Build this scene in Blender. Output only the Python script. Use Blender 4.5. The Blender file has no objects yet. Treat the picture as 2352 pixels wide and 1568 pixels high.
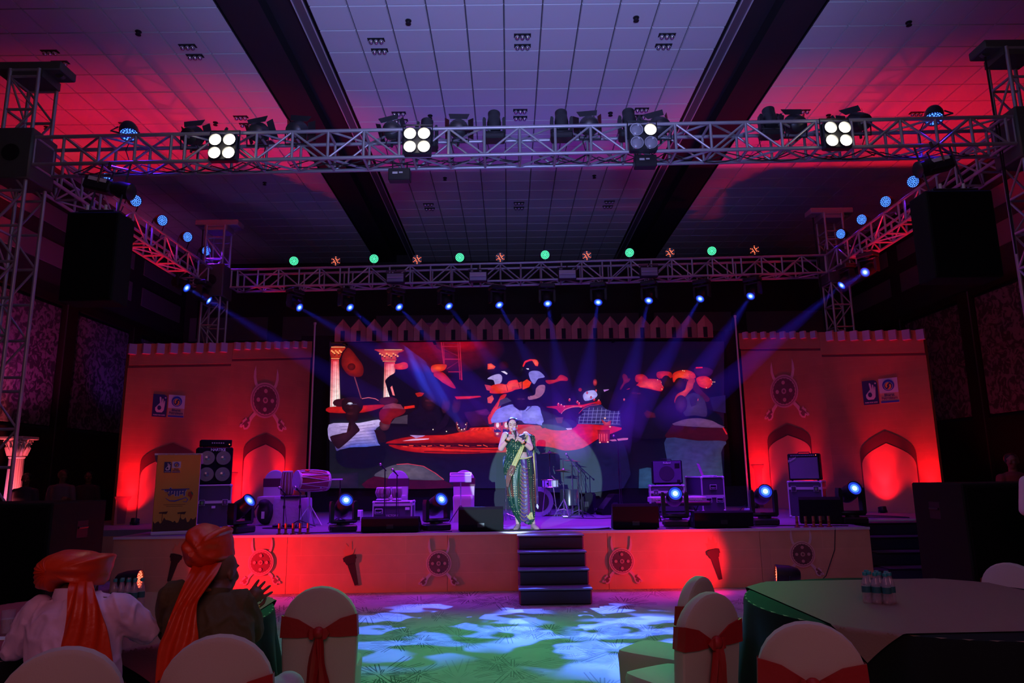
import bpy, bmesh, math, random
from mathutils import Vector, Matrix, Euler, Quaternion, noise
random.seed(7)
C = bpy.context.scene.collection
SC = bpy.context.scene
PI = math.pi
def R(d): return d*PI/180

# ---------------------------------------------------------------- camera
FPX = 1615.0
CAM = Vector((0.0, 0.0, 1.62))
YAW, PITCH, ROLL = 0.35, 10.73, 0.75
RM = (Matrix.Rotation(-R(YAW), 3, 'Z') @ Matrix.Rotation(R(90+PITCH), 3, 'X') @ Matrix.Rotation(-R(ROLL), 3, 'Z'))
cd = bpy.data.cameras.new('camera'); cam = bpy.data.objects.new('camera', cd); C.objects.link(cam)
cd.sensor_width = 36; cd.lens = FPX/2352*36; cd.clip_start = .05; cd.clip_end = 200
cam.matrix_world = Matrix.Translation(CAM) @ RM.to_4x4()
SC.camera = cam
def ray(px, py): return (RM @ Vector(((px-1176)/FPX, (784-py)/FPX, -1))).normalized()
def atY(px, py, Y): d = ray(px, py); return CAM + d*((Y-CAM.y)/d.y)
def atZ(px, py, Z): d = ray(px, py); return CAM + d*((Z-CAM.z)/d.z)
def atX(px, py, X): d = ray(px, py); return CAM + d*((X-CAM.x)/d.x)
def px_of(p):
    q = RM.transposed() @ (Vector(p)-CAM)
    return (1176 + FPX*q.x/-q.z, 784 - FPX*q.y/-q.z)

# ---------------------------------------------------------------- world, exposure
SC.view_settings.view_transform = 'Standard'; SC.view_settings.look = 'None'
SC.view_settings.exposure = 0.0; SC.view_settings.gamma = 1.0; SC.view_settings.use_curve_mapping = False
w = bpy.data.worlds.new('hall_air'); SC.world = w; w.use_nodes = True
w.node_tree.nodes['Background'].inputs[0].default_value = (.25, .2, .55, 1)
w.node_tree.nodes['Background'].inputs[1].default_value = 0.006
try:
    SC.cycles.use_light_tree = True
    SC.cycles.max_bounces = 5; SC.cycles.diffuse_bounces = 2; SC.cycles.glossy_bounces = 2
    SC.cycles.transmission_bounces = 5; SC.cycles.volume_bounces = 0; SC.cycles.transparent_max_bounces = 24
    SC.cycles.sample_clamp_indirect = 3.0; SC.cycles.sample_clamp_direct = 0
    SC.cycles.caustics_reflective = False; SC.cycles.caustics_refractive = False
    SC.cycles.volume_step_rate = 4; SC.cycles.volume_max_steps = 64
except Exception: pass

def light(name, kind, loc, col, power, target=None, direction=None, size=.1, angle=60, blend=.5, parent=None, sy=None, spread=None):
    l = bpy.data.lights.new(name, kind); l.color = col; l.energy = power
    if kind == 'SPOT': l.spot_size = R(angle); l.spot_blend = blend; l.shadow_soft_size = size
    elif kind == 'AREA':
        l.size = size
        if sy: l.shape = 'RECTANGLE'; l.size_y = sy
        if spread: l.spread = R(spread)
    else: l.shadow_soft_size = size
    o = bpy.data.objects.new(name, l); C.objects.link(o); o.location = loc
    d = (Vector(target)-Vector(loc)) if target is not None else Vector(direction or (0, 0, -1))
    o.rotation_euler = d.to_track_quat('-Z', 'Y').to_euler()
    return o
def gobo(o, scale=9.0, thr=.5, seed=0.0, soft=.06, streak=(1,1,1)):
    """a breakup pattern wheel in the lamp"""
    l = o.data; l.use_nodes = True; nt = l.node_tree; n = nt.nodes
    em = next(x for x in n if x.type == 'EMISSION')
    tc = n.new('ShaderNodeTexCoord'); mp = n.new('ShaderNodeMapping'); mp.inputs['Scale'].default_value = streak
    mp.inputs['Location'].default_value = (seed, seed*.7, 0)
    nz = n.new('ShaderNodeTexNoise'); nz.inputs['Scale'].default_value = scale; nz.inputs['Detail'].default_value = 1
    mr = n.new('ShaderNodeMapRange'); mr.inputs[1].default_value = thr-soft; mr.inputs[2].default_value = thr+soft
    nt.links.new(tc.outputs['Normal'], mp.inputs[0]); nt.links.new(mp.outputs[0], nz.inputs['Vector'])
    nt.links.new(nz.outputs[0], mr.inputs[0]); nt.links.new(mr.outputs[0], em.inputs['Strength'])

RED = (1, .008, .03); BLUE = (.07, .008, 1); VIO = (.15, .01, 1); GRN = (.04, 1, .32)
STAGE_Z = .81; STAGE_Y = 10.5
# light from the hall behind the photographer
light('house_uplight', 'SPOT', (0.3, -1.0, 2.2), (.31, .38, 1), 5600, target=(0.3, 6.2, 8.7), angle=66, blend=1, size=.5)
light('hall_warm', 'AREA', (0.5, -3.5, 5.2), (1, .33, .42), 88, target=(0.3, 3.6, .8), size=3.5)
# follow spot on the singer, standing among the audience
FS = Vector((-2.05, -7.5, 2.62)); fs_t = atY(1187, 1068, 10.9)
light('follow_spot', 'SPOT', FS, (.52, .76, 1), 23000, target=fs_t, angle=6.3, blend=.06, size=.015)
# added, unseen uplights that tint the ceiling red and violet
def edge_mask(o, tan_cut):
    """barn: added mask that ends the light at a straight edge toward the stage back"""
    l = o.data; l.use_nodes = True; nt = l.node_tree; n = nt.nodes; em = next(x for x in n if x.type == 'EMISSION')
    tc = n.new('ShaderNodeTexCoord'); sp = n.new('ShaderNodeSeparateXYZ'); nt.links.new(tc.outputs['Normal'], sp.inputs[0])
    ab = n.new('ShaderNodeMath'); ab.operation = 'ABSOLUTE'; nt.links.new(sp.outputs[2], ab.inputs[0])
    dv = n.new('ShaderNodeMath'); dv.operation = 'DIVIDE'; nt.links.new(sp.outputs[1], dv.inputs[0]); nt.links.new(ab.outputs[0], dv.inputs[1])
    mr = n.new('ShaderNodeMapRange'); mr.inputs[1].default_value = -tan_cut-.012; mr.inputs[2].default_value = -tan_cut+.012; nt.links.new(dv.outputs[0], mr.inputs[0]); nt.links.new(mr.outputs[0], em.inputs['Strength'])
def added_uplight(x, y, col, p, ang, cut=15.6, top=8.7, tilt=33):
    o = light('added_ceiling_wash', 'SPOT', (x, y, STAGE_Z+.25), col, p, direction=(0, 0, 1), angle=ang, blend=1, size=.05); o.rotation_euler = (PI-R(tilt), 0, 0)
    edge_mask(o, math.tan(math.atan((cut-y)/(top-STAGE_Z-.25))-R(tilt))); return o  # straight end of the ceiling light is masked in, no real shutter
for x, y, c_, p_, a_ in ((-9.0, 11.0, RED, 980, 78), (-7.2, 11.0, RED, 980, 78), (-5.5, 11.1, RED, 780, 74), (6.1, 11.1, RED, 900, 74), (7.8, 11.0, RED, 1080, 78), (9.6, 11.0, RED, 1080, 78), (-1.5, 11.6, (.22, .04, 1), 330, 74), (2.3, 11.6, (.28, .04, .95), 330, 74)): added_uplight(x, y, c_, p_, a_)
# broken blue light thrown on the dance floor and the stage lip by the heads under the rear truss
for x, tx, ty, p_, a_, sc_, sd in ((-.6, .9, 8.0, 2600, 17, 26, 0), (1.6, -.7, 8.5, 1500, 17, 30, 3.1), (.8, 1.5, 7.2, 1500, 14, 34, 7.7), (-2.6, .2, 10.9, 900, 9, 30, 5.0)):
    o = light('pattern_beam', 'SPOT', (x, 14.7, 5.4), (.07, .13, 1), p_*9, target=(tx, ty, 0), angle=a_, blend=.5, size=.02); gobo(o, sc_, .5, sd, .02, (.55, 1.5, 1))
light('stage_violet', 'AREA', (.3, 12.0, 5.8), (.12, .006, 1), 190, target=(.3, 13.2, .8), size=8.0, sy=.4, spread=85)
light('deck_magenta', 'AREA', (.3, 11.6, 5.9), (.9, .02, .6), 60, target=(.3, 12.0, .8), size=8.0, sy=.3, spread=60)  # added unseen strip overhead, gives the deck its magenta band

light('added_wall_light', 'SPOT', (-9.4, 14.2, 2.9), (.8, .05, .5), 150, target=(-10.8, 16.2, 5.2), angle=80, blend=1, size=.1)  # added unseen spots that brighten the side wall panels
light('added_wall_light', 'SPOT', (-8.8, 18.0, 2.9), (.25, .06, 1), 50, target=(-10.8, 19.5, 5.6), angle=80, blend=1, size=.1)
light('added_wall_light', 'SPOT', (9.6, 15.2, .3), (1, .03, .12), 70, target=(11.4, 16.6, 4.6), angle=70, blend=1, size=.1)
# ---------------------------------------------------------------- materials
_M = {}
def S2L(c):
    return tuple(((x/255)/12.92 if x/255 <= .04045 else (((x/255)+.055)/1.055)**2.4) for x in c)
def mat(name, col, rough=.6, metal=0, bump=None, var=None, trans=0, spec=None, coat=0, sheen=0, alpha=1):
    if name in _M: return _M[name]
    m = bpy.data.materials.new(name); m.use_nodes = True; nt = m.node_tree; b = nt.nodes['Principled BSDF']
    b.inputs['Base Color'].default_value = (*col, 1); b.inputs['Roughness'].default_value = rough
    b.inputs['Metallic'].default_value = metal; b.inputs['Transmission Weight'].default_value = trans
    if spec is not None: b.inputs['Specular IOR Level'].default_value = spec
    b.inputs['Coat Weight'].default_value = coat; b.inputs['Sheen Weight'].default_value = sheen; b.inputs['Alpha'].default_value = alpha
    if bump or var:
        tc = nt.nodes.new('ShaderNodeTexCoord')
    if bump:
        nz = nt.nodes.new('ShaderNodeTexNoise'); nz.inputs['Scale'].default_value = bump[0]; nz.inputs['Detail'].default_value = 3
        bp = nt.nodes.new('ShaderNodeBump'); bp.inputs['Strength'].default_value = bump[1]; bp.inputs['Distance'].default_value = .01
        nt.links.new(tc.outputs['Object'], nz.inputs['Vector']); nt.links.new(nz.outputs[0], bp.inputs['Height']); nt.links.new(bp.outputs[0], b.inputs['Normal'])
    if var:
        nz = nt.nodes.new('ShaderNodeTexNoise'); nz.inputs['Scale'].default_value = var[0]; nz.inputs['Detail'].default_value = 4
        mx = nt.nodes.new('ShaderNodeMix'); mx.data_type = 'RGBA'
        mx.inputs[6].default_value = (*col, 1); mx.inputs[7].default_value = (*(c*var[1] for c in col), 1)
        nt.links.new(tc.outputs['Object'], nz.inputs['Vector']); nt.links.new(nz.outputs[0], mx.inputs[0]); nt.links.new(mx.outputs[2], b.inputs['Base Color'])
    _M[name] = m; return m
def emat(name, col, strength, sample=False, base=None):
    if name in _M: return _M[name]
    m = bpy.data.materials.new(name); m.use_nodes = True; b = m.node_tree.nodes['Principled BSDF']
    b.inputs['Base Color'].default_value = (*(base or (.02, .02, .02)), 1)
    b.inputs['Emission Color'].default_value = (*col, 1); b.inputs['Emission Strength'].default_value = strength
    if not sample: m.cycles.emission_sampling = 'NONE'
    _M[name] = m; return m

M_BLACK = mat('black_paint', (.008, .008, .010), .6, spec=.3)
M_RUBBER = mat('black_rubber', (.015, .015, .016), .7)
M_FIX = mat('fixture_black', (.022, .022, .026), .38, .1)
M_ALU = mat('truss_aluminium', (.50, .50, .53), .42, .55, var=(6, .75))
M_ALU2 = mat('case_aluminium', (.62, .62, .66), .45, .25)
M_CHROME = mat('chrome', (.8, .8, .82), .14, .95)
M_CASE = mat('case_laminate', (.055, .055, .08), .5)
M_GRILLE = mat('speaker_grille', (.035, .035, .04), .6, bump=(220, .5))
M_CAB = mat('cabinet_black', (.007, .007, .009), .8, spec=.2, bump=(120, .25))
M_WHITE = mat('white_print', (.75, .75, .78), .6)
M_FAB = mat('white_spandex', (.54, .45, .41), .85, bump=(160, .12), sheen=.2)
M_SASH = mat('red_satin', (.40, .010, .016), .5, bump=(40, .3))
M_ORANGE = mat('orange_turban_cloth', (.72, .045, .006), .38, bump=(25, .35))
M_SKIN = mat('skin', (.56, .36, .32), .5, spec=.35)
M_SKIND = mat('dark_skin', (.16, .075, .05), .5)
M_HAIR = mat('black_hair', (.008, .007, .007), .4)

# ---------------------------------------------------------------- mesh helpers
class MB:
    def __init__(s, mats=None): s.v = []; s.f = []; s.mi = []; s.M = Matrix.Identity(4); s.k = 0; s.sm = []; s.smooth = False
    def add(s, vs, fs):
        o = len(s.v); s.v += [s.M @ Vector(p) for p in vs]
        for f in fs: s.f.append([i+o for i in f]); s.mi.append(s.k); s.sm.append(s.smooth)
        return s
    def box(s, x0, x1, y0, y1, z0, z1):
        return s.add([(x0,y0,z0),(x1,y0,z0),(x1,y1,z0),(x0,y1,z0),(x0,y0,z1),(x1,y0,z1),(x1,y1,z1),(x0,y1,z1)],
                     [(0,3,2,1),(4,5,6,7),(0,1,5,4),(1,2,6,5),(2,3,7,6),(3,0,4,7)])
    def cbox(s, c, d): return s.box(c[0]-d[0]/2, c[0]+d[0]/2, c[1]-d[1]/2, c[1]+d[1]/2, c[2]-d[2]/2, c[2]+d[2]/2)
    def bbox(s, x0, x1, y0, y1, z0, z1, b=.01):
        """box with chamfered edges (all twelve)"""
        vs = []; idx = {}
        for a, X in enumerate((x0, x1)):
            for c, Y in enumerate((y0, y1)):
                for e, Z in enumerate((z0, z1)):
                    sx, sy, sz = (1-2*a)*b, (1-2*c)*b, (1-2*e)*b
                    idx[a,c,e] = len(vs); vs += [(X, Y+sy, Z+sz), (X+sx, Y, Z+sz), (X+sx, Y+sy, Z)]
        F = []
        g = lambda a,c,e,k: idx[a,c,e]+k
        F += [(g(0,0,0,0),g(0,0,1,0),g(0,1,1,0),g(0,1,0,0)), (g(1,0,0,0),g(1,1,0,0),g(1,1,1,0),g(1,0,1,0))]
        F += [(g(0,0,0,1),g(1,0,0,1),g(1,0,1,1),g(0,0,1,1)), (g(0,1,0,1),g(0,1,1,1),g(1,1,1,1),g(1,1,0,1))]
        F += [(g(0,0,0,2),g(0,1,0,2),g(1,1,0,2),g(1,0,0,2)), (g(0,0,1,2),g(1,0,1,2),g(1,1,1,2),g(0,1,1,2))]
        for a in (0,1):
            for c in (0,1): F.append((g(a,c,0,0),g(a,c,1,0),g(a,c,1,1),g(a,c,0,1)))
            for e in (0,1): F.append((g(a,0,e,0),g(a,1,e,0),g(a,1,e,2),g(a,0,e,2)))
        for c in (0,1):
            for e in (0,1): F.append((g(0,c,e,1),g(1,c,e,1),g(1,c,e,2),g(0,c,e,2)))
        for a in (0,1):
            for c in (0,1):
                for e in (0,1): F.append((g(a,c,e,0),g(a,c,e,1),g(a,c,e,2)))
        return s.add(vs, F)
    def tube(s, p0, p1, r, n=8, r1=None, caps=True):
        return s.path([p0, p1], [r, r if r1 is None else r1], n, caps)
    def path(s, pts, rs, n=8, caps=True):
        pts = [Vector(p) for p in pts]
        if not hasattr(rs, '__len__'): rs = [rs]*len(pts)
        vs = []; u = None
        for i, p in enumerate(pts):
            t = (pts[min(i+1, len(pts)-1)] - pts[max(i-1, 0)])
            if t.length < 1e-9: t = Vector((0, 0, 1))
            t.normalize()
            if u is None:
                u = t.cross(Vector((0, 0, 1)) if abs(t.z) < .9 else Vector((1, 0, 0))).normalized()
            else: u = (u - t*u.dot(t)).normalized()
            w_ = t.cross(u)
            for k in range(n):
                a = 2*PI*k/n; vs.append(p + (u*math.cos(a) + w_*math.sin(a))*rs[i])
        fs = [(i*n+k, i*n+(k+1) % n, (i+1)*n+(k+1) % n, (i+1)*n+k) for i in range(len(pts)-1) for k in range(n)]
        if caps: fs += [tuple(range(n))[::-1], tuple((len(pts)-1)*n+k for k in range(n))]
        sm = s.smooth; s.smooth = n > 5; s.add(vs, fs); s.smooth = sm; return s
    def lathe(s, prof, n=16, c=(0, 0, 0), axis='Z', sq=1.0):
        vs = []
        for r, z in prof:
            for k in range(n):
                a = 2*PI*k/n; x, y = r*math.cos(a), r*math.sin(a)*sq
                p = (x, y, z) if axis == 'Z' else ((z, x, y) if axis == 'X' else (x, z, y))
                vs.append((p[0]+c[0], p[1]+c[1], p[2]+c[2]))
        m = len(prof)
        fs = [(i*n+k, i*n+(k+1) % n, (i+1)*n+(k+1) % n, (i+1)*n+k) for i in range(m-1) for k in range(n)]
        fs += [tuple(range(n))[::-1], tuple((m-1)*n+k for k in range(n))]
        sm = s.smooth; s.smooth = True; s.add(vs, fs); s.smooth = sm; return s
    def loft(s, rings, caps=True, closed=True):
        n = len(rings[0]); vs = [p for r in rings for p in r]
        fs = [(i*n+k, i*n+(k+1) % n, (i+1)*n+(k+1) % n, (i+1)*n+k) for i in range(len(rings)-1) for k in range(n if closed else n-1)]
        if caps: fs += [tuple(range(n))[::-1], tuple((len(rings)-1)*n+k for k in range(n))]
        sm = s.smooth; s.smooth = True; s.add(vs, fs); s.smooth = sm; return s
    def prism(s, poly, t0, t1, M=None):
        """2D polygon (x, z) pushed along y from t0 (front) to t1 (back)"""
        n = len(poly); vs = [(x, t0, z) for x, z in poly] + [(x, t1, z) for x, z in poly]
        fs = [tuple(range(n)), tuple(range(n, 2*n))[::-1]] + [(k, k+n, (k+1) % n+n, (k+1) % n) for k in range(n)]
        if M is not None: vs = [M @ Vector(v) for v in vs]
        return s.add(vs, fs)
    def sphere(s, c, r, n=12, m=8):
        rx, ry, rz = (r, r, r) if not hasattr(r, '__len__') else r
        prof = [(max(1e-4, math.sin(PI*i/m)), -math.cos(PI*i/m)) for i in range(m+1)]
        vs = [(c[0]+rx*a*math.cos(2*PI*k/n), c[1]+ry*a*math.sin(2*PI*k/n), c[2]+rz*b) for a, b in prof for k in range(n)]
        fs = [(i*n+k, i*n+(k+1) % n, (i+1)*n+(k+1) % n, (i+1)*n+k) for i in range(m) for k in range(n)]
        sm = s.smooth; s.smooth = True; s.add(vs, fs); s.smooth = sm; return s
    def mesh(s, name, mats):
        me = bpy.data.meshes.new(name); me.from_pydata([tuple(v) for v in s.v], [], s.f)
        for m in (mats if isinstance(mats, (list, tuple)) else [mats]): me.materials.append(m)
        if any(s.mi): me.polygons.foreach_set('material_index', s.mi)
        me.polygons.foreach_set('use_smooth', s.sm)
        bm = bmesh.new(); bm.from_mesh(me); bmesh.ops.remove_doubles(bm, verts=bm.verts, dist=1e-6); bmesh.ops.recalc_face_normals(bm, faces=bm.faces); bm.to_mesh(me); bm.free()
        if any(s.sm):
            try: me.set_sharp_from_angle(angle=R(40))
            except Exception: pass
        me.update(); return me
    def build(s, name, mats, parent=None, loc=None, kind=None, label=None):
        return link(name, s.mesh(name, mats), parent, loc, kind=kind, label=label)
def link(name, me, parent=None, loc=None, rot=None, kind=None, label=None):
    o = bpy.data.objects.new(name, me); C.objects.link(o)
    if parent: o.parent = parent
    if loc is not None: o.location = loc
    if rot is not None: o.rotation_euler = rot
    if kind: o['kind'] = kind
    if label: o['label'] = label
    return o
def thing(name, label, cat, loc=(0, 0, 0), rz=0, group=None, kind=None):
    o = bpy.data.objects.new(name, None); C.objects.link(o); o.empty_display_size = .1
    o.location = loc; o.rotation_euler = (0, 0, rz); o['label'] = label; o['category'] = cat
    if group: o['group'] = group
    if kind: o['kind'] = kind
    return o
def tag(o, label, cat, group=None, kind=None):
    o['label'] = label; o['category'] = cat
    if group: o['group'] = group
    if kind: o['kind'] = kind
    return o
def struct(o): o['kind'] = 'structure'; return o
_kids = {}
def copy_tree(o, parent=None, first=True):
    if first:
        _kids.clear()
        for x in C.objects:
            if x.parent: _kids.setdefault(x.parent.name, []).append(x)
    c = o.copy(); C.objects.link(c)
    if parent: c.parent = parent
    for ch in _kids.get(o.name, []): copy_tree(ch, c, False)
    return c
def arc(cx, cz, r, a0, a1, n, rz=None):
    rz = rz or r
    return [(cx + r*math.cos(R(a0+(a1-a0)*i/n)), cz + rz*math.sin(R(a0+(a1-a0)*i/n))) for i in range(n+1)]
def circ(cx, cz, r, n=20, rz=None): return arc(cx, cz, r, 0, 360, n, rz)[:-1]
WSC = bpy.data.scenes.new('workbench')
def evaluated(o):
    WSC.collection.objects.link(o); vl = WSC.view_layers[0]; vl.update(); dg = vl.depsgraph; dg.update()
    out = bpy.data.meshes.new_from_object(o.evaluated_get(dg)); bpy.data.objects.remove(o); return out
def remesh(mb, voxel, smooth=2, factor=.5):
    """melt overlapping solids into one continuous skin"""
    me = mb.mesh('tmp', M_BLACK); o = bpy.data.objects.new('tmp', me)
    m = o.modifiers.new('r', 'REMESH'); m.mode = 'VOXEL'; m.voxel_size = voxel; m.use_smooth_shade = True
    s = o.modifiers.new('s', 'SMOOTH'); s.iterations = smooth; s.factor = factor
    out = evaluated(o); bpy.data.meshes.remove(me)
    out.materials.clear(); return out
def words_mesh(txt, size, ext=.002, font=None, shear=0, bold=0):
    cu = bpy.data.curves.new('t', 'FONT'); cu.body = txt; cu.size = size; cu.extrude = ext; cu.align_x = 'CENTER'; cu.align_y = 'CENTER'; cu.shear = shear; cu.offset = bold; cu.resolution_u = 3
    return evaluated(bpy.data.objects.new('t', cu))
class Surf:
    """a flat upright face: local x along it, local y into it, local z up"""
    def __init__(s, A, B, z0):
        s.O = Vector((A[0], A[1], z0)); u = Vector((B[0]-A[0], B[1]-A[1], 0)); s.L = u.length; s.u = u.normalized()
        s.n = Vector((-s.u.y, s.u.x, 0)); s.rz = math.atan2(s.u.y, s.u.x)
    def hit(s, px, py):
        d = ray(px, py); t = (s.O-CAM).dot(s.n)/d.dot(s.n); p = CAM + d*t - s.O
        return (p.dot(s.u), p.z)
    def poly(s, pts): return [s.hit(*p) for p in pts]
    def world(s, x, z, y=0): return s.O + s.u*x + s.n*y + Vector((0, 0, z))
    def text(s, txt, x, z, size, m, parent, y=-.003, wmax=None, **k):
        me = words_mesh(txt, size, **k); me.materials.append(m); o = link('lettering', me, parent, (x, y, z), (PI/2, 0, 0))
        return o
# ================================================================ SETTING
CEIL_Z = 1.62 + 7.1; X0, X1, YB, YF = -10.8, 11.4, 23.0, -12.0
# carpet: pale ground with dark firework bursts drawn in line
def carpet_mat():
    m = bpy.data.materials.new('patterned_carpet'); m.use_nodes = True; nt = m.node_tree; N = nt.nodes; Lk = nt.links; b = N['Principled BSDF']
    tc = N.new('ShaderNodeTexCoord')
    def math_(op, a, b_=None, c=None):
        n = N.new('ShaderNodeMath'); n.operation = op
        for i, x in enumerate((a, b_, c)):
            if x is None: continue
            if isinstance(x, (int, float)): n.inputs[i].default_value = x
            else: Lk.new(x, n.inputs[i])
        return n.outputs[0]
    total = None
    for sc, off, rays in ((1.05, (0, 0, 0), 11), (1.5, (5.3, 2.1, 0), 9), (.8, (1.7, 8.2, 0), 13)):
        mp = N.new('ShaderNodeMapping'); mp.inputs['Scale'].default_value = (sc, sc, sc); mp.inputs['Location'].default_value = off
        Lk.new(tc.outputs['Object'], mp.inputs[0])
        vo = N.new('ShaderNodeTexVoronoi'); vo.voronoi_dimensions = '2D'; vo.inputs['Scale'].default_value = 1; Lk.new(mp.outputs[0], vo.inputs['Vector'])
        vs = N.new('ShaderNodeVectorMath'); vs.operation = 'SUBTRACT'; Lk.new(mp.outputs[0], vs.inputs[0]); Lk.new(vo.outputs['Position'], vs.inputs[1])
        sp = N.new('ShaderNodeSeparateXYZ'); Lk.new(vs.outputs[0], sp.inputs[0])
        r = vo.outputs['Distance']; a = math_('ARCTAN2', sp.outputs[1], sp.outputs[0])
        sc3 = N.new('ShaderNodeSeparateColor'); Lk.new(vo.outputs['Color'], sc3.inputs[0])
        am = math_('ADD', math_('MULTIPLY', a, rays/(PI)), math_('MULTIPLY', sc3.outputs[0], 6))
        fr = math_('SUBTRACT', math_('FRACT', am), .5)
        idx = math_('FLOOR', am)
        wn = N.new('ShaderNodeTexWhiteNoise'); wn.noise_dimensions = '2D'
        cb = N.new('ShaderNodeCombineXYZ'); Lk.new(idx, cb.inputs[0]); Lk.new(sc3.outputs[1], cb.inputs[1]); Lk.new(cb.outputs[0], wn.inputs['Vector'])
        rnd = wn.outputs['Value']
        dist = math_('MULTIPLY', math_('ABSOLUTE', fr), math_('MULTIPLY', r, PI/rays))
        half = math_('MULTIPLY_ADD', rnd, .018, .006)                       # each stroke is an outlined bar
        edge = math_('LESS_THAN', math_('ABSOLUTE', math_('SUBTRACT', dist, half)), .0045)
        rmax = math_('MULTIPLY_ADD', rnd, .42, .12)
        inr = math_('MULTIPLY', math_('LESS_THAN', r, rmax), math_('GREATER_THAN', r, .03))
        mk = math_('MULTIPLY', math_('MULTIPLY', edge, inr), math_('MULTIPLY_ADD', sc3.outputs[2], .8, .2))
        total = mk if total is None else math_('MAXIMUM', total, mk)
    nz = N.new('ShaderNodeTexNoise'); nz.inputs['Scale'].default_value = 1.3; nz.inputs['Detail'].default_value = 5; Lk.new(tc.outputs['Object'], nz.inputs['Vector'])
    mx = N.new('ShaderNodeMix'); mx.data_type = 'RGBA'; mx.inputs[6].default_value = (.30, .30, .27, 1); mx.inputs[7].default_value = (.52, .52, .46, 1); Lk.new(nz.outputs[0], mx.inputs[0])
    mx2 = N.new('ShaderNodeMix'); mx2.data_type = 'RGBA'; Lk.new(total, mx2.inputs[0]); Lk.new(mx.outputs[2], mx2.inputs[6]); mx2.inputs[7].default_value = (.03, .03, .035, 1)
    Lk.new(mx2.outputs[2], b.inputs['Base Color']); b.inputs['Roughness'].default_value = .9
    wv = N.new('ShaderNodeTexNoise'); wv.inputs['Scale'].default_value = 260; Lk.new(tc.outputs['Object'], wv.inputs['Vector'])
    bp = N.new('ShaderNodeBump'); bp.inputs['Strength'].default_value = .5; bp.inputs['Distance'].default_value = .004; Lk.new(wv.outputs[0], bp.inputs['Height']); Lk.new(bp.outputs[0], b.inputs['Normal'])
    return m
mb = MB(); mb.box(X0-.2, X1+.2, YF-.2, YB+.2, -.2, 0); struct(mb.build('floor', carpet_mat()))
M_CEIL = mat('ceiling_tile_white', (.60, .60, .62), .8, var=(1.2, .93)); M_GAP = mat('ceiling_joint_dark', (.05, .05, .055), .9)
mb = MB(); mb.box(X0-.2, -4.385, YF-.2, YB+.2, CEIL_Z+.03, CEIL_Z+.2); mb.box(-3.0, 3.6, YF-.2, YB+.2, CEIL_Z+.03, CEIL_Z+.2); mb.box(5.0, X1+.2, YF-.2, YB+.2, CEIL_Z+.03, CEIL_Z+.2); mb.box(X0-.2, X1+.2, YF-.2, YB+.2, CEIL_Z+.4, CEIL_Z+.5); ceil = struct(mb.build('ceiling', M_GAP))
# tiles: 0.6 m squares between the two beams and out to the walls; the nearer 300 in view are single pieces
tb = MB(); g = .285; tb.add([(-g-.009,-g-.009,.03),(g+.009,-g-.009,.03),(g+.009,g+.009,.03),(-g-.009,g+.009,.03),(-g,-g,0),(g,-g,0),(g,g,0),(-g,g,0)],
       [(0,1,2,3),(4,7,6,5),(0,4,5,1),(1,5,6,2),(2,6,7,3),(3,7,4,0)]); tile_me = tb.mesh('ceiling_tile', M_CEIL)
cells = []
xs = [-2.7+.6*i for i in range(11)] + [-4.685-.6*i for i in range(10)] + [5.3+.6*i for i in range(10)]
for x in xs:
    for j in range(-33, 25):
        y = 8.16 + .6*j
        px, py = px_of((x, y, CEIL_Z)) if y > .5 else (-999, -999)
        vis = -60 < px < 2412 and -60 < py < 640
        cells.append((0 if vis else 1, y, abs(x), x))
cells.sort(); rest = MB()
for k, (nv, y, ax, x) in enumerate(cells):
    if k < 296 and not nv: link('tile', tile_me, ceil, (x, y, CEIL_Z))
    else:
        rest.M = Matrix.Translation((x, y, CEIL_Z)); rest.add([(-g-.009,-g-.009,.03),(g+.009,-g-.009,.03),(g+.009,g+.009,.03),(-g-.009,g+.009,.03),(-g,-g,0),(g,-g,0),(g,g,0),(-g,g,0)],
            [(4,7,6,5),(0,4,5,1),(1,5,6,2),(2,6,7,3),(3,7,4,0)])
rest.build('far_tiles', M_CEIL, ceil, kind='stuff')
# beams
M_BEAM = mat('dark_beam', (.022, .022, .026), .6, var=(2, .7)); M_TRIM = mat('beam_channel', (.16, .17, .20), .4, .5)
for s, xi, xo in ((-1, -3.0, -4.385), (1, 3.6, 5.0)):
    mb = MB(); a, b_ = min(xi, xo), max(xi, xo)
    mb.box(a, b_, YF, YB, CEIL_Z+.3, CEIL_Z+.4); mb.box(a-.02, a, YF, YB, CEIL_Z+.004, CEIL_Z+.4); mb.box(b_, b_+.02, YF, YB, CEIL_Z+.004, CEIL_Z+.4)
    m0 = xi+s*.75; mb.box(min(m0, xo), max(m0, xo), YF, YB, CEIL_Z+.05, CEIL_Z+.3)
    bm_ = struct(mb.build('beam', M_BEAM)); bm_['label'] = 'dark sunken ceiling beam with light channel'
    a, c2 = xi+s*.04, xi+s*.22
    t = MB(); t.box(min(a, c2), max(a, c2), YF, YB, CEIL_Z-.01, CEIL_Z+.02); t.build('light_channel', M_TRIM, bm_)
    t = MB(); t.box(min(a, a+s*.018), max(a, a+s*.018), YF, YB, CEIL_Z-.03, CEIL_Z-.01); t.box(min(c2, c2-s*.018), max(c2, c2-s*.018), YF, YB, CEIL_Z-.03, CEIL_Z-.01); t.build('channel_lip', M_ALU2, bm_)
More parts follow.
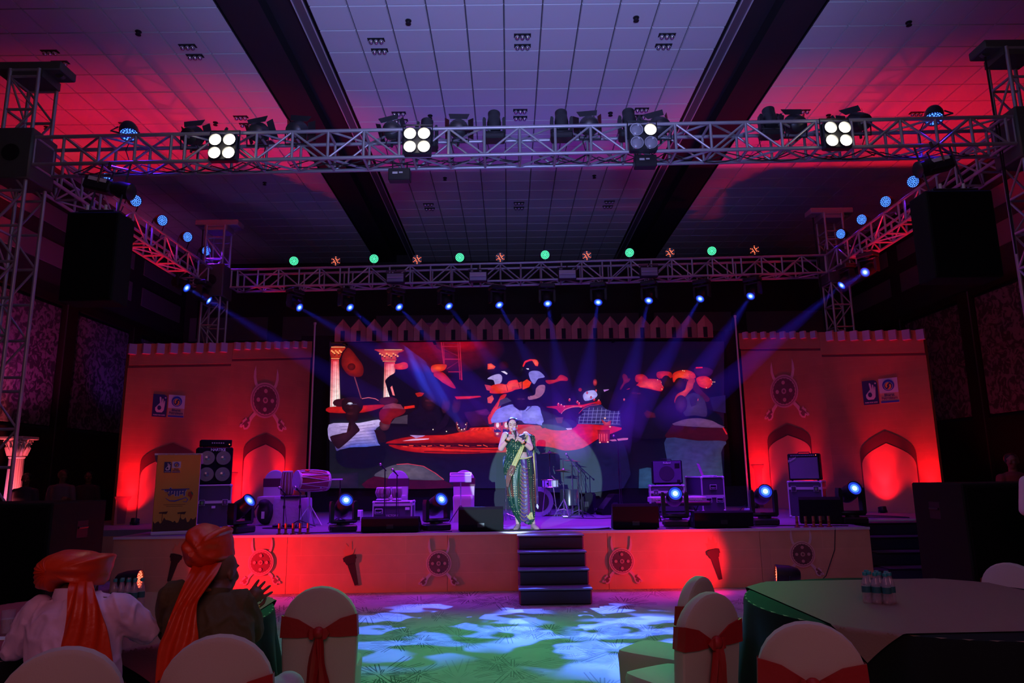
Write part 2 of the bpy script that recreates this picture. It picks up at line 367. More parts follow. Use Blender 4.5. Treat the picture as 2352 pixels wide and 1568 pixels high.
# walls
M_WALL = mat('dark_wall_paint', (.035, .03, .04), .7)
def paper():
    m = mat('damask_wallpaper', (.20, .15, .17), .55); nt = m.node_tree; N = nt.nodes
    tc = N.new('ShaderNodeTexCoord'); v = N.new('ShaderNodeTexNoise'); v.inputs['Scale'].default_value = 5; v.inputs['Detail'].default_value = 6; v.inputs['Distortion'].default_value = 1.6
    cr = N.new('ShaderNodeValToRGB'); cr.color_ramp.elements[0].position = .45; cr.color_ramp.elements[0].color = (.055, .045, .055, 1); cr.color_ramp.elements[1].position = .56; cr.color_ramp.elements[1].color = (.24, .19, .21, 1)
    nt.links.new(tc.outputs['Object'], v.inputs['Vector']); nt.links.new(v.outputs[0], cr.inputs[0]); nt.links.new(cr.outputs[0], N['Principled BSDF'].inputs['Base Color']); return m
M_PAPER = paper(); M_WOOD = mat('dark_wood', (.02, .012, .01), .4); M_COFFER = mat('coffer_plaster', (.20, .19, .22), .8)
def wall(name, x, s):
    mb = MB(); mb.box(min(x, x-s*.2), max(x, x-s*.2), YF, YB, 0, CEIL_Z+.1); w_ = struct(mb.build(name, M_WALL))
    edges = [1.6, 4.4, 7.4, 10.6, 13.8, 16.85, 19.9, 22.9]
    for a, b in zip(edges, edges[1:]):
        t = MB(); t.bbox(min(x, x+s*.05), max(x, x+s*.05), a+.28, b-.28, 2.88, 5.7, .012); t.build('wallpaper_panel', M_PAPER, w_)
        t = MB(); t.bbox(min(x, x+s*.03), max(x, x+s*.03), a+.28, b-.28, 6.65, 7.2, .01); t.build('cornice_panel', M_COFFER, w_)
        t = MB(); t.bbox(min(x, x+s*.03), max(x, x+s*.03), a+.28, b-.28, 7.58, 8.05, .01); t.build('cornice_panel', M_COFFER, w_)
        t = MB(); t.bbox(min(x, x+s*.16), max(x, x+s*.16), b-.22, b+.22, 0, 5.9, .02); t.build('pilaster', M_WOOD, w_)
    t = MB(); t.box(min(x, x+s*.06), max(x, x+s*.06), YF, YB, .15, 2.8); t.build('wainscot', M_WOOD, w_)
    t = MB(); t.box(min(x, x+s*.12), max(x, x+s*.12), YF, YB, 5.78, 5.95); t.build('cornice', M_WOOD, w_)
    t = MB(); t.box(min(x, x+s*.09), max(x, x+s*.09), YF, YB, 0, .15); struct(t.build('baseboard_'+name[5:], M_WOOD))
    return w_
wall('wall_left', X0, 1); wall('wall_right', X1, -1)
mb = MB(); mb.box(X0, X1, YB, YB+.2, 0, CEIL_Z+.1); wbk = struct(mb.build('wall_back', M_WALL))
for k in range(7):
    t = MB(); a = -10.6+k*3.1; t.bbox(a, a+2.6, YB-.05, YB, 6.1, 6.9, .01); t.build('cornice_panel', M_COFFER, wbk)
mb = MB(); mb.box(X0, X1, YF-.2, YF, 0, CEIL_Z+.1); struct(mb.build('wall_front', M_WALL))

# ceiling fittings
M_BULB = mat('mirror_bulb', (.7, .7, .75), .12, .9)
tb = MB()
tb.cbox((0, 0, -.004), (.28, .1, .012)); fr_me = tb.mesh('spotlight_frame', M_FIX)
tb = MB(); tb.sphere((0, 0, -.035), .042, 10, 6); bulb_me = tb.mesh('bulb', M_BULB)
tb = MB(); tb.lathe([(.05, 0), (.05, -.012), (.02, -.02), (.015, -.05), (.045, -.055), (.045, -.062), (.01, -.066)], 10); spr_me = tb.mesh('sprinkler_head', mat('sprinkler_dark', (.03, .03, .035), .4, .4))
place = ['by the picture edge, far left bay', 'in the far left bay', 'near the left beam', 'beside it near the left beam']
trip = [(115,118,'outer pair of the bay beyond the left beam, further bulb set'), (139,143,'outer pair of the bay beyond the left beam, closer to the truss'),
 (431,105,'inner pair of the bay beside the left beam, further from the truss'), (448,128,'inner pair of the bay beside the left beam, closer to the truss'),
 (864,91,'middle bay close to the left beam, upper set'), (872,115,'middle bay close to the left beam, lower set'),
 (1200,81,'centre of the middle bay, upper set'), (1200,105,'centre of the middle bay, lower set'),
 (1532,80,'middle bay close to the right beam, upper set'), (1524,104,'middle bay close to the right beam, lower set'),
 (290,283,'above the truss over the blue lamp, outer left bay'), (553,268,'above the truss by the first quad lamp, upper set'), (566,285,'above the truss by the first quad lamp, lower set'),
 (916,259,'above the second quad lamp, upper set'), (921,276,'above the second quad lamp, lower set'), (1195,253,'above the truss centre, upper set'), (1195,269,'above the truss centre, lower set'),
 (1474,250,'above the mostly unlit quad lamp, upper set'), (1468,266,'above the mostly unlit quad lamp, lower set'), (1844,254,'above the truss before the fourth quad lamp'),
 (2105,259,'above the truss near the blue lamp, outer right bay'), (984,468,'seen under the truss beside the left beam, upper'), (987,478,'seen under the truss beside the left beam, lower'),
 (1192,465,'seen under the truss at mid ceiling, upper'), (1192,476,'seen under the truss at mid ceiling, lower'), (1400,462,'seen under the truss beside the right beam, upper'), (1396,473,'seen under the truss beside the right beam, lower')]
for k, (px, py, lb) in enumerate(trip):
    p = atZ(px, py, CEIL_Z)
    t = thing('ceiling_spotlight', 'three-bulb spotlight, '+lb, 'ceiling light', p, 0, 'three-bulb ceiling spotlights')
    link('frame', fr_me, t)
    for q in (-1, 0, 1): link('bulb', bulb_me, t, (q*.085, 0, 0))
for px, py, lb in [(318,72,'outer left bay, near the top edge'), (938,47,'middle bay, top of view, toward the left beam'), (1461,40,'middle bay, top of view, toward the right beam'), (2087,51,'outer right bay, near the top edge'),
                   (107,291,'behind the left tower top'), (495,281,'above the truss, before the first quad lamp'), (988,265,'above the second quad lamp'), (1402,259,'above the truss between the black heads'), (1903,264,'above the fourth quad lamp'),
                   (1022,408,'just under the front truss, toward the left beam'), (1365,403,'just under the front truss, toward the right beam'), (608,419,'outer left bay just under the front truss')]:
    o = link('sprinkler', spr_me, None, atZ(px, py, CEIL_Z)); tag(o, 'dark fire sprinkler, '+lb, 'sprinkler', 'ceiling fire sprinklers')
# ================================================================ TRUSSES
def member(r):
    t = MB(); t.tube((0, 0, 0), (0, 0, 1), r, 8); return t.mesh('truss_tube', M_ALU)
brace_me = member(.016); post_me = member(.02)
def put_tube(name, me, p0, p1, parent):
    p0, p1 = Vector(p0), Vector(p1); d = p1-p0
    o = link(name, me, parent, p0); o.rotation_mode = 'QUATERNION'; o.rotation_quaternion = d.to_track_quat('Z', 'Y'); o.scale = (1, 1, d.length); return o
def truss(name, label, A, B, size=.4, bay=.49, per=6, up=(0, 0, 1), side=(0, 1, 0), r=.026, start=0, full=True):
    """square aluminium box truss; A, B: ends of the lower near chord"""
    A, B, up, side = Vector(A), Vector(B), Vector(up)*size, Vector(side)*size
    t = thing(name, label, 'truss', A); L = (B-A).length; u = (B-A)/L
    for a in (0, 1):
        for b in (0, 1):
            o = up*a + side*b; m = MB(); m.tube(o, o+u*L, r, 10); m.build('chord', M_ALU, t)
    stations = [0.02]; x = start; k = 0; segs = []
    mod = per*bay + .19
    n = int(L/mod)+2; x0 = -start
    for i in range(n):
        for j in range(per+1):
            q = x0 + i*mod + j*bay
            if .1 < q < L-.1:
                stations.append(q)
            if j < per: segs.append((q, q+bay, j))
    stations.append(L-.02)
    for q in stations:
        o = u*q
        put_tube('strut', post_me, o, o+up, t); put_tube('strut', post_me, o+side, o+side+up, t)
        put_tube('strut', post_me, o, o+side, t)
        if full: put_tube('strut', post_me, o+up, o+up+side, t)
    for a, b, j in segs:
        if a < 0 or b > L: continue
        lo, hi = (0, 1) if j % 2 == 0 else (1, 0)
        put_tube('brace', brace_me, u*a+up*lo, u*b+up*hi, t)
        put_tube('brace', brace_me, u*a+side+up*lo, u*b+side+up*hi, t)
        put_tube('brace', brace_me, u*a+side*lo, u*b+side*hi, t)
        if full: put_tube('brace', brace_me, u*a+side*lo+up, u*b+side*hi+up, t)
    return t
FT_Y, BT_Y = 9.0, 15.0
ftz = lambda x: 5.86 + (x+6.5)/13.6*.16      # lower chord height of the front truss
btz = lambda x: 5.745 + (x+6.2)/13.2*.185
truss('front_truss', 'long silver box truss across the hall above the dance floor carrying four quad lamps', (-6.48, FT_Y, ftz(-6.48)), (7.08, FT_Y, ftz(7.08)), start=1.05)
truss('rear_truss', 'silver box truss over the stage back carrying green and red lamps', (-6.1, BT_Y, btz(-6.1)), (7.1, BT_Y, btz(7.1)), bay=.452, start=.3, full=False)
truss('side_truss', 'silver box truss running to the stage back behind the flown speaker by the patterned wall', (-6.9, 9.4, 5.84), (-6.9, 15.0, 5.76), side=(1, 0, 0), start=.2, full=False)
truss('side_truss', 'silver box truss running to the stage back behind the flown speaker over the black stairs', (7.1, 9.4, 6.0), (7.1, 15.0, 5.93), side=(1, 0, 0), start=.5, full=False)
M_TWR = mat('tower_steel', (.10, .12, .10), .5, .4); M_TWR2 = mat('tower_plate', (.34, .33, .32), .5, .3)
def tower(x, y, top, sleeve_z, label, seed):
    g0 = .812 if y > 12 else .0; top -= g0; sleeve_z -= g0
    t = truss('tower', label, (x-.2, y, g0), (x-.2, y, top+g0), size=.4, bay=.5, per=6, up=(1, 0, 0), side=(0, 1, 0), start=seed, full=False)
    m = MB(); m.bbox(-.07, .47, -.07, .47, sleeve_z-.12, sleeve_z+.62, .02); m.k = 1; m.lathe([(.12, -.085), (.12, -.07)], 16, (.2, -.001, sleeve_z+.25), 'Y'); m.build('sleeve_block', [M_TWR, M_BLACK], t)
    m = MB(); m.bbox(-.28, .68, .02, .38, top, top+.13, .015); m.box(-.05, .45, 0, .4, top-.12, top)
    for q in (-.17, .57): m.lathe([(.07, -.03), (.07, .03)], 14, (q, .2, top+.03), 'Y')
    m.build('head_block', M_TWR2 if y > 12 else M_TWR, t)
    m = MB(); m.path([(-.17, .2, top), (-.15, .2, top*.6), (-.12, .2, sleeve_z+.5)], .012, 6); m.build('hoist_chain', M_BLACK, t)
    m = MB(); m.bbox(-.3, .7, -.3, .7, 0, .06, .01); m.build('base_plate', M_TWR, t)
    return t
tower(-6.72, 9.2-.2, 7.3, 5.76, 'tall silver truss tower holding the front truss beside the patterned wall panels', .2)
tower(7.32, 9.2-.2, 7.5, 5.93, 'tall silver truss tower holding the front truss near the black floor speaker', .35)
tower(-6.5, 15.0, 7.2, 5.66, 'truss tower behind the fort panel above the lectern', .1)
tower(7.36, 15.0, 7.33, 5.83, 'truss tower behind the fort panel above the guitar amplifier', .3)

# ================================================================ STAGE
def deck_mat():
    m = mat('stage_carpet', (.20, .19, .22), .75, var=(3, .8)); return m
M_DECK = deck_mat(); M_SAND = mat('printed_sandstone', (.80, .46, .26), .6, var=(1.1, .85)); M_EDGE = mat('stage_edge_trim', (.85, .85, .9), .3, .2)
SXL, SXR = -5.7, 5.2
st = thing('stage', 'low stage with sandstone-print front carrying the band and the fort panels', 'stage', (0, 0, 0))
mb = MB(); mb.box(SXL, SXR, STAGE_Y, 12.0, STAGE_Z-.1, STAGE_Z); mb.box(-8.2, 8.6, 12.0, 18.2, STAGE_Z-.1, STAGE_Z); mb.build('deck', M_DECK, st)
mb = MB(); mb.box(SXL, SXR, STAGE_Y-.035, STAGE_Y-.02, STAGE_Z-.03, STAGE_Z+.004); mb.build('edge_trim', M_EDGE, st)
# front skirt: printed blocks course by course
def brick_mat(name, col, sc, bw, rh, mort=.006, dark=.8):
    m = mat(name, col, .6); nt = m.node_tree; N = nt.nodes; tc = N.new('ShaderNodeTexCoord'); mp = N.new('ShaderNodeMapping'); mp.inputs['Rotation'].default_value = (PI/2, 0, 0)
    br = N.new('ShaderNodeTexBrick'); br.inputs['Scale'].default_value = sc; br.inputs['Brick Width'].default_value = bw; br.inputs['Row Height'].default_value = rh; br.inputs['Mortar Size'].default_value = mort; br.inputs['Mortar Smooth'].default_value = .3
    br.inputs['Color1'].default_value = (*col, 1); br.inputs['Color2'].default_value = (*(c*.93 for c in col), 1); br.inputs['Mortar'].default_value = (min(1, col[0]*1.06), col[1]*1.1, col[2]*1.15, 1)
    nz = N.new('ShaderNodeTexNoise'); nz.inputs['Scale'].default_value = 2.2; nz.inputs['Detail'].default_value = 6
    mx = N.new('ShaderNodeMix'); mx.data_type = 'RGBA'; mx.blend_type = 'MULTIPLY'; mx.inputs[0].default_value = .5
    nt.links.new(tc.outputs['Object'], mp.inputs[0]); nt.links.new(mp.outputs[0], br.inputs['Vector']); nt.links.new(tc.outputs['Object'], nz.inputs['Vector'])
    cr = N.new('ShaderNodeValToRGB'); cr.color_ramp.elements[0].position = .3; cr.color_ramp.elements[0].color = (.7, .7, .7, 1); cr.color_ramp.elements[1].position = .65
    nt.links.new(nz.outputs[0], cr.inputs[0]); nt.links.new(br.outputs['Color'], mx.inputs[6]); nt.links.new(cr.outputs[0], mx.inputs[7]); nt.links.new(mx.outputs[2], N['Principled BSDF'].inputs['Base Color']); return m
M_FASC = brick_mat('printed_fascia', (.80, .42, .22), 1, 1.5, .26, .004)
xs = [SXL, -3.2, -.9, 1.4, 3.6, SXR]
for a, b in zip(xs, xs[1:]):
    mb = MB(); mb.bbox(a+.002, b-.002, STAGE_Y-.02, STAGE_Y, .0, STAGE_Z-.03, .003); mb.build('front_panel', M_FASC, st)
for bx in ((SXR-.02, SXR, STAGE_Y, 12, 0, STAGE_Z-.1), (SXL, SXL+.02, STAGE_Y, 12, 0, STAGE_Z-.1), (SXR, 8.6, 12.0, 12.02, 0, STAGE_Z-.1), (-8.2, SXL, 12.0, 12.02, 0, STAGE_Z-.1), (-8.2, -8.18, 12, 18.2, 0, STAGE_Z-.1), (8.58, 8.6, 12, 18.2, 0, STAGE_Z-.1)):
    mb = MB(); mb.box(*bx); mb.build('side_panel', mat('dull_fascia', (.5, .28, .14), .7), st)
mb = MB(); mb.box(SXR, 8.6, 11.97, 12.0, STAGE_Z-.03, STAGE_Z+.004); mb.build('rear_edge_trim', M_EDGE, st)

# emblem: round shield over two crossed sabres
def sabre(flip):
    s_ = -1 if flip else 1
    outer = [(.60,.55),(.78,.95),(.86,1.35),(.84,1.75),(.74,2.12)]; inner = [(.70,1.7),(.68,1.35),(.60,1.0),(.38,.62)]
    return [(s_*x, .6+(z-.6)*.84) for x, z in outer+inner]
def hilt(flip):
    s_ = -1 if flip else 1
    pts = [(.45,-.72),(.62,-.62),(.98,-.98),(1.02,-1.18),(1.16,-1.1),(1.22,-1.0),(1.28,-1.12),(1.42,-1.2),(1.4,-1.36),(1.56,-1.42),(1.6,-1.56),(1.46,-1.6),(1.38,-1.52),(1.3,-1.7),(1.08,-1.66),(.94,-1.5),(.9,-1.28),(.78,-1.08)]
    return [(s_*x, z) for x, z in pts]
def emblem(M_local, parent, sc, th, Mrim, Mface, Mdot, Msab, Mguard, relief=1):
    def b(name, poly, t0, t1, m):
        q = MB(); q.prism([(x*sc, z*sc) for x, z in poly], -t1*relief, -t0*relief); return q.build(name, m, parent, M_local)
    for f in (0, 1):
        b('sabre_blade', sabre(f), 0, th, Msab); b('sabre_hilt', hilt(f), 0, th, Msab)
        s_ = -1 if f else 1
        b('sabre_guard', [(s_*x, z) for x, z in [(1.0,-1.06),(1.2,-1.2),(1.36,-1.34),(1.48,-1.5),(1.32,-1.42),(1.26,-1.6),(1.12,-1.56),(1.02,-1.4),(1.12,-1.3),(.96,-1.22)]], th, th*1.25, Mguard)
    b('shield_rim', circ(0, 0, 1.0, 40), 0, th*1.6, Mrim)
    b('shield_groove', circ(0, 0, .9, 40), th*1.6, th*1.7, Mguard); b('shield_band', circ(0, 0, .86, 40), th*1.7, th*1.85, Mrim)
    teeth = []
    for k in range(44): r = .80 if k % 2 else .76; teeth.append((r*math.cos(2*PI*k/44), r*math.sin(2*PI*k/44)))
    b('shield_face', teeth, th*1.85, th*2.0, Mface)
    for (x, z, r) in ((0, 0, .17), (0, .52, .12), (0, -.52, .12), (-.48, 0, .12), (.48, 0, .12)):
        b('shield_boss', circ(x, z, r, 16), th*2.0, th*2.6, Mdot)
    b('boss_ring', circ(0, 0, .09, 14), th*2.6, th*2.8, Mguard)
ME_RIM = mat('emblem_rim', (.85, .42, .36), .5); ME_FACE = mat('emblem_face', (.10, .035, .035), .55, var=(9, 2.2)); ME_DOT = mat('emblem_boss', (.62, .30, .26), .5)
ME_SAB = mat('emblem_sabre', (.80, .50, .50), .5); ME_GRD = mat('emblem_guard', (.22, .08, .07), .5)
for px, py, lb in [(600, 1291, 'round shield and crossed sabres cutout on the stage front nearest the raised hand'), (1008, 1293, 'round shield and crossed sabres cutout on the stage front before the steps'),
                   (1428, 1288, 'round shield and crossed sabres cutout in bright red light just past the steps'), (1842, 1272, 'dim shield and crossed sabres cutout by the black stage-side stairs')]:
    p = atY(px, py, STAGE_Y-.02); t = thing('shield_emblem', lb, 'emblem', (p.x, STAGE_Y-.021, p.z), 0, 'shield cutouts on the stage front')
    emblem((0, 0, 0), t, .182, .012, ME_RIM, ME_FACE, ME_DOT, ME_SAB, ME_GRD)
M_TORCH = mat('torch_black', (.03, .012, .01), .6); M_FLAME = mat('torch_flame_print', (.80, .30, .14), .6)
for px0, py0, px1, py1, lb in [(407,1272,388,1335,'black torch cutout on the stage front leaning toward the tall turban'), (802,1275,819,1343,'black torch cutout on the stage front between the first two shields'), (1636,1261,1655,1330,'black torch cutout on the stage front above the covered chairs')]:
    a, b = atY(px0, py0, STAGE_Y-.02), atY(px1, py1, STAGE_Y-.02); L = (a-b).length; ang = math.atan2(a.x-b.x, a.z-b.z)
    t = thing('torch_cutout', lb, 'torch', (b.x, STAGE_Y-.021, b.z), 0, 'torch cutouts on the stage front')
    rot = lambda x, z: (x*math.cos(ang)+z*math.sin(ang), -x*math.sin(ang)+z*math.cos(ang))
    q = MB(); q.prism([rot(x*L, z*L) for x, z in [(-.06,0),(.06,0),(.13,.72),(-.13,.72)]], -.012, 0); q.build('handle', M_TORCH, t)
    q = MB(); q.prism([rot(x*L, z*L) for x, z in [(-.15,.72),(.15,.72),(.19,.84),(.22,.84),(.22,.97),(.12,1.0),(-.12,1.0),(-.22,.97),(-.22,.84),(-.19,.84)]], -.02, 0); q.build('cup', M_TORCH, t)
    q = MB(); q.prism([(x*L, z*L+ .98*L*math.cos(ang)) for x, z in [(-.14+ang,.02),(.12+ang,.02),(.2+ang,.25),(.1+ang,.2),(.08+ang,.5),(-.02+ang,.3),(-.12+ang,.42),(-.13+ang,.2),(-.22+ang,.22)]], -.003, 0); q.build('flame', M_FLAME, t)

# front steps
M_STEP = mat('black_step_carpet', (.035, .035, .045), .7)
s_ = thing('stage_steps', 'four black carpeted steps against the stage front before the singer', 'steps', (0, 0, 0))
xL, xR = atZ(1193, 1390, 0).x, atZ(1362, 1390, 0).x
for k in range(4):
    z = .195*(k+1); y0 = 9.32 + .29*k
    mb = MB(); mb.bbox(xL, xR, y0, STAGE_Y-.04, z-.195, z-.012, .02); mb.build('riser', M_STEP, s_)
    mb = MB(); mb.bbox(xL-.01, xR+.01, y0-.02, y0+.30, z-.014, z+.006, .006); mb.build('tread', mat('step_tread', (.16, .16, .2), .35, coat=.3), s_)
s_ = thing('stage_steps', 'dark steps rising to the stage beside the big black speaker box', 'steps', (0, 0, 0))
for k in range(4):
    z = .195*(k+1); y0 = 10.75 + .31*k
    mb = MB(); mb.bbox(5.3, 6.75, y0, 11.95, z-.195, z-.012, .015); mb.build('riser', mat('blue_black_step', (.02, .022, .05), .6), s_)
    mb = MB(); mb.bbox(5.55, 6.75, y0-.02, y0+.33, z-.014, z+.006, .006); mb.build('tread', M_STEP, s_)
# ================================================================ FORT PANELS
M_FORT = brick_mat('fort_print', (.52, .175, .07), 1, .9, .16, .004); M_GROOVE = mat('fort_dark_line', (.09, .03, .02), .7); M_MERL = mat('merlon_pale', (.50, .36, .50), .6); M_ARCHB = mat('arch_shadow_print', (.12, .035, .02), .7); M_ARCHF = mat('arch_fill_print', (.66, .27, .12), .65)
M_NAVY = mat('logo_navy', (.018, .02, .12), .5); M_LBLUE = mat('logo_blue', (.03, .05, .42), .5); M_LYEL = mat('logo_yellow', (.85, .42, .05), .5); M_LWHITE = mat('logo_white', (.62, .60, .66), .55); M_PEDP = mat('pedestal_print', (.20, .06, .04), .7)
def logos(S, parent, x, z, h, y=-.004, lit=1):
    """two marks side by side; x, z: lower left corner, h: height"""
    def b(name, poly, t0, t1, m):
        q = MB(); q.prism([(x+a*h, z+c*h) for a, c in poly], -t1, -t0); return q.build(name, m, parent)
    b('logo_plate', [(0,0),(.62,0),(.62,.86),(.58,.95),(.48,1),(0,1)], .001, .006, M_NAVY)
    b('logo_hand', [(.20,.20),(.42,.20),(.50,.30),(.52,.5),(.53,.70),(.50,.74),(.47,.58),(.45,.80),(.41,.82),(.39,.6),(.35,.86),(.30,.90),(.28,.86),(.31,.62),(.20,.5),(.12,.40),(.13,.28)], .006, .009, M_LWHITE)
    b('logo_hand_hole', circ(.29, .40, .085, 14, .10), .009, .011, M_NAVY)
    b('logo_spark', circ(.54, .86, .035, 8), .006, .009, M_LWHITE)
    b('logo_card', [(.68,.0),(1.42,.0),(1.42,1.02),(.68,1.02)], .001, .005, M_LYEL if lit == 2 else mat('logo_card_warm', (.62, .34, .22), .6))
    b('logo_card_top', [(.68,.42),(1.42,.42),(1.42,1.02),(.68,1.02)], .005, .007, M_LWHITE)
    b('logo_ring', circ(1.05, .73, .235, 28), .007, .010, M_LBLUE)
    b('logo_ring_gap', circ(1.05, .70, .175, 24), .010, .012, M_LWHITE); b('logo_disc', circ(1.05, .70, .155, 24), .012, .014, M_NAVY)
    b('logo_swirl', [(.93,.72),(.96,.81),(1.04,.85),(1.1,.82),(1.04,.79),(1.0,.72),(1.02,.66),(.96,.62)], .014, .016, M_LYEL)
    b('logo_swirl', [(1.17,.69),(1.14,.60),(1.06,.56),(1.0,.58),(1.06,.61),(1.1,.68),(1.08,.74),(1.14,.78)], .014, .016, M_LYEL)
    b('logo_bar', [(.70,.02),(1.40,.02),(1.40,.09),(.70,.09)], .005, .008, M_LBLUE)
    for t_, cx, cz, sz, m in (('Bharat', 1.05, .33, .15, M_NAVY), ('Petroleum', 1.05, .20, .15, M_NAVY), ('PURE FOR SURE', .31, .08, .072, M_LWHITE)):
        me = words_mesh(t_, sz*h, .001, bold=.001); me.materials.append(m); link('lettering', me, parent, (x+cx*h, -.0085, z+cz*h), (PI/2, 0, 0))
def arch_poly(x0, x1, z0, zs, zp, n=7):
    xm = (x0+x1)/2; L = [(x0+(xm-x0)*a, zs+(zp-zs)*b) for a, b in ((0, 0), (.015, .14), (.06, .28), (.14, .41), (.26, .54), (.42, .665), (.6, .78), (.8, .89), (1, 1))]
    return [(x1, z0), (x0, z0)] + L + [(2*xm-x, z) for x, z in reversed(L[:-1])]
def fort(label, A, B, ztopA, ztopB, merl, par, shield=None, arch=None, logo=None, peds=(), group='fort wall panels'):
    S = Surf(A, B, STAGE_Z); t = thing('fort_panel', label, 'stage panel', S.O, S.rz, group); t.location = S.O
    hA, hB = ztopA-STAGE_Z, ztopB-STAGE_Z
    q = MB(); q.prism([(0, 0), (S.L, 0), (S.L, hB), (0, hA)], 0, .12); q.build('board', M_FORT, t)
    (x0, z0), (x1, z1) = S.hit(*par[0]), S.hit(*par[1]); w_ = .05
    q = MB(); q.prism([(0, z0-w_), (S.L, z1-w_), (S.L, z1), (0, z0)], -.006, 0); q.build('groove_line', M_GROOVE, t)  # dark strip for the groove under the parapet
    q = MB(); q.prism([(0, z0), (S.L, z1), (S.L, hB), (0, hA)], -.035, 0); q.build('parapet', M_FORT, t)
    n, pA, pB, mw, mh = merl      # merlons: first and last top-left corner in the photo
    (a, za), (b, zb) = S.hit(*pA), S.hit(*pB)
    for k in range(n):
        f = k/(n-1); x = a+(b-a)*f; z = za+(zb-za)*f
        q = MB(); q.bbox(x, x+mw, -.105, -.035, z-mh, z+.01, .006); q.build('merlon', M_MERL, t)
    if arch:
        (ax0, az), (ax1, _), (_, azp) = S.hit(*arch[0]), S.hit(*arch[1]), S.hit(*arch[2])
        q = MB(); q.prism(arch_poly(ax0, ax1, .0, az, azp), -.006, 0); q.build('arch_border', M_ARCHB, t)
        d = .02; q = MB(); q.prism(arch_poly(ax0+d, ax1-d, .0, az-.22, azp-.24), -.010, -.006); q.build('arch_fill', M_ARCHF, t)
    if logo:
        lx, lz = S.hit(*logo[0]); _, lz2 = S.hit(*logo[1]); logos(S, t, lx, lz, lz2-lz)
    for (px, py, pw, ph) in peds:
        cx, cz = S.hit(px, py); sc = (S.hit(px+10, py)[0]-cx)/10; w2, h2 = pw*sc, ph*sc
        q = MB(); q.prism([(cx-w2*.5, cz), (cx+w2*.5, cz), (cx+w2*.42, cz-h2*.1), (cx+w2*.3, cz-h2*.16), (cx+w2*.22, 0.02), (cx-w2*.22, 0.02), (cx-w2*.3, cz-h2*.16), (cx-w2*.42, cz-h2*.1)], -.004, 0); q.build('pedestal_print', M_PEDP, t)
    if shield:
        (sx, sz), (sx2, _) = S.hit(*shield[0]), S.hit(*shield[1]); r = abs(sx2-sx)
        emblem((sx, 0, sz), t, r, .004, ME_DOT, ME_FACE, ME_DOT, mat('printed_sabre', (.75, .42, .36), .6), ME_GRD, relief=1)
    # slats and edge visible at the open side
    return t, S
pt = lambda px, Y: (atY(px, 1000, Y).x, Y)
LO, LS, LI = (atY(262, 1195, 13.2).x, 13.2), (atY(521, 985, 14.75).x, 14.75), (atY(707, 975, 16.6).x, 16.6)
RI, RS, RO = (atY(1713, 960, 16.6).x, 16.6), (atY(1903, 975, 14.75).x, 14.75), (atY(2172, 1180, 13.2).x, 13.2)
ztop = lambda px, py, P: atY(px, py, P[1]).z
fL1, SL1 = fort('printed fort wall with two logo plates behind the lectern', LO, LS, ztop(280, 790, LO), ztop(521, 788, LS), (8, (292, 791), (503, 788), .145, .19), ((276, 837), (521, 834)), arch=((322, 1065), (460, 1065), (387, 1017)), logo=((348, 956), (350, 904)), peds=((283, 1140, 40, 66),))
fL2, SL2 = fort('narrow printed fort wall with shield beside the screen, behind the drums', LS, LI, ztop(523, 787, LS), ztop(710, 784, LI), (8, (535, 787), (690, 784), .125, .15), ((523, 823), (709, 820)), shield=((609, 919), (642, 919)), arch=((559, 1035), (656, 1035), (609, 995)), peds=((530, 1085, 34, 52),))
fR1, SR1 = fort('narrow printed fort wall with shield behind the guitar amplifier', RI, RS, ztop(1700, 765, RI), ztop(1889, 763, RS), (8, (1711, 765), (1867, 763), .125, .15), ((1702, 801), (1889, 799)), shield=((1801, 898), (1834, 898)), arch=((1763, 1015), (1863, 1015), (1809, 974)), peds=((1740, 1067, 30, 50),))
fR2, SR2 = fort('printed fort wall with two logo plates at the end by the stairs', RS, RO, ztop(1890, 763, RS), ztop(2133, 758, RO), (8, (1901, 764), (2107, 760), .145, .19), ((1890, 814), (2139, 808)), arch=((1976, 1045), (2105, 1045), (2034, 989)), logo=((1985, 930), (1985, 875)), peds=((2145, 1112, 40, 70),))
M_POST = mat('panel_post', (.6, .6, .65), .4, .3)
for P, tx, nm in ((LI, (710, 743), 'thin upright pole rising above the panel edge at the drums side of the screen'), (RI, (1699, 726), 'thin upright pole rising above the panel edge at the amplifier side of the screen')):
    top = atY(*tx, P[1]-.06).z; s = 1 if P is LI else -1
    t = MB(); t.tube((0, 0, 0), (0, 0, top-STAGE_Z), .022, 8); t.tube((0, 0, top-STAGE_Z), (0, 0, top-STAGE_Z+.05), .035, 8); o = t.build('support_pole', M_POST, None, (P[0]+s*.06, P[1]+.05, STAGE_Z)); tag(o, nm, 'pole')

# header: row of pointed battlements over the screen
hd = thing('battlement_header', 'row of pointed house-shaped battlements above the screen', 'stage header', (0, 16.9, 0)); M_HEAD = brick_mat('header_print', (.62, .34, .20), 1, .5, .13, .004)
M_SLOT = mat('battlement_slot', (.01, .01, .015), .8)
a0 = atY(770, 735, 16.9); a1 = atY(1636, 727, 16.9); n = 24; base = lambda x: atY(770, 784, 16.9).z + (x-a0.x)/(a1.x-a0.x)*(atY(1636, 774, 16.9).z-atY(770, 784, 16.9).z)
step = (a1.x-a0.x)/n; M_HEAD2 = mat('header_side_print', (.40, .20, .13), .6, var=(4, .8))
for k in range(n):
    x = a0.x + step*(k+.5); zb = base(x); h = .33; ph = .56
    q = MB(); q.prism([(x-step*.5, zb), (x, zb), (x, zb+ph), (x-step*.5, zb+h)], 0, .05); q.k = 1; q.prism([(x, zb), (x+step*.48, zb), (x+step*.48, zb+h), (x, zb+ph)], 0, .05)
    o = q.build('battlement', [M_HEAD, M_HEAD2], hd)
    q = MB(); q.prism([(x-.05, zb), (x+.05, zb), (x+.05, zb+.26), (x-.05, zb+.26)], -.005, 0); q.build('slot', M_SLOT, o)
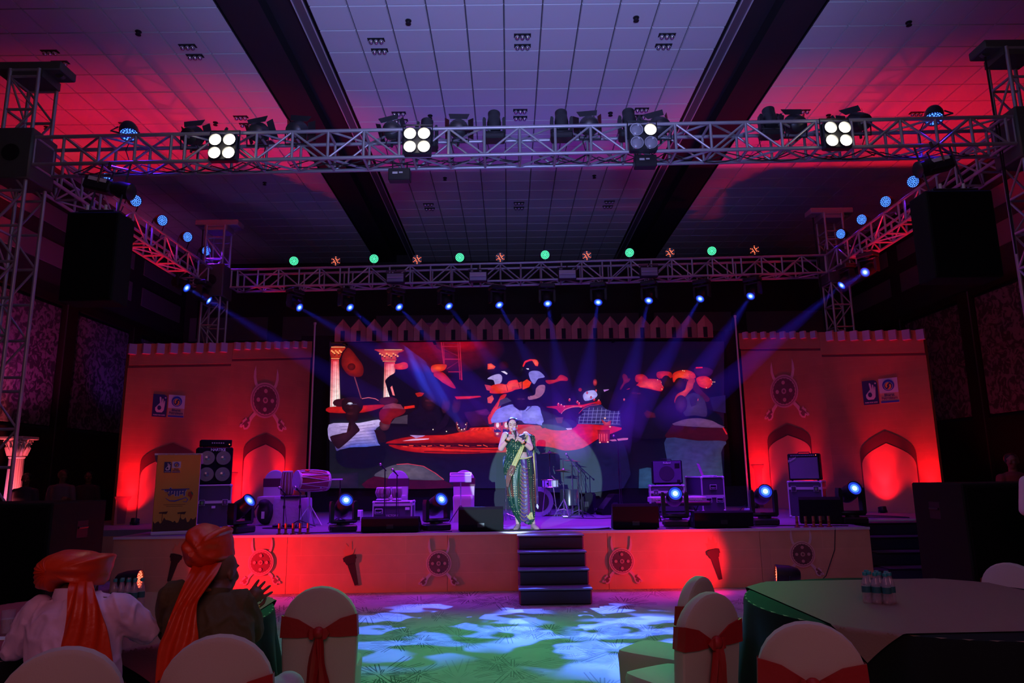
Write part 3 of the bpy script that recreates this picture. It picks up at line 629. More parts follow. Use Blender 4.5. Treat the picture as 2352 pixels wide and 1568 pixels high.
q = MB(); q.box(a0.x-.1, a1.x+.1, .05, .12, base(a0.x)-.02, base(a0.x)+.1); q.build('carrier_rail', M_BLACK, hd)
for k in range(5):
    x = a0.x+.2+(a1.x-a0.x-.4)*k/4; q = MB(); q.box(x-.03, x+.03, .1, .46, base(a0.x)-.04, base(a0.x)+.0); q.build('bracket', M_BLACK, hd)
# black drapes around and below the screen
M_DRAPE = mat('black_drape', (.014, .013, .018), .85)
def drape(x0, x1, y, z0, z1, label, amp=.05, n=60):
    v = []; f = []
    for i in range(n+1):
        x = x0+(x1-x0)*i/n; yy = y + amp*math.sin(i*1.9)+amp*.5*math.sin(i*.7)
        v += [(x, yy, z0), (x, yy, z1), (x, yy+.02, z0), (x, yy+.02, z1)]
    for i in range(n):
        a = 4*i; f += [(a, a+4, a+5, a+1), (a+2, a+3, a+7, a+6)]
    m = MB(); m.smooth = True; m.add(v, f); o = m.build('drape', M_DRAPE); tag(o, label, 'drape'); return o
drape(-5.3, 6.2, 17.75, STAGE_Z, 5.2, 'wide black drape hanging behind the screen')
# ================================================================ LED SCREEN
def attr_emat(name, strength, base):
    m = bpy.data.materials.new(name); m.use_nodes = True; nt = m.node_tree; N = nt.nodes; b = N['Principled BSDF']
    at = N.new('ShaderNodeAttribute'); at.attribute_name = 'Col'
    tc = N.new('ShaderNodeTexCoord'); mp = N.new('ShaderNodeMapping'); mp.inputs['Scale'].default_value = (1, 1, 1.6); nt.links.new(tc.outputs['Object'], mp.inputs[0])
    nz = N.new('ShaderNodeTexNoise'); nz.inputs['Scale'].default_value = 7; nz.inputs['Detail'].default_value = 3; nz.inputs['Distortion'].default_value = .4; nt.links.new(mp.outputs[0], nz.inputs['Vector'])
    mr = N.new('ShaderNodeMapRange'); mr.inputs[1].default_value = .32; mr.inputs[2].default_value = .68; mr.inputs[3].default_value = .78; mr.inputs[4].default_value = 1.15; nt.links.new(nz.outputs[0], mr.inputs[0])
    # pixel rows of the wall
    wv = N.new('ShaderNodeTexWave'); wv.bands_direction = 'Z'; wv.inputs['Scale'].default_value = 26; nt.links.new(tc.outputs['Object'], wv.inputs['Vector'])
    mw = N.new('ShaderNodeMapRange'); mw.inputs[3].default_value = .86; mw.inputs[4].default_value = 1.05; nt.links.new(wv.outputs['Fac'], mw.inputs[0])
    mm = N.new('ShaderNodeMath'); mm.operation = 'MULTIPLY'; nt.links.new(mr.outputs[0], mm.inputs[0]); nt.links.new(mw.outputs[0], mm.inputs[1])
    m2 = N.new('ShaderNodeMath'); m2.operation = 'MULTIPLY'; m2.inputs[1].default_value = strength; nt.links.new(mm.outputs[0], m2.inputs[0]); nt.links.new(m2.outputs[0], b.inputs['Emission Strength'])
    nt.links.new(at.outputs['Color'], b.inputs['Emission Color'])
    b.inputs['Base Color'].default_value = (*base, 1); b.inputs['Roughness'].default_value = .7; b.inputs['Specular IOR Level'].default_value = .1
    return m
class Art:
    def __init__(s, S): s.S = S; s.v = []; s.f = []; s.c = []; s.y = 0
    def fan(s, pts, cols, cc=None, centre=None):
        s.y -= .0006; P = [s.S.hit(*p) for p in pts]; n = len(P); o = len(s.v)
        if not isinstance(cols, list): cols = [cols]*n
        L = [S2L(c) for c in cols]
        if n >= 6:                     # soft outlines
            Q, QL = [], []
            for i in range(n):
                p0, p1, p2, p3 = [Vector(P[(i+j) % n]) for j in (-1, 0, 1, 2)]
                for k in range(3):
                    u = k/3; Q.append(tuple(.5*((2*p1)+(-p0+p2)*u*.8+(2*p0-5*p1+4*p2-p3)*u*u*.8+(-p0+3*p1-3*p2+p3)*u**3*.8) + (p2-p1)*(u*u*(3-2*u))*.2) if False else tuple(p1*(1-u)+p2*u + (.5*((2*p1)+(-p0+p2)*u+(2*p0-5*p1+4*p2-p3)*u*u+(-p0+3*p1-3*p2+p3)*u**3) - (p1*(1-u)+p2*u))*.9))
                    QL.append(tuple(L[i][q]*(1-u)+L[(i+1) % n][q]*u for q in range(3)))
            P, L, n = Q, QL, len(Q)
        s.v += [(x, s.y, z) for x, z in P]
        if cc is None:
            s.c += L; s.f.append([(o+i) for i in range(n)])
        else:
            c = centre or (sum(p[0] for p in pts)/len(pts), sum(p[1] for p in pts)/len(pts)); q = s.S.hit(*c); s.v.append((q[0], s.y, q[1])); s.c += L + [S2L(cc)]
            s.f += [[o+i, o+(i+1) % n, o+n] for i in range(n)]
    def ell(s, cx, cy, rx, ry, col, cc=None, a=0, n=18):
        ca, sa = math.cos(R(a)), math.sin(R(a))
        s.fan([(cx+rx*math.cos(t)*ca-ry*math.sin(t)*sa, cy+rx*math.cos(t)*sa+ry*math.sin(t)*ca) for t in [2*PI*k/n for k in range(n)]], col, cc, (cx, cy))
    def line(s, p, q, w, col):
        dx, dy = q[0]-p[0], q[1]-p[1]; l = math.hypot(dx, dy) or 1; nx, ny = -dy/l*w/2, dx/l*w/2
        s.fan([(p[0]+nx, p[1]+ny), (q[0]+nx, q[1]+ny), (q[0]-nx, q[1]-ny), (p[0]-nx, p[1]-ny)], col)
    def pl(s, pts, w, col):
        for a, b in zip(pts, pts[1:]): s.line(a, b, w, col)
SCR_Y = 17.3; A_, B_ = atY(757, 900, SCR_Y), atY(1663, 900, SCR_Y)
SS = Surf((A_.x, SCR_Y), (B_.x, SCR_Y), 0); z1_ = atY(1176, 783, SCR_Y).z; z0_ = atY(1176, 1120, SCR_Y).z
scr = thing('video_wall', 'wide LED wall showing the audience in turbans at red tables', 'screen', (SS.O.x, SCR_Y, 0))
mb = MB(); mb.box(-.03, SS.L+.03, .012, .16, z0_-.03, z1_+.03); mb.build('cabinet', M_BLACK, scr)
mb = MB(); mb.box(-.6, SS.L+.9, .02, .3, STAGE_Z+.004, z0_-.03); mb.build('base_skirt', mat('skirt_black', (.03, .03, .04), .8), scr)
ar = Art(SS); U = lambda *p: [(720+x/3.919, 720+y/3.919) for x, y in p]; V = lambda *p: [(1200+x/3.919, 720+y/3.919) for x, y in p]
NAVY = (8, 5, 40)
ar.fan([(757, 784), (1663, 784), (1663, 1121), (757, 1121)], [(14, 2, 12), (3, 2, 26), (4, 3, 28), (4, 4, 24)])
ar.ell(1010, 800, 150, 60, (14, 3, 26), (120, 4, 26)); ar.ell(1060, 792, 60, 20, (70, 3, 24), (170, 5, 24))
ar.fan([(757, 980), (1140, 980), (1140, 1121), (757, 1121)], [(10, 5, 26), (18, 4, 30), (14, 8, 46), (22, 24, 30)])
# pillars on screen
for X, w_ in ((160, 75), (640, 100)):
    y0 = 400 if X == 160 else 425; y1 = 845 if X == 160 else 772
    if X == 160: ar.fan(U((160,298),(288,300),(262,345),(245,385),(232,402),(160,402)), (150, 20, 14), (210, 60, 30))
    else: ar.fan(U((556,322),(803,326),(798,345),(770,352),(745,400),(742,424),(622,424),(612,372),(586,345)), (170, 26, 16), (235, 90, 50))
    for k in range(9):
        cx = (165+k*12) if X == 160 else (600+k*20); cy = (335 if X == 160 else 362)+(k % 3)*11
        if X == 160 and cx > 250: continue
        ar.ell(*U((cx, cy))[0], 2.2, 2.0, (255, 150, 90)); ar.ell(*U((cx+4, cy+14))[0], 1.6, 1.5, (60, 6, 4))
    ar.line(*U((X, y0-98), (X+(125 if X == 160 else 160), y0-98)), 1.3, (255, 190, 130)); ar.line(*U((X-(0 if X==160 else 15), y0+5), (X+w_, y0+5)), 1.6, (255, 140, 90))
    ar.fan(U((X, y0+12), (X+w_-5, y0+12), (X+w_+8, y1), (X-8 if X > 200 else 150, y1)), [(190, 20, 40), (215, 60, 60), (250, 235, 230), (240, 200, 200)], (255, 120, 130))
    ar.fan(U((X+20, y0+30), (X+w_-18, y0+30), (X+w_-4, y1-5), (X+14, y1-5)), [(255, 90, 110), (255, 120, 130), (240, 255, 245), (245, 240, 240)])
    for q in (8, 30, 52): ar.line(*U((X+q, y0+20), (X+q-4, y1-10)), .7, (200, 40, 50))
# heart-shaped fan on a stick
ar.fan(U((312,310),(350,335),(400,400),(440,455),(455,510),(440,560),(395,572),(330,560),(285,520),(255,460),(258,400),(275,350)), (88, 8, 6), (160, 26, 10), U((350,475))[0])
ar.ell(*U((345, 480))[0], 9, 8, (60, 4, 4), (110, 14, 6)); ar.pl(U((372,570),(400,660),(432,765)), 2.6, (120, 50, 60))
# standing man against the second pillar
ar.fan(U((735,455),(760,455),(850,470),(852,520),(900,700),(850,812),(780,812),(700,770),(655,640),(650,600),(690,560),(735,530)), (6, 3, 20)); ar.fan(U((695,665),(710,650),(735,740),(715,735)), (250, 120, 130))
ar.fan(U((732,460),(770,450),(815,438),(848,452),(850,490),(800,505),(740,500)), (200, 24, 16), (235, 60, 30))
# stepping man with long turban tail
ar.fan(U((1058,500),(1068,470),(1110,458),(1196,460),(1195,490),(1170,515),(1105,530),(1070,530)), (200, 26, 14), (245, 80, 40)); ar.fan(U((1085,530),(1165,530),(1235,600),(1282,672),(1240,665),(1160,620),(1100,590)), (170, 16, 10), (215, 40, 20))
ar.fan(U((1070,560),(1160,620),(1200,700),(1180,800),(960,800),(960,690),(1050,620)), (9, 3, 22))
# truss on screen
for a, b, w_ in (((1152,260),(1175,455),3.2), ((1172,260),(1182,455),1.4), ((1300,260),(1320,595),2.2), ((1318,260),(1336,600),3.0), ((1160,298),(1310,298),2.2), ((1165,412),(1318,412),2.2), ((1215,526),(1325,526),2.0)):
    ar.line(*U(a, b), w_, (165, 20, 50))
for a, b in (((1180,325),(1305,385)), ((1200,500),(1310,432)), ((1185,265),(1300,275))): ar.line(*U(a, b), 1.8, (120, 14, 50))
# waiters in the middle
ar.fan(U((1550,600),(1590,560),(1660,545),(1700,520),(1780,560),(1880,560),(1990,520),(2038,520),(2038,800),(1780,860),(1580,780)), (10, 3, 30))
ar.fan(U((1565,590),(1610,560),(1670,545),(1698,570),(1690,620),(1640,650),(1620,600)), (170, 150, 215)); ar.fan(U((1540,640),(1600,650),(1600,700),(1560,690)), (190, 50, 70))
ar.fan(U((1935,540),(1990,520),(2040,530),(2038,590),(1990,600),(1990,650),(1965,640)), (140, 120, 205)); ar.fan(U((1688,522),(1720,520),(1748,540),(1740,552)), (220, 205, 235)); ar.fan(U((1880,500),(1935,492),(1940,505),(1885,515)), (220, 205, 235))
ar.ell(*U((1710, 470))[0], 12, 10, (26, 2, 8), (60, 6, 10)); ar.ell(*U((1925, 460))[0], 10, 9, (10, 2, 14)); ar.fan(U((1568,455),(1600,450),(1640,480),(1625,500),(1568,505)), (225, 50, 30), (250, 110, 60))
ar.pl(U((1890,470),(1905,435),(1950,420),(2000,422),(2020,445),(2012,475)), 3.4, (240, 50, 40)); ar.fan(U((1975,418),(2012,420),(2025,450),(2008,475),(1985,450)), (235, 55, 35))
ar.pl(V((5,480),(25,440),(60,425),(100,420)), 3, (225, 30, 34)); ar.fan(V((85,418),(120,420),(140,440),(138,465),(120,475),(105,455)), (240, 60, 40), (255, 110, 80))
# long orange turbans
ar.fan(U((1590,690),(1605,650),(1680,632),(1735,640),(1760,610),(1830,598),(1850,625),(1940,592),(1968,625),(1950,660),(1850,680),(1740,715),(1640,722),(1590,715)), (215, 30, 12), (250, 80, 34))
ar.line(*U((1735, 645), (1750, 700)), 1.5, (140, 10, 6)); ar.line(*U((1845, 628), (1858, 672)), 1.5, (140, 10, 6))
ar.fan(U((1690,738),(1740,728),(1700,800),(1620,985),(1556,975),(1600,880),(1660,790)), (190, 22, 14), (235, 60, 34)); ar.fan(U((1565,760),(1610,735),(1625,770),(1600,810),(1570,805)), (215, 70, 50))
ar.fan(U((1680,780),(1740,755),(1785,790),(1700,820),(1660,850)), (60, 50, 90)); 
# red tables behind
ar.fan(U((148,842),(450,828),(620,820),(640,838),(450,892),(148,892)), (160, 14, 10), (215, 30, 16)); ar.fan(U((820,838),(912,826),(915,848),(820,862)), (225, 34, 18)); ar.fan(U((1272,748),(1500,742),(1512,752),(1400,770),(1290,772)), (190, 16, 10), (235, 44, 20))
ar.pl(U((190,835),(230,785),(280,768),(300,768)), 1, (110, 30, 40)); ar.pl(U((440,768),(500,758),(560,768),(590,785)), 1.4, (225, 100, 110)); ar.ell(*U((680, 790))[0], 22, 10, (60, 10, 20), (80, 16, 26)); ar.ell(*U((240, 805))[0], 15, 9, (52, 10, 20))
ar.fan(U((918,720),(960,710),(1000,718),(980,745),(940,752)), (160, 24, 14))
# man in glasses and light striped shirt
ar.fan(U((260,800),(290,762),(360,752),(430,765),(450,810),(445,860),(410,905),(400,970),(310,965),(300,900),(265,860)), (26, 5, 10), (44, 12, 16)); ar.ell(*U((335, 812))[0], 6, 3, (150, 150, 190), (245, 245, 255)); ar.line(*U((300, 818), (395, 818)), 1.2, (70, 60, 100))
ar.fan(U((145,1000),(300,985),(420,985),(590,955),(612,1000),(560,1050),(585,1160),(600,1190),(470,1200),(330,1205),(240,1235),(210,1230),(190,1165),(145,1130)), [(150,130,190),(190,170,225),(190,170,225),(190,170,225),(170,150,215),(110,100,190),(90,90,190),(80,90,190),(60,80,190),(70,80,190),(60,50,120),(60,50,120),(90,60,110),(150,130,190)], (195, 165, 225), U((420,1040))[0])
for k in range(7): ar.pl(U((240+10*k,1020+28*k),(400,1015+26*k),(560,995+28*k)), .7, (60, 50, 110))
ar.fan(U((155,1110),(250,1090),(330,1060),(345,1000),(330,960),(350,950),(420,1040),(400,1075),(260,1200),(215,1210)), (30, 8, 22), (56, 20, 36)); ar.fan(U((215,1240),(330,1210),(480,1200),(640,1195),(640,1330),(500,1390),(300,1385),(220,1330)), (5, 5, 30))
ar.fan(U((600,980),(660,950),(698,985),(680,1040),(640,1055),(610,1040)), (60, 20, 36), (100, 45, 60)); ar.fan(U((550,1050),(620,1045),(660,1100),(655,1160),(600,1160)), (30, 8, 24))
# chairs behind
ar.fan(U((620,860),(650,825),(720,808),(790,820),(820,862)), (120, 45, 70), (140, 60, 85)); ar.fan(U((612,864),(820,862),(815,905),(720,950),(690,1000),(610,975)), (105, 8, 18), (130, 14, 20)); ar.fan(U((700,990),(740,940),(852,912),(850,995)), (64, 48, 66))
# second man raising both hands
ar.fan(U((955,780),(990,735),(1060,722),(1130,750),(1150,800),(1140,870),(1180,1010),(1040,1040),(860,1030),(870,900),(945,850)), (12, 4, 24), (22, 6, 26))
for a in (1165, 1260): ar.fan(U((a,790),(a+15,768),(a+24,800),(a+34,772),(a+45,800),(a+60,778),(a+66,830),(a+50,880),(a+10,900),(a-10,860)), (44, 10, 28), (66, 18, 36))
ar.fan(U((1000,1060),(1140,1000),(1200,880),(1230,900),(1200,1010),(1080,1080)), (20, 5, 28)); ar.fan(U((1355,890),(1560,870),(1580,1010),(1420,1020)), (44, 8, 40), (60, 10, 44))
# big red table
ar.fan(U((655,1168),(800,1120),(1000,1098),(1180,1095),(1400,1050),(1420,1030),(1640,1020),(1700,1010),(2038,1010),(2038,1160),(1500,1165),(1000,1168)), [(150,10,20),(150,10,20),(170,14,20),(190,20,18),(215,30,20),(225,36,22),(235,40,24),(235,44,30),(180,50,60),(140,20,34),(120,6,16),(120,6,20)], (215, 30, 18), U((1450,1090))[0])
ar.fan(U((680,1180),(900,1195),(1300,1205),(1690,1205),(2038,1190),(2038,1240),(1690,1250),(1350,1262),(1000,1255),(780,1225)), (150, 8, 14), (235, 36, 24), U((1200,1225))[0])
for k, (a, b) in enumerate((((840,1180),(1640,1175)), ((900,1200),(1700,1190)), ((1180,1215),(1690,1228)), ((1000,1240),(1500,1252)))): ar.line(*U(a, b), 2.0, (90, 4, 16))
ar.fan(U((870,1095),(1010,1098),(985,1110),(925,1122)), (175, 130, 200)); ar.fan(U((805,1148),(900,1128),(1045,1125),(1040,1132),(940,1142)), (225, 170, 215))
ar.fan(U((1285,985),(1300,980),(1315,1040),(1350,1040),(1378,985),(1388,985),(1368,1062),(1305,1062)), (120, 40, 40)); ar.ell(*U((1340, 1010))[0], 10, 8, (30, 6, 24), (60, 12, 30))
for p in ((1300,1000),(1312,1030),(1335,1046),(1372,1000),(1360,1040),(1200,1062),(1080,1045)): ar.ell(*U(p)[0], 1.2, 1.4, (255, 230, 210))
# bottles
for X in (1630, 1705):
    ar.fan(U((X+5,935),(X+14,875),(X+34,870),(X+48,935),(X+60,975),(X+58,1100),(X,1100),(X-2,975)), (150, 24, 60), (225, 90, 110)); ar.fan(U((X-2,1042),(X+60,1042),(X+60,1068),(X-2,1068)), (40, 26, 110)); ar.ell(*U((X+28, 1005))[0], 3.5, 6, (235, 210, 225)); ar.ell(*U((X+25, 1084))[0], 3, 2.4, (255, 200, 200))
# man in light shirt at the table centre (seen through and over the singer)
ar.fan(U((1605,985),(1640,880),(1700,845),(1790,820),(1850,860),(1905,870),(1965,835),(2038,850),(2038,985),(1900,990),(1850,960)), (120, 110, 225), (150, 140, 240)); ar.fan(V((0,870),(45,838),(110,850),(160,880),(194,1000),(140,1000),(60,965),(0,960)), (120, 116, 225), (150, 146, 240))
ar.line(*U((1795, 830), (1862, 878)), 1.5, (60, 40, 120)); ar.line(*U((1960, 838), (1912, 880)), 1.5, (60, 40, 120))
ar.fan(U((1775,720),(1850,690),(1935,720),(1940,800),(1905,868),(1850,868),(1795,820)), (9, 3, 18))
# waiter on the other side, tray arm, small glassware table
ar.fan(V((0,500),(60,520),(150,520),(200,580),(210,780),(150,830),(60,830),(0,830)), (10, 4, 34)); ar.fan(V((55,540),(90,520),(150,525),(200,575),(140,590),(105,640),(70,600)), (125, 115, 205)); ar.fan(V((120,680),(150,650),(200,650),(195,710),(150,760),(60,780),(50,750),(110,735)), (150, 90, 130)); ar.fan(V((0,620),(40,595),(80,625),(60,665),(0,690)), (235, 50, 22))
ar.fan(V((205,605),(290,600),(340,555),(400,580),(400,610),(340,610),(240,640)), (150, 14, 20), (215, 40, 34))
ar.fan(V((210,842),(400,828),(600,820),(640,800),(700,790),(690,830),(520,850),(350,900),(300,862)), (170, 12, 26), (225, 30, 40))
for p in ((320,820),(345,830),(420,780),(490,800),(505,815),(565,770),(640,775),(680,790),(370,845)): ar.ell(*V(p)[0], 2.6, 3.4, (200, 30, 60)); ar.ell(*V((p[0]+3, p[1]-8))[0], .9, 1.2, (250, 200, 230))
ar.pl(V((345,905),(380,865),(450,842),(530,845)), 1.2, (225, 120, 150)); ar.fan(V((350,905),(390,868),(460,848),(520,850),(490,900),(400,960)), (30, 8, 30))
ar.fan(V((540,740),(570,705),(640,695),(670,735),(640,770),(560,790)), (150, 140, 225), (200, 190, 250)); ar.fan(V((722,690),(770,686),(805,708),(760,712),(730,708)), (170, 110, 200)); ar.ell(*V((515, 690))[0], 4, 4, (150, 20, 24)); ar.ell(*V((648, 625))[0], 5, 8, (90, 10, 20), (210, 60, 60))
# checked shirt
chk = V((488,980),(490,900),(560,840),(650,815),(720,830),(880,860),(880,1015),(700,1005),(560,1000)); ar.fan(chk, (30, 26, 80), (64, 52, 120))
for k in range(10): ar.line(*V((520+k*38, 850 if k > 1 else 890), (500+k*38, 995)), .9, (130, 120, 200)); 
for k in range(5): ar.line(*V((500, 880+k*28), (870, 870+k*32)), .9, (120, 110, 195))
ar.fan(V((700,740),(750,700),(830,695),(880,730),(900,830),(860,880),(760,870),(705,820)), (10, 4, 20))
# raised palm
ar.fan(V((890,570),(905,548),(930,560),(945,590),(965,588),(950,620),(915,640),(880,690),(870,680),(900,620)), (80, 8, 20), (120, 16, 24))
# turbans at the far side
ar.fan(V((1005,600),(1015,560),(1070,552),(1110,575),(1120,610),(1030,625)), (150, 14, 24), (205, 34, 44)); ar.fan(V((1200,575),(1202,535),(1260,525),(1325,535),(1338,580),(1300,590),(1240,600)), (150, 12, 10), (205, 30, 24)); ar.fan(V((1225,590),(1330,590),(1340,650),(1290,680),(1240,640)), (30, 4, 10))
ar.fan(V((925,690),(1010,655),(1060,605),(1150,592),(1230,605),(1262,650),(1248,700),(1200,700),(1120,680),(1020,672)), (180, 16, 16), (250, 70, 40)); ar.fan(V((1535,500),(1570,486),(1650,492),(1700,520),(1680,560),(1600,575),(1540,550)), (50, 6, 50), (70, 8, 60)); ar.line(*V((1548, 495), (1608, 492)), 3, (220, 20, 34))
ar.fan(V((1340,590),(1345,545),(1400,520),(1470,515),(1530,540),(1545,585),(1480,600),(1450,590),(1380,600),(1350,625)), (190, 20, 10), (245, 70, 36)); ar.fan(V((1550,600),(1575,575),(1640,570),(1690,605),(1690,650),(1650,680),(1580,660)), (190, 18, 18), (235, 50, 36))
for k in range(9):
    a = R(-50+k*22); ar.line(*V((1470+20*math.cos(a), 575+10*math.sin(a)), (1480+62*math.cos(a), 572+50*math.sin(a))), .6, (120, 10, 8))
for p in ((1205,602),(1240,625),(1252,655),(1245,685),(1430,520),(1445,524),(1680,600),(1690,640),(1700,622),(1715,622),(1640,675)): ar.ell(*V(p)[0], 1.0, 1.2, (255, 190, 150))
# man with joined hands, dark suited man beside him
ar.fan(V((1360,620),(1440,600),(1455,660),(1420,710),(1370,690)), (12, 3, 14)); ar.fan(V((1355,790),(1380,730),(1450,690),(1470,620),(1500,590),(1540,600),(1530,660),(1480,720),(1420,790),(1370,820)), (150, 24, 14), (215, 60, 34)); ar.fan(V((1540,620),(1600,700),(1670,770),(1640,800),(1560,730),(1520,680)), (60, 8, 24))
ar.fan(V((1410,830),(1440,760),(1520,720),(1600,750),(1640,830),(1640,930),(1540,920),(1430,925)), (40, 26, 60), (60, 40, 80)); ar.fan(V((1670,760),(1810,740),(1812,900),(1700,880)), (14, 12, 60))
ar.fan(V((880,760),(940,700),(1050,670),(1140,700),(1250,760),(1340,800),(1400,860),(1455,950),(1340,1030),(1290,1120),(1000,1120),(880,1000)), (4, 3, 22), (8, 5, 34)); ar.fan(V((940,720),(990,680),(1060,690),(1090,750),(1080,800),(1000,820),(950,790)), (16, 4, 20), (34, 8, 24)); ar.fan(V((1080,900),(1110,875),(1180,900),(1190,940),(1110,945)), (50, 8, 26), (84, 14, 30))
# table by the spotlight and glass
ar.fan(V((100,1060),(250,1020),(400,1003),(600,1000),(885,1030),(800,1080),(690,1120),(540,1210),(380,1235),(220,1200),(0,1230),(0,1110)), (190, 14, 30), (220, 24, 40)); ar.ell(*V((330, 1000))[0], 40, 14, (30, 24, 60), (44, 36, 80)); ar.fan(V((290,940),(365,935),(350,990),(310,990)), (90, 40, 70)); ar.fan(V((385,1035),(440,1032),(438,1048),(400,1050)), (200, 160, 230))
ar.fan(V((0,1225),(220,1200),(380,1235),(540,1210),(700,1130),(760,1165),(900,1160),(900,1570),(0,1570)), (12, 12, 50), (16, 16, 54))
ar.fan(V((668,1050),(780,1050),(772,1165),(682,1165)), (130, 8, 24), (190, 30, 40)); ar.fan(V((700,955),(745,985),(790,965),(785,1010),(730,1015)), (160, 24, 40), (200, 70, 80))
for a in (685, 705, 728, 752): ar.line(*V((a, 1085), (a+2, 1150)), 1.4, (235, 80, 90))
for p in ((690,1162),(760,1158),(780,1022),(735,945)): ar.ell(*V(p)[0], 2.0, 1.6, (255, 190, 170))
ar.fan(V((772,1140),(900,1122),(942,1122),(938,1138),(800,1152)), (190, 90, 160))
# chair closest to the lens at the side
ar.fan(V((1350,1008),(1400,970),(1480,950),(1580,946),(1680,965),(1740,995),(1785,1032)), (84, 50, 96), (96, 58, 108)); ar.fan(V((1330,1015),(1345,1008),(1560,1028),(1785,1032),(1820,1060),(1815,1150),(1560,1145),(1285,1120),(1290,1070)), (44, 3, 20), (54, 4, 22)); ar.line(*V((1788, 1030), (1822, 1090)), 3, (190, 18, 34))
ar.fan(V((1282,1122),(1560,1146),(1812,1152),(1770,1250),(1760,1570),(1350,1570),(1285,1300)), [(36,44,92),(44,40,88),(40,44,84),(44,46,76),(50,64,92),(60,56,110),(40,48,100)], (52, 44, 110)); ar.fan(V((1040,1400),(1110,1385),(1200,1395),(1200,1570),(1035,1570)), (30, 60, 96), (40, 72, 110))
# faces, arms and small lights that make the seated people readable
ar.ell(*U((1045, 800))[0], 17, 22, (18, 3, 12), (52, 14, 26)); ar.ell(*U((1030, 790))[0], 5, 2, (70, 20, 36)); ar.ell(*U((1068, 792))[0], 5, 2, (70, 20, 36)); ar.ell(*U((1050, 830))[0], 7, 2, (60, 12, 22))
ar.ell(*U((352, 850))[0], 9, 6, (30, 6, 12), (60, 16, 22)); ar.ell(*U((345, 905))[0], 7, 3, (54, 14, 20))
ar.ell(*U((1862, 785))[0], 17, 20, (8, 2, 14), (26, 8, 22)); ar.ell(*U((1850, 775))[0], 4, 1.6, (60, 20, 50)); ar.ell(*U((1885, 775))[0], 4, 1.6, (60, 20, 50))
ar.fan(U((1800,700),(1850,688),(1930,700),(1945,760),(1925,740),(1860,718),(1805,740)), (4, 1, 8))
ar.ell(*V((1005, 735))[0], 17, 21, (12, 3, 14), (38, 8, 24)); ar.ell(*V((990, 722))[0], 5, 1.8, (70, 14, 36)); ar.ell(*V((1035, 726))[0], 5, 1.8, (70, 14, 36)); ar.fan(V((975,765),(1010,772),(1040,765),(1010,790)), (6, 1, 8))
ar.ell(*V((1280, 620))[0], 11, 14, (22, 4, 10), (48, 10, 16)); ar.ell(*V((1400, 640))[0], 12, 14, (22, 4, 10), (60, 16, 20)); ar.ell(*V((800, 770))[0], 19, 22, (6, 2, 16), (22, 6, 26))
for q in ((1395, 860), (1560, 780), (905, 780), (575, 720), (655, 700), (610, 760)): ar.ell(*V(q)[0], 2.2, 3.2, (120, 20, 60), (235, 90, 120))
for q in range(14): ar.line(*U((1430+q*18, 1035+4*math.sin(q)), (1400+q*22, 1052+4*math.sin(q*2))), 1.0, (250, 90, 60) if q % 2 else (150, 12, 14))
for q in range(16): ar.line(*U((760+q*55, 1190+6*math.sin(q*1.7)), (800+q*55, 1196+6*math.sin(q*2.3))), 1.6, (255, 70, 50) if q % 3 else (120, 6, 12))
ar.fan(U((1455,880),(1560,862),(1600,905),(1560,925),(1480,915)), (60, 10, 60), (100, 24, 90)); ar.fan(V((410,860),(520,852),(540,900),(470,960),(420,930)), (20, 6, 30)); ar.pl(V((500,905),(540,860),(600,835),(680,825)), 1.0, (200, 40, 80))
ar.ell(*V((1410, 820))[0], 14, 20, (30, 8, 30), (70, 30, 70)); ar.fan(V((1480,770),(1520,740),(1560,770),(1545,830),(1500,845)), (36, 20, 50))
# pale chair arch and dark red band at the bottom
ar.fan(U((560,1458),(640,1400),(740,1362),(860,1352),(1000,1375),(1110,1440),(1182,1495),(1040,1498),(860,1492),(700,1490)), (70, 62, 84), (98, 84, 104)); ar.pl(U((760,1358),(860,1352),(1000,1374),(1110,1438),(1180,1494)), 1.6, (200, 50, 80)); ar.fan(U((480,1568),(560,1465),(700,1492),(1100,1500),(1180,1500),(1230,1568)), (60, 4, 26), (50, 4, 30))
ar.fan(U((150,1500),(160,1440),(420,1430),(420,1568),(150,1568)), (20, 18, 40), (44, 24, 56))
me = bpy.data.meshes.new('picture'); me.from_pydata(ar.v, [], ar.f); ca = me.color_attributes.new('Col', 'FLOAT_COLOR', 'POINT')
for i, c in enumerate(ar.c): ca.data[i].color = (*c, 1)
me.materials.append(attr_emat('screen_picture', 1.1, (.06, .082, .08))); link('picture', me, scr, (0, 0, 0))

# ================================================================ LAMPS
def led_dots(r, n_ring=(1, 6, 12, 18), k=.16):
    P = []
    rings = len(n_ring)-1
    for i, n in enumerate(n_ring):
        rr = r*.86*i/rings
        for j in range(n): a = 2*PI*j/n+i*.3; P.append((rr*math.cos(a), rr*math.sin(a)))
    return P
E_GRN = emat('led_green', (.06, 1, .34), 3.2); E_REDL = emat('led_red', (1, .12, .05), 3.5); E_BLU = emat('led_blue', (.045, .17, 1), 3.6); E_WHT = emat('blinder_white', (1, .93, .72), 28)
E_BEAM = emat('beam_core', (.40, .66, 1), 2.2); E_RING = emat('beam_lens', (.02, .07, 1), .75); E_MID = emat('beam_mid', (.08, .26, 1), 1.5); E_OFF = mat('lens_dark', (.03, .035, .05), .12, .2)
E_DIMR = emat('led_red_floor', (1, .10, .05), 4)
def orient(loc, aim): return Matrix.Translation(loc) @ (Vector(aim).normalized().to_track_quat('Z', 'Y').to_matrix().to_4x4())
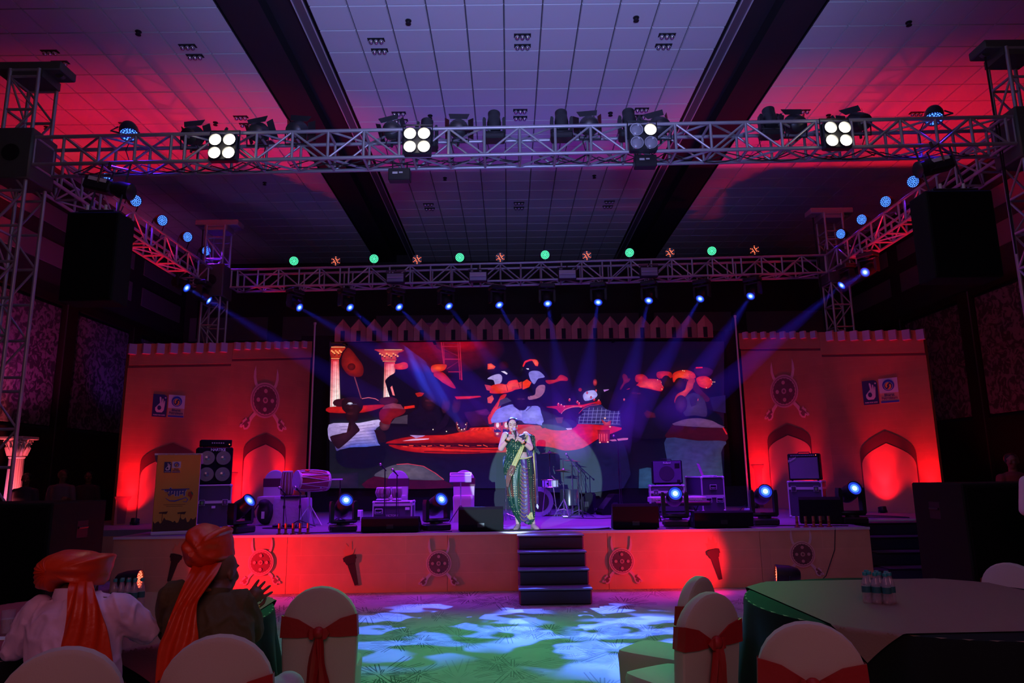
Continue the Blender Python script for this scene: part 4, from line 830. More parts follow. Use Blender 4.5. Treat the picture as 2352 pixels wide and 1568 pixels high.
def par_can(loc, aim, label, group, lit, r=.10, clamp=(0, 0, -.17), pattern=None, name='par_lamp', L=.2, rest=None):
    """loc: centre of the lens"""
    loc = Vector(loc); aim = Vector(aim).normalized(); base = loc - aim*L*.5 + Vector(clamp)
    if rest is not None: base.z = rest+.045
    t = thing(name, label, 'stage lamp', base, 0, group); O = Matrix.Translation(-base)
    m = MB(); m.M = O @ orient(loc, aim); m.lathe([(r*.55, -L), (r*.8, -L*.9), (r*1.02, -L*.55), (r*1.05, .01), (r*.96, .01), (r*.93, -.02)], 18); m.build('can', M_FIX, t)
    m = MB(); m.M = O @ orient(loc, aim); m.lathe([(r*.94, -.022), (.001, -.021)], 18); m.build('lens_plate', E_OFF, t)
    if lit:
        m = MB(); m.M = O @ orient(loc, aim); pts = pattern or led_dots(r)
        for x, y in pts: m.lathe([(r*.115, -.016), (r*.08, -.008)], 6, (x, y, 0))
        m.build('led_cluster', lit, t)
    s = aim.cross(Vector((0, 0, 1))).normalized(); c = loc-aim*L*.5
    m = MB(); m.M = O; m.path([c+s*r*1.12, c+s*r*1.12+(base-c)*.95, c-s*r*1.12+(base-c)*.95, c-s*r*1.12], .012, 6); m.build('yoke', M_FIX, t)
    m = MB(); m.M = O; m.tube(base, base+(base-c).normalized()*.045, .016, 8); m.build('clamp', M_ALU, t)
    return t
nth = ['first', 'second', 'third', 'fourth', 'fifth', 'sixth', 'seventh', 'eighth', 'ninth', 'tenth', 'eleventh', 'twelfth']
STAR = [(0, .055), (.048, .028), (.048, -.028), (0, -.055), (-.048, -.028), (-.048, .028), (.028, 0), (-.028, 0), (.014, .03), (-.014, -.03), (.082, .05), (-.082, -.05), (.085, -.04), (-.085, .04), (0, .09), (0, -.09)]
dance = atZ(1250, 1450, 0)
for k, (px, py) in enumerate([(675,599),(859,594),(1056,591),(1252,585),(1446,580),(1635,576)]):
    p = atY(px, py, BT_Y-.05); aim = (CAM+Vector((0, 0, 1.5))-p)
    par_can(p, aim, nth[k]+' green-glowing lamp on top of the rear truss, counting from the lectern side', 'green lamps on the rear truss', E_GRN, rest=btz(p.x)+.425)
    light('green_wash', 'SPOT', p+aim.normalized()*.05, GRN, 480, target=(p.x*.18+.0, 6.2, 0), angle=25, blend=.7, size=.08)
for k, (px, py) in enumerate([(771,599),(958,596),(1149,591),(1348,587),(1539,580),(1733,574)]):
    p = atY(px, py, BT_Y-.05); aim = (CAM+Vector((0, 0, .5))-p)
    par_can(p, aim, nth[k]+' red-glowing lamp on top of the rear truss, counting from the lectern side', 'red lamps on the rear truss', E_REDL, pattern=STAR, rest=btz(p.x)+.425)
sideL = [(244,412,9.75),(312,461,10.55),(373,506,11.6),(431,544,12.9),(474,576,14.2)]
sideR = [(2097,417,10.2),(2034,463,11.1),(1979,504,12.1),(1931,537,13.2)]
for lst, nm, gx in ((sideL, 'on the side truss by the patterned wall', 1), (sideR, 'on the side truss over the stairs', -1)):
    for k, (px, py, Y) in enumerate(lst):
        p = atX(px, py, -6.75 if gx > 0 else 7.25); tgt = Vector((.3+gx*-1.5, 13.2, .8)); aim = Vector((gx*1.0, -.75, -.35))
        par_can(p, aim, nth[k]+' blue-glowing lamp '+nm+', counting from the hall side', 'blue lamps on the side trusses', E_BLU, r=.105, clamp=((-.12 if gx > 0 else .12), 0, -.17), rest=(5.84-.08*(Y-9.4)/5.6 if gx > 0 else 6.0-.07*(Y-9.4)/5.6)+.43)
        light('blue_wash', 'SPOT', p+aim.normalized()*.06, BLUE if k % 2 else VIO, 760, target=tgt, angle=58, blend=.9, size=.08)
# strobe floods hung on the rear truss
M_REFL = mat('strobe_reflector', (.34, .30, .42), .35, .4)
for k, (px, py) in enumerate([(908,638),(1098,635),(1303,630),(1491,624)]):
    p = atY(px, py, BT_Y-.12); t = thing('strobe_light', nth[k]+' rectangular strobe hanging on the rear truss, counting from the lectern side', 'stage lamp', p, 0, 'strobes on the rear truss')
    m = MB(); m.bbox(-.2, .2, -.02, .12, -.11, .11, .012); m.build('housing', M_FIX, t)
    m = MB(); m.add([(-.18,-.03,-.09),(.18,-.03,-.09),(.18,-.022,.0),(-.18,-.022,.0),(-.18,-.03,.09),(.18,-.03,.09)], [(0,1,2,3),(3,2,5,4)]); m.build('reflector', M_REFL, t)
    m = MB(); m.tube((-.17, -.045, 0), (.17, -.045, 0), .009, 6); m.build('flash_tube', M_ALU2, t)
    m = MB(); m.path([(-.21, .04, 0), (-.21, .04, .17), (.21, .04, .17), (.21, .04, 0)], .01, 6); m.tube((0, .04, .17), (0, .04, .21), .015); m.build('bracket', M_FIX, t)
# ---- moving heads
def moving_head(loc, aim, label, group, up=1, sc=1.0, lit=True, yaw=None, beam=None, w_=.30, hang=None):
    """loc: centre of the lens"""
    loc = Vector(loc); aim = Vector(aim).normalized(); hl = .19*sc; piv = loc - aim*hl
    base = piv - Vector((0, 0, up*.36*sc)); t = thing('moving_head', label, 'moving head lamp', base, 0, group)
    az = math.atan2(aim.y, aim.x)+PI/2 if yaw is None else yaw; B = Matrix.Rotation(az, 4, 'Z') @ Matrix.Scale(up, 4, (0, 0, 1)); s = sc
    m = MB(); m.M = B; m.bbox(-.19*s, .19*s, -.14*s, .14*s, .0, .10*s, .02*s)
    for a in (-1, 1): m.bbox(a*.19*s-.015*s, a*.19*s+.015*s, -.07*s, .07*s, .03*s, .08*s, .006)
    m.build('base', M_FIX, t)
    m = MB(); m.M = B; m.lathe([(.1*s, .10*s), (.1*s, .125*s)], 20); m.bbox(-.2*s, .2*s, -.075*s, .075*s, .12*s, .17*s, .02*s)
    for a in (-1, 1): m.prism([(a*.20*s, .14*s), (a*.15*s, .14*s), (a*.145*s, .40*s), (a*.165*s, .43*s), (a*.195*s, .43*s), (a*.205*s, .38*s)], -.065*s, .065*s)
    m.build('yoke', M_FIX, t)
    O = Matrix.Translation(-base) @ orient(loc, aim)
    m = MB(); m.M = O; m.lathe([(.05*s, -.40*s), (.11*s, -.385*s), (.125*s, -.33*s), (.125*s, -.2*s), (.115*s, -.12*s), (.105*s, -.06*s), (.112*s, -.03*s), (.112*s, .012*s), (.10*s, .012*s), (.098*s, -.008*s)], 22)
    m.build('head', M_FIX, t)
    m = MB(); m.M = O; m.lathe([(.099*s, -.006*s), (.06*s, -.001*s), (.058*s, -.001*s)], 22); m.build('lens', E_RING if lit else E_OFF, t)
    if lit:
        m = MB(); m.M = O; m.lathe([(.040*s, .001), (.02*s, .004*s), (.001, .005*s)], 18); m.build('lens_core', E_BEAM, t); m = MB(); m.M = O; m.lathe([(.066*s, .0), (.038*s, .0012)], 20); m.build('lens_glow', E_MID, t)
    else:
        m = MB(); m.M = O; m.lathe([(.05*s, .0), (.001, .002)], 14); m.build('lens_core', E_OFF, t)
    if up < 0:
        m = MB(); 
        top_ = .07 if hang is None else max(.03, hang-base.z)
        for a in (-.1, .1): m = MB(); m.tube((a*s, 0, 0), (a*s, 0, top_), .018, 8); m.build('clamp', M_ALU, t)
    if beam:
        L, power, ang, dens = beam
        q = MB(); q.M = O; r1 = L*math.tan(R(ang/2)); q.lathe([(.05*s, .02), (.05*s+r1, L)], 28); o = q.build('haze', haze_mat(dens), t, kind='stuff', label='blue beam of lit haze')
        light('beam_light', 'SPOT', loc-aim*.35*0+aim*.03, (.05, .08, 1), power, direction=aim, angle=ang*1.02, blend=.35, size=.03)
    return t
def haze_mat(d):
    n = 'haze_%g' % d
    if n in _M: return _M[n]
    m = bpy.data.materials.new(n); m.use_nodes = True; nt = m.node_tree; nt.nodes.clear(); o = nt.nodes.new('ShaderNodeOutputMaterial'); v = nt.nodes.new('ShaderNodeVolumeScatter')
    v.inputs['Color'].default_value = (.5, .58, 1, 1); v.inputs['Density'].default_value = d; v.inputs['Anisotropy'].default_value = .0; nt.links.new(v.outputs[0], o.inputs['Volume']); m.cycles.homogeneous_volume = True; _M[n] = m; return m  # blue of the beam light partly put into the haze colour
heads = [(688,706,(790,765)),(804,706,(860,756)),(917,705,(970,762)),(1031,703,(1082,770)),(1147,700,(1184,770)),(1258,697,(1272,780)),(1374,694,(1360,780)),(1490,690,(1468,780)),(1608,686,(1560,770)),(1724,680,(1672,758))]
for k, (px, py, q) in enumerate(heads):
    Y = BT_Y; p = atY(px, py, Y); slope = (q[0]-px)/(q[1]-py)
    # aim point: where the drawn line meets the region in front of the stage
    ty = 1010; tx = px + slope*(ty-py); tgt = atY(tx, ty, 12.2)
    moving_head(p, tgt-p, nth[k]+' hanging beam lamp below the rear truss, counting from the lectern side', 'beam lamps under the rear truss', up=-1, sc=.92, hang=btz(p.x)-.02, beam=(4.6, 680, 6.5, .09))
for k, (px, py, X, q, nm) in enumerate([(429,661,-6.7,(500,702),'blue beam lamp hanging under the side truss by the patterned wall, closer to the hall'), (480,690,-6.3,(620,775),'blue beam lamp hanging by the tower over the lectern'),
        (1987,625,7.0,(1950,650),'blue beam lamp hanging under the side truss over the stairs, closer to the hall'), (1933,655,6.9,(1850,725),'blue beam lamp hanging by the tower above the guitar amplifier')]):
    p = atX(px, py, X); d = Vector(ray(*q)); tgt = CAM + d*((p-CAM).length-.6)
    moving_head(p, tgt-p, nm, 'beam lamps under the side trusses', up=-1, sc=.92, hang=5.79 if p.x < 0 else 5.93, beam=(4.5 if k % 2 else 1.0, 680, 6.5, .09))
# standing on the stage edge
for k, (px, py, Y, aim, lit, nm) in enumerate([(573,1149,10.95,(.75,-.35,.55),1,'moving head lamp on the stage edge in front of the draped drum table'), (795,1148,10.85,(.35,-.75,.45),1,'moving head lamp on the stage edge with red-lit yoke, beside the low floor monitor'),
        (1014,1146,10.85,(.45,-.75,.40),1,'moving head lamp on the stage edge between two floor monitors'), (1551,1133,10.95,(-.12,-.85,.25),1,'moving head lamp on the stage edge before the keyboards'),
        (1758,1128,11.0,(-.1,-.85,.25),1,'moving head lamp on the stage edge before the shield wall with the lit doorway'), (1963,1121,11.05,(-.02,-.85,.3),1,'moving head lamp on the stage edge at the end by the stairs')]):
    p = atY(px, py, Y); t = moving_head(p, aim, nm, 'moving head lamps along the stage edge', up=1, sc=1.0)
    # rest the base on the deck
    dz = t.location.z - STAGE_Z; hd_parts = [c for c in C.objects if c.parent == t and c.name.split('.')[0] in ('base', 'yoke')]
    for c in hd_parts: pass
    t['rest'] = dz
for t in [o for o in C.objects if o.get('rest') is not None]:
    dz = t['rest']; del t['rest']
    for c in [c for c in C.objects if c.parent == t]:
        nm = c.name.split('.')[0]
        if nm == 'base': c.location.z = -dz
        elif nm == 'yoke': c.scale.z = 1; c.location.z = -dz*.5; c.scale.z = 1
        if nm == 'yoke':
            # stretch the arms so they reach from base to pivot
            me = c.data = c.data.copy(); zs = [v.co.z for v in me.vertices]; z0y, z1y = min(zs), max(zs); f = (z1y-z0y+dz)/(z1y-z0y); c.location.z = 0
            for v in me.vertices: v.co.z = z1y - (z1y-v.co.z)*f
# front truss: four quad blinders
for k, (px, py, on, nm) in enumerate([(511,337,(1,1,1,1),'quad lamp glowing white on the front truss above the lectern side'), (958,323,(1,1,1,1),'quad lamp glowing white on the front truss left of centre line'),
                                      (1478,314,(0,1,0,0),'quad lamp on the front truss with a single lit bulb'), (1924,309,(1,1,1,1),'quad lamp glowing white on the front truss toward the stairs side')]):
    p = atY(px, py, FT_Y-.12); nm = nm.replace('left of centre line', 'near the small hanging box'); t = thing('quad_lamp', nm, 'stage lamp', p, 0, 'quad lamps on the front truss')
    m = MB(); m.bbox(-.19, .19, .0, .12, -.19, .19, .015); m.build('housing', M_FIX, t)
    for j, (x, z) in enumerate(((-.095, .095), (.095, .095), (-.095, -.095), (.095, -.095))):
        m = MB(); m.lathe([(.088, 0), (.09, -.03), (.082, -.03), (.07, -.008), (.001, -.006)], 20, (x, 0, z), 'Y'); m.build('reflector', M_CHROME if not on[j] else M_FIX, t)
        m = MB(); m.lathe([(.072, -.012), (.06, -.022), (.001, -.028)], 18, (x, 0, z), 'Y'); m.build('bulb', E_WHT if on[j] else mat('dead_bulb', (.30, .30, .34), .3), t)
    m = MB(); m.path([(-.2, .06, 0), (-.2, .06, .26), (.2, .06, .26), (.2, .06, 0)], .012, 6); m.tube((0, .06, .26), (0, .1, .32), .02); m.build('yoke', M_FIX, t)
    if on[0]: light('quad_glow', 'POINT', p+Vector((0, -.25, 0)), (1, .93, .8), 2, size=.12)
# black cans and heads sitting on top of the front truss
def top_can(px, py, kind, nm):
    p = atY(px, py, FT_Y+.2)
    if kind == 'head':
        moving_head(p+Vector((0, -.05, .05)), (0, .25, 1), nm, 'unlit black heads on the front truss', up=1, sc=.78, lit=False); return
    t = thing('par_can', nm, 'stage lamp', p, 0, 'unlit black cans on the front truss'); a = random.uniform(-.3, .3)
    m = MB(); m.M = Matrix.Rotation(a, 4, 'Y') @ Matrix.Rotation(R(-62), 4, 'X'); m.lathe([(.07, -.14), (.11, -.12), (.135, .0), (.14, .13), (.125, .13), (.12, .08)], 18); m.build('can', M_FIX, t)
    m = MB(); m.M = Matrix.Rotation(a, 4, 'Y') @ Matrix.Rotation(R(-62), 4, 'X'); m.lathe([(.118, .085), (.001, .07)], 16); m.build('lens', E_OFF, t)
    m = MB(); m.M = Matrix.Rotation(a, 4, 'Y') @ Matrix.Rotation(R(-62), 4, 'X')
    for q in range(4):
        r_ = Matrix.Rotation(PI/2*q, 4, 'Z'); M0 = m.M.copy(); m.M = M0 @ r_; m.add([(-.12,.13,.13),(.12,.13,.13),(.15,.2,.24),(-.15,.2,.24),(-.12,.135,.13),(.12,.135,.13),(.15,.205,.24),(-.15,.205,.24)], [(0,1,2,3),(7,6,5,4),(0,4,5,1),(1,5,6,2),(2,6,7,3),(3,7,4,0)]); m.M = M0
    m.build('barn_door', M_FIX, t)
    m = MB(); m.path([(-.15, 0, 0), (-.15, .02, -.19), (.15, .02, -.19), (.15, 0, 0)], .01, 6); m.tube((0, .02, -.19), (0, .02, -.24), .018); m.build('yoke', M_FIX, t)
for px, py, kd, nm in [(440,312,'can','unlit black can on the front truss before the first quad lamp'), (592,304,'can','unlit black can on the front truss just past the first quad lamp'), (680,300,'can','unlit black can on the front truss against the dark beam'),
    (900,300,'can','unlit black can on the front truss just before the second quad lamp'), (982,292,'head','black unlit head behind the second quad lamp'), (1052,296,'can','unlit black can on the front truss just past the second quad lamp'),
    (1135,274,'head','black unlit head on the front truss before its middle'), (1288,272,'head','black unlit head on the front truss past its middle'), (1355,289,'can','unlit black can on the front truss past its middle'),
    (1442,270,'head','black unlit head above the mostly unlit quad lamp'), (1517,290,'can','unlit black can behind the mostly unlit quad lamp'), (1762,266,'head','black unlit head on the front truss against the red ceiling'), (1828,285,'can','unlit black can on the front truss before the fourth quad lamp'), (1975,280,'can','unlit black can on the front truss past the fourth quad lamp')]:
    top_can(px, py, kd, nm)
for px, py, ax, nm in ((307,312,.3,'blue-glowing lamp on the front truss toward the patterned wall'), (2133,276,-.3,'blue-glowing lamp on the front truss toward the stairs side')):
    p = atY(px, py, FT_Y+.25); par_can(p+Vector((0, -.12, -.04)), (ax, -.35, -.9), nm, 'blue lamps on the front truss', E_BLU, r=.12, clamp=(0, -.165, -.22), rest=ftz(p.x)+.38); light('truss_blue', 'SPOT', p+Vector((ax*.1, -.18, -.1)), BLUE, 60, direction=(ax*.5, -.05, -1), angle=110, blend=.8, size=.05)
# unlit profile spots hanging near the flown speakers
for px, py, Y, sgn, nm in ((243,428,8.95,1,'black profile spot with pale sticker above the flown speaker by the patterned wall'), (2165,376,8.95,-1,'black profile spot with pale sticker above the flown speaker over the stairs')):
    p = atY(px, py, Y); t = thing('profile_spot', nm, 'stage lamp', p, 0, 'profile spots on the truss ends'); d = Matrix.Rotation(R(14)*sgn, 4, 'Y')
    m = MB(); m.M = d; m.bbox(-.27, .12, -.1, .1, -.1, .09, .03); m.build('body', M_FIX, t)
    m = MB(); m.M = d @ (Matrix.Scale(sgn, 4, (1, 0, 0))); m.lathe([(.085, .1), (.1, .16), (.115, .2), (.115, .36), (.09, .38)], 18, axis='X'); m.build('snout', M_FIX, t)
    m = MB(); m.M = d; m.box(-.2, .05, -.106, -.1, .02, .07); m.build('sticker', M_WHITE, t)
    m = MB(); m.M = d; m.path([(-.05, .11, 0), (-.05, .13, .25), (-.05, -.13, .25), (-.05, -.11, 0)], .012, 6); m.tube((-.05, 0, .25), (-.05, .0, .34), .02); m.build('yoke', M_FIX, t)
# small black control boxes below the front truss
for px, py, nm, txt in ((918,403,'small black splitter box with pale lettering hanging under the front truss',1), (1482,372,'black box hanging under the mostly unlit quad lamp',0)):
    p = atY(px, py, FT_Y+.1); t = thing('hanging_box', nm, 'box', p)
    m = MB(); m.bbox(-.15, .15, -.06, .08, -.085, .085, .01); m.build('case', M_FIX, t)
    for q in (-.1, .1): m = MB(); m.tube((q, .01, .085), (q, .01, .2), .009, 6); m.build('hanger', M_FIX, t)
    m = MB(); m.box(-.09, -.02, -.064, -.06, .0, .03); m.box(.0, .05, -.064, -.06, .01, .03); m.build('marking', M_ALU2, t)
# cables slung along the front truss
for k, (xa, xb, yy, sag, nm) in enumerate([(-6.0,-3.2,.38,.13,'looped black cables slung under the front truss toward the patterned wall'), (-3.0,.2,.36,.09,'thin black cable sagging below the first two quad lamps'), (.4,2.6,.36,.12,'black cable sagging under the middle of the front truss'), (2.8,6.6,.4,.14,'looped black cables slung under the front truss toward the stairs side')]):
    m = MB()
    for q in range(3):
        pts = []; n = 24
        for i in range(n+1):
            x = xa+(xb-xa)*i/n; pts.append((x, FT_Y+yy-.1*q, ftz(x)+.06-sag*abs(math.sin(i*PI/6+q))*(.5+.25*q)))
        m.path(pts, .008, 5)
    o = m.build('cable_run', M_RUBBER); tag(o, nm, 'cable', 'cables on the front truss')
# truss-hung drop cables by the cans
for k, px in enumerate((440,592,900,1052,1135,1288,1355,1515,1760,1828,1975,305,2130)):
    a = atY(px, 300, FT_Y+.2); m = MB(); s_ = random.choice((-1, 1))
    m.path([(a.x, a.y, ftz(a.x)+.5), (a.x+.1*s_, a.y+.05, ftz(a.x)+.3), (a.x+.05*s_, a.y+.1, ftz(a.x)+.12), (a.x+.25*s_, a.y+.15, ftz(a.x)+.03)], .007, 5)
    o = m.build('lamp_cable', M_RUBBER); tag(o, nth[min(k, 10)]+' thin lamp cable dropping into the front truss, counting from the patterned wall' if k < 11 else ('thin cable dropping from the blue lamp toward the '+('patterned wall' if k == 11 else 'stairs')), 'cable', 'lamp cables on the front truss')
# two red washes on the hall floor in front of the stage
for (px, py, X, aim, nm, tgt) in ((321,1330,None,(.93,.12,.02),'red-glowing lamp on the floor before the stage by the bottles', (625,1288)), (1783,1318,None,(-.97,.15,.06),'red-glowing lamp on the floor before the stage by the round table', (1455,1283))):
    p = atY(px, py, 9.85); p.z = max(p.z, .17)
    par_can(p, (.98, .08, .05) if aim[0] > 0 else (-.98, .2, .05), nm, 'red floor lamps', E_DIMR, r=.12, clamp=(0, 0, -.16), L=.3, rest=.0)
    tg = atY(*tgt, STAGE_Y-.02); src = p+Vector((.2 if aim[0] > 0 else -.2, 0, .12))
    light('red_floor_wash', 'SPOT', src, RED, 120, target=(tg.x, STAGE_Y, .42), angle=100, blend=1, size=.06)
    light('red_floor_wash', 'SPOT', src, RED, 330 if aim[0] > 0 else 90, target=(tg.x+(2.9 if aim[0] > 0 else -1.2), STAGE_Y, .42), angle=80, blend=1, size=.06)
# red washes standing at the foot of the fort panels
def wash(px, py, Y, lean, pw, ang=38):
    p = Vector((atY(px, py, Y).x, Y, STAGE_Z+.12)); return p
k = 0
for (S, xs_, s_) in ((SL1, ((298, 1195), (478, 1180)), 1), (SL2, ((545, 1170), (645, 1165)), 1), (SR1, ((1752, 1165), (1868, 1170)), -1), (SR2, ((2040, 1180), (2150, 1190)), -1)):
    for j, (px, py) in enumerate(xs_):
        x, z = S.hit(px, py); w0 = S.world(x, .10, -.24); hot = S.world(x, 1.0, 0)
        nm = nth[k]+' small red wash lamp at the foot of the fort panels, counting from the lectern'; k += 1
        par_can(w0, (0, .3, 1), nm, 'red wash lamps at the fort panels', E_DIMR, r=.07, clamp=(0, 0, -.06), L=.1)
        pw = {298: 200, 478: 150, 545: 230, 645: 170, 1752: 330, 1868: 130, 2040: 190, 2150: 150}[px]
        light('panel_wash', 'SPOT', w0+Vector((0, 0, .06)), RED, pw*1.1, target=S.world(x, 1.05, .0), angle=44, blend=1, size=.05)
        light('panel_fill', 'SPOT', w0+Vector((0, 0, .05)), RED, pw*.3, target=S.world(x, .9, .0), angle=100, blend=1, size=.05)
# ================================================================ THINGS ON THE STAGE
def rect(px0, px1, pyt, pyb, Y):
    """metric size of a photo rectangle standing at depth Y: centre x, width, bottom z, height"""
    a, b = atY(px0, pyb, Y), atY(px1, pyb, Y); t = atY((px0+px1)/2, pyt, Y); c = atY((px0+px1)/2, pyb, Y)
    return (a.x+b.x)/2, b.x-a.x, c.z, t.z-c.z
def flight_case(x, y, z, w_, d, h, rz, label, lid=.62, latches=True, handles=(), wheels=False, text=None):
    t = thing('flight_case', label, 'flight case', (x, y, z), rz, 'flight cases on the stage'); z0 = .10 if wheels else .0
    m = MB(); m.box(-w_/2+.01, w_/2-.01, .01, d-.01, z0+.01, h-.01); m.build('shell', M_CASE, t)
    r = .022
    for a in (-1, 1):
        for b in (0, 1): m = MB(); xx = a*(w_/2-r/2); yy = r/2+b*(d-r); m.bbox(xx-r/2, xx+r/2, yy-r/2, yy+r/2, z0+.02, h-.02, .004); m.build('corner_rail', M_ALU2, t)
    for zz in (z0+r/2, h-r/2):
        for b in (0, 1): m = MB(); yy = r/2+b*(d-r); m.bbox(-w_/2+.02, w_/2-.02, yy-r/2, yy+r/2, zz-r/2, zz+r/2, .004); m.build('edge_rail', M_ALU2, t)
        for a in (-1, 1): m = MB(); xx = a*(w_/2-r/2); m.bbox(xx-r/2, xx+r/2, .02, d-.02, zz-r/2, zz+r/2, .004); m.build('edge_rail', M_ALU2, t)
    for a in (-1, 1):
        for b in (0, 1):
            for zz in (z0+.02, h-.02): m = MB(); m.sphere((a*(w_/2-.018), .018+b*(d-.036), zz), .028, 10, 6); m.build('corner_cap', M_ALU2, t)
    zl = z0+(h-z0)*lid
    m = MB(); m.box(-w_/2+.02, w_/2-.02, -.002, .012, zl-.022, zl+.022); m.box(-w_/2-.002, -w_/2+.01, .02, d-.02, zl-.02, zl+.02); m.box(w_/2-.01, w_/2+.002, .02, d-.02, zl-.02, zl+.02); m.build('lid_band', M_ALU2, t)
    if latches:
        for a in (-.32, .32):
            m = MB(); m.bbox(a*w_-.038, a*w_+.038, -.012, .0, zl-.05, zl+.035, .006); o = m.build('latch', M_CASE, t)
            m = MB(); m.box(a*w_-.02, a*w_+.02, -.018, -.012, zl-.035, zl+.015); m.build('latch_wing', M_CHROME, o)
            m = MB(); m.box(a*w_-.042, a*w_+.042, -.006, -.001, zl-.054, zl+.04); m.build('latch_dish', M_ALU2, t)
    for (hx, hz) in handles:
        X, Z = hx*w_, z0+hz*(h-z0); m = MB(); m.bbox(X-.07, X+.07, -.006, .0, Z-.045, Z+.045, .004); o = m.build('handle_dish', M_ALU2, t)
        m = MB(); m.box(X-.058, X+.058, -.008, -.005, Z-.034, Z+.034); m.build('dish_well', M_BLACK, o); m = MB(); m.path([(X-.045, -.008, Z-.01), (X-.03, -.02, Z-.015), (X+.03, -.02, Z-.015), (X+.045, -.008, Z-.01)], .008, 6); m.build('handle', M_CHROME, o)
    if wheels:
        for a in (-1, 1):
            for b in (0, 1): m = MB(); m.lathe([(.045, -.018), (.05, 0), (.045, .018)], 14, (a*(w_/2-.08), .08+b*(d-.16), .05), 'X'); m.box(a*(w_/2-.08)-.03, a*(w_/2-.08)+.03, .05+b*(d-.16), .11+b*(d-.16), .07, z0+.01); m.build('wheel', M_RUBBER, t)
    if text:
        me = words_mesh(text, .05, .001); me.materials.append(M_ALU2); link('lettering', me, t, (0, -.004, z0+(h-z0)*.35), (PI/2, 0, 0))
    return t
# lectern
lx, lw, lz, lh = rect(353, 446, 1033, 1219, 10.85)
M_LECF = mat('lectern_print', (.80, .40, .05), .55, var=(2, .72)); M_LECS = mat('lectern_white', (.7, .7, .74), .5)
t = thing('lectern', 'yellow printed lectern with two logos and a painted title at the stage edge', 'lectern', (lx, 10.85, STAGE_Z), R(21))
m = MB(); m.bbox(-lw/2, lw/2, 0, .04, .03, lh, .006); m.build('front_board', M_LECF, t)
for a in (-1, 1): m = MB(); m.prism([(0, 0), (.36, 0), (.30, .9), (.36, lh-.14), (0, lh-.02)], -.012, .012, Matrix.Translation((a*(lw/2-.02), .04, .0)) @ Matrix.Rotation(PI/2, 4, 'Z')); m.build('side_board', M_LECS, t)
m = MB(); m.prism([(.0, lh), (.42, lh-.13), (.42, lh-.155), (.0, lh-.025)], -lw/2-.02, lw/2+.04, Matrix.Rotation(PI/2, 4, 'Z')); m.build('reading_top', M_LECS, t)
m = MB(); m.bbox(-lw/2-.01, lw/2+.06, -.02, .42, 0, .05, .008); m.bbox(lw/2-.03, lw/2+.09, .06, .2, .05, .13, .006); m.build('plinth', M_LECS, t)
logos(None, t, -lw*.08-.15, lh*.76, .16, lit=2)
M_TITLE = mat('title_navy', (.04, .04, .22), .5); M_TITE = mat('title_outline', (.55, .5, .6), .5)
# painted Devanagari title with a headline stroke, swash and leaf, wording as on the lectern
def flat(name, poly, t1, m_, y0=0): q = MB(); q.prism(poly, -t1, -y0); return q.build(name, m_, t)
cxx, czz = -.02, lh*.50
def ribbon(pts, ws):
    L, Rr = [], []
    for i, p in enumerate(pts):
        a, b = pts[max(0, i-1)], pts[min(len(pts)-1, i+1)]; dx, dz = b[0]-a[0], b[1]-a[1]; l = math.hypot(dx, dz); nx, nz = -dz/l, dx/l; h = ws[i]/2
        L.append((p[0]+nx*h, p[1]+nz*h)); Rr.append((p[0]-nx*h, p[1]-nz*h))
    return L + Rr[::-1]
me = words_mesh('\u0938\u0902\u0917\u093e\u092e', .135, .001, bold=.004); me.materials.append(M_TITLE); link('lettering', me, t, (cxx, -.005, czz+.01), (PI/2, 0, 0))
me = words_mesh('\u0938\u0902\u0917\u093e\u092e', .135, .0005, bold=.011); me.materials.append(M_TITE); link('lettering_outline', me, t, (cxx, -.003, czz+.01), (PI/2, 0, 0))
flat('headline', ribbon([(cxx-.19, czz+.062), (cxx+.19, czz+.066)], [.010, .014]), .006, M_TITLE)
flat('ra_stroke', ribbon([(cxx-.045, czz+.0), (cxx-.075, czz-.03)], [.012, .006]), .006, M_TITLE)
flat('swash', ribbon([(cxx-.13, czz-.06), (cxx-.07, czz-.105), (cxx+.0, czz-.11), (cxx+.08, czz-.085), (cxx+.15, czz-.06), (cxx+.18, czz-.09), (cxx+.16, czz-.125), (cxx+.11, czz-.12)], [.004, .012, .016, .013, .010, .012, .010, .004]), .006, M_LBLUE)
flat('leaf', [(cxx+.18, czz+.02), (cxx+.225, czz+.03), (cxx+.245, czz-.02), (cxx+.23, czz-.075), (cxx+.205, czz-.115), (cxx+.21, czz-.06), (cxx+.17, czz-.03)], .006, mat('leaf_red', (.42, .03, .02), .5)); flat('leaf_tip', [(cxx+.21, czz+.03), (cxx+.24, czz+.01), (cxx+.25, czz-.03), (cxx+.225, czz-.01)], .008, mat('leaf_green', (.02, .2, .06), .5), .006)
for q, wz in enumerate((.30, .22)): flat('small_print', [(cxx-wz/2, czz-.165-.025*q), (cxx+wz/2, czz-.165-.025*q), (cxx+wz/2, czz-.157-.025*q), (cxx-wz/2, czz-.157-.025*q)], .001, mat('print_brown', (.25, .1, .02), .6))
sil = []; random.seed(4)
for i in range(25):
    x = -lw/2+.01+(lw-.02)*i/24; sil.append((x, .16+.07*random.random()+(.03 if i % 3 == 0 else 0)))
flat('crowd_print', [(-lw/2+.01, .04)]+sil+[(lw/2-.01, .04)], .003, mat('print_dark_brown', (.07, .03, .015), .7))
for x, z in ((-.17, .33), (.08, .32)): flat('flag_print', [(x-.05, z), (x+.07, z+.01), (x+.05, z-.03), (x+.0, z-.025), (x, z-.14), (x-.008, z-.14), (x-.008, z-.02), (x-.05, z-.02)], .003, mat('print_dark_brown', (.07, .03, .015), .7))
random.seed(11)
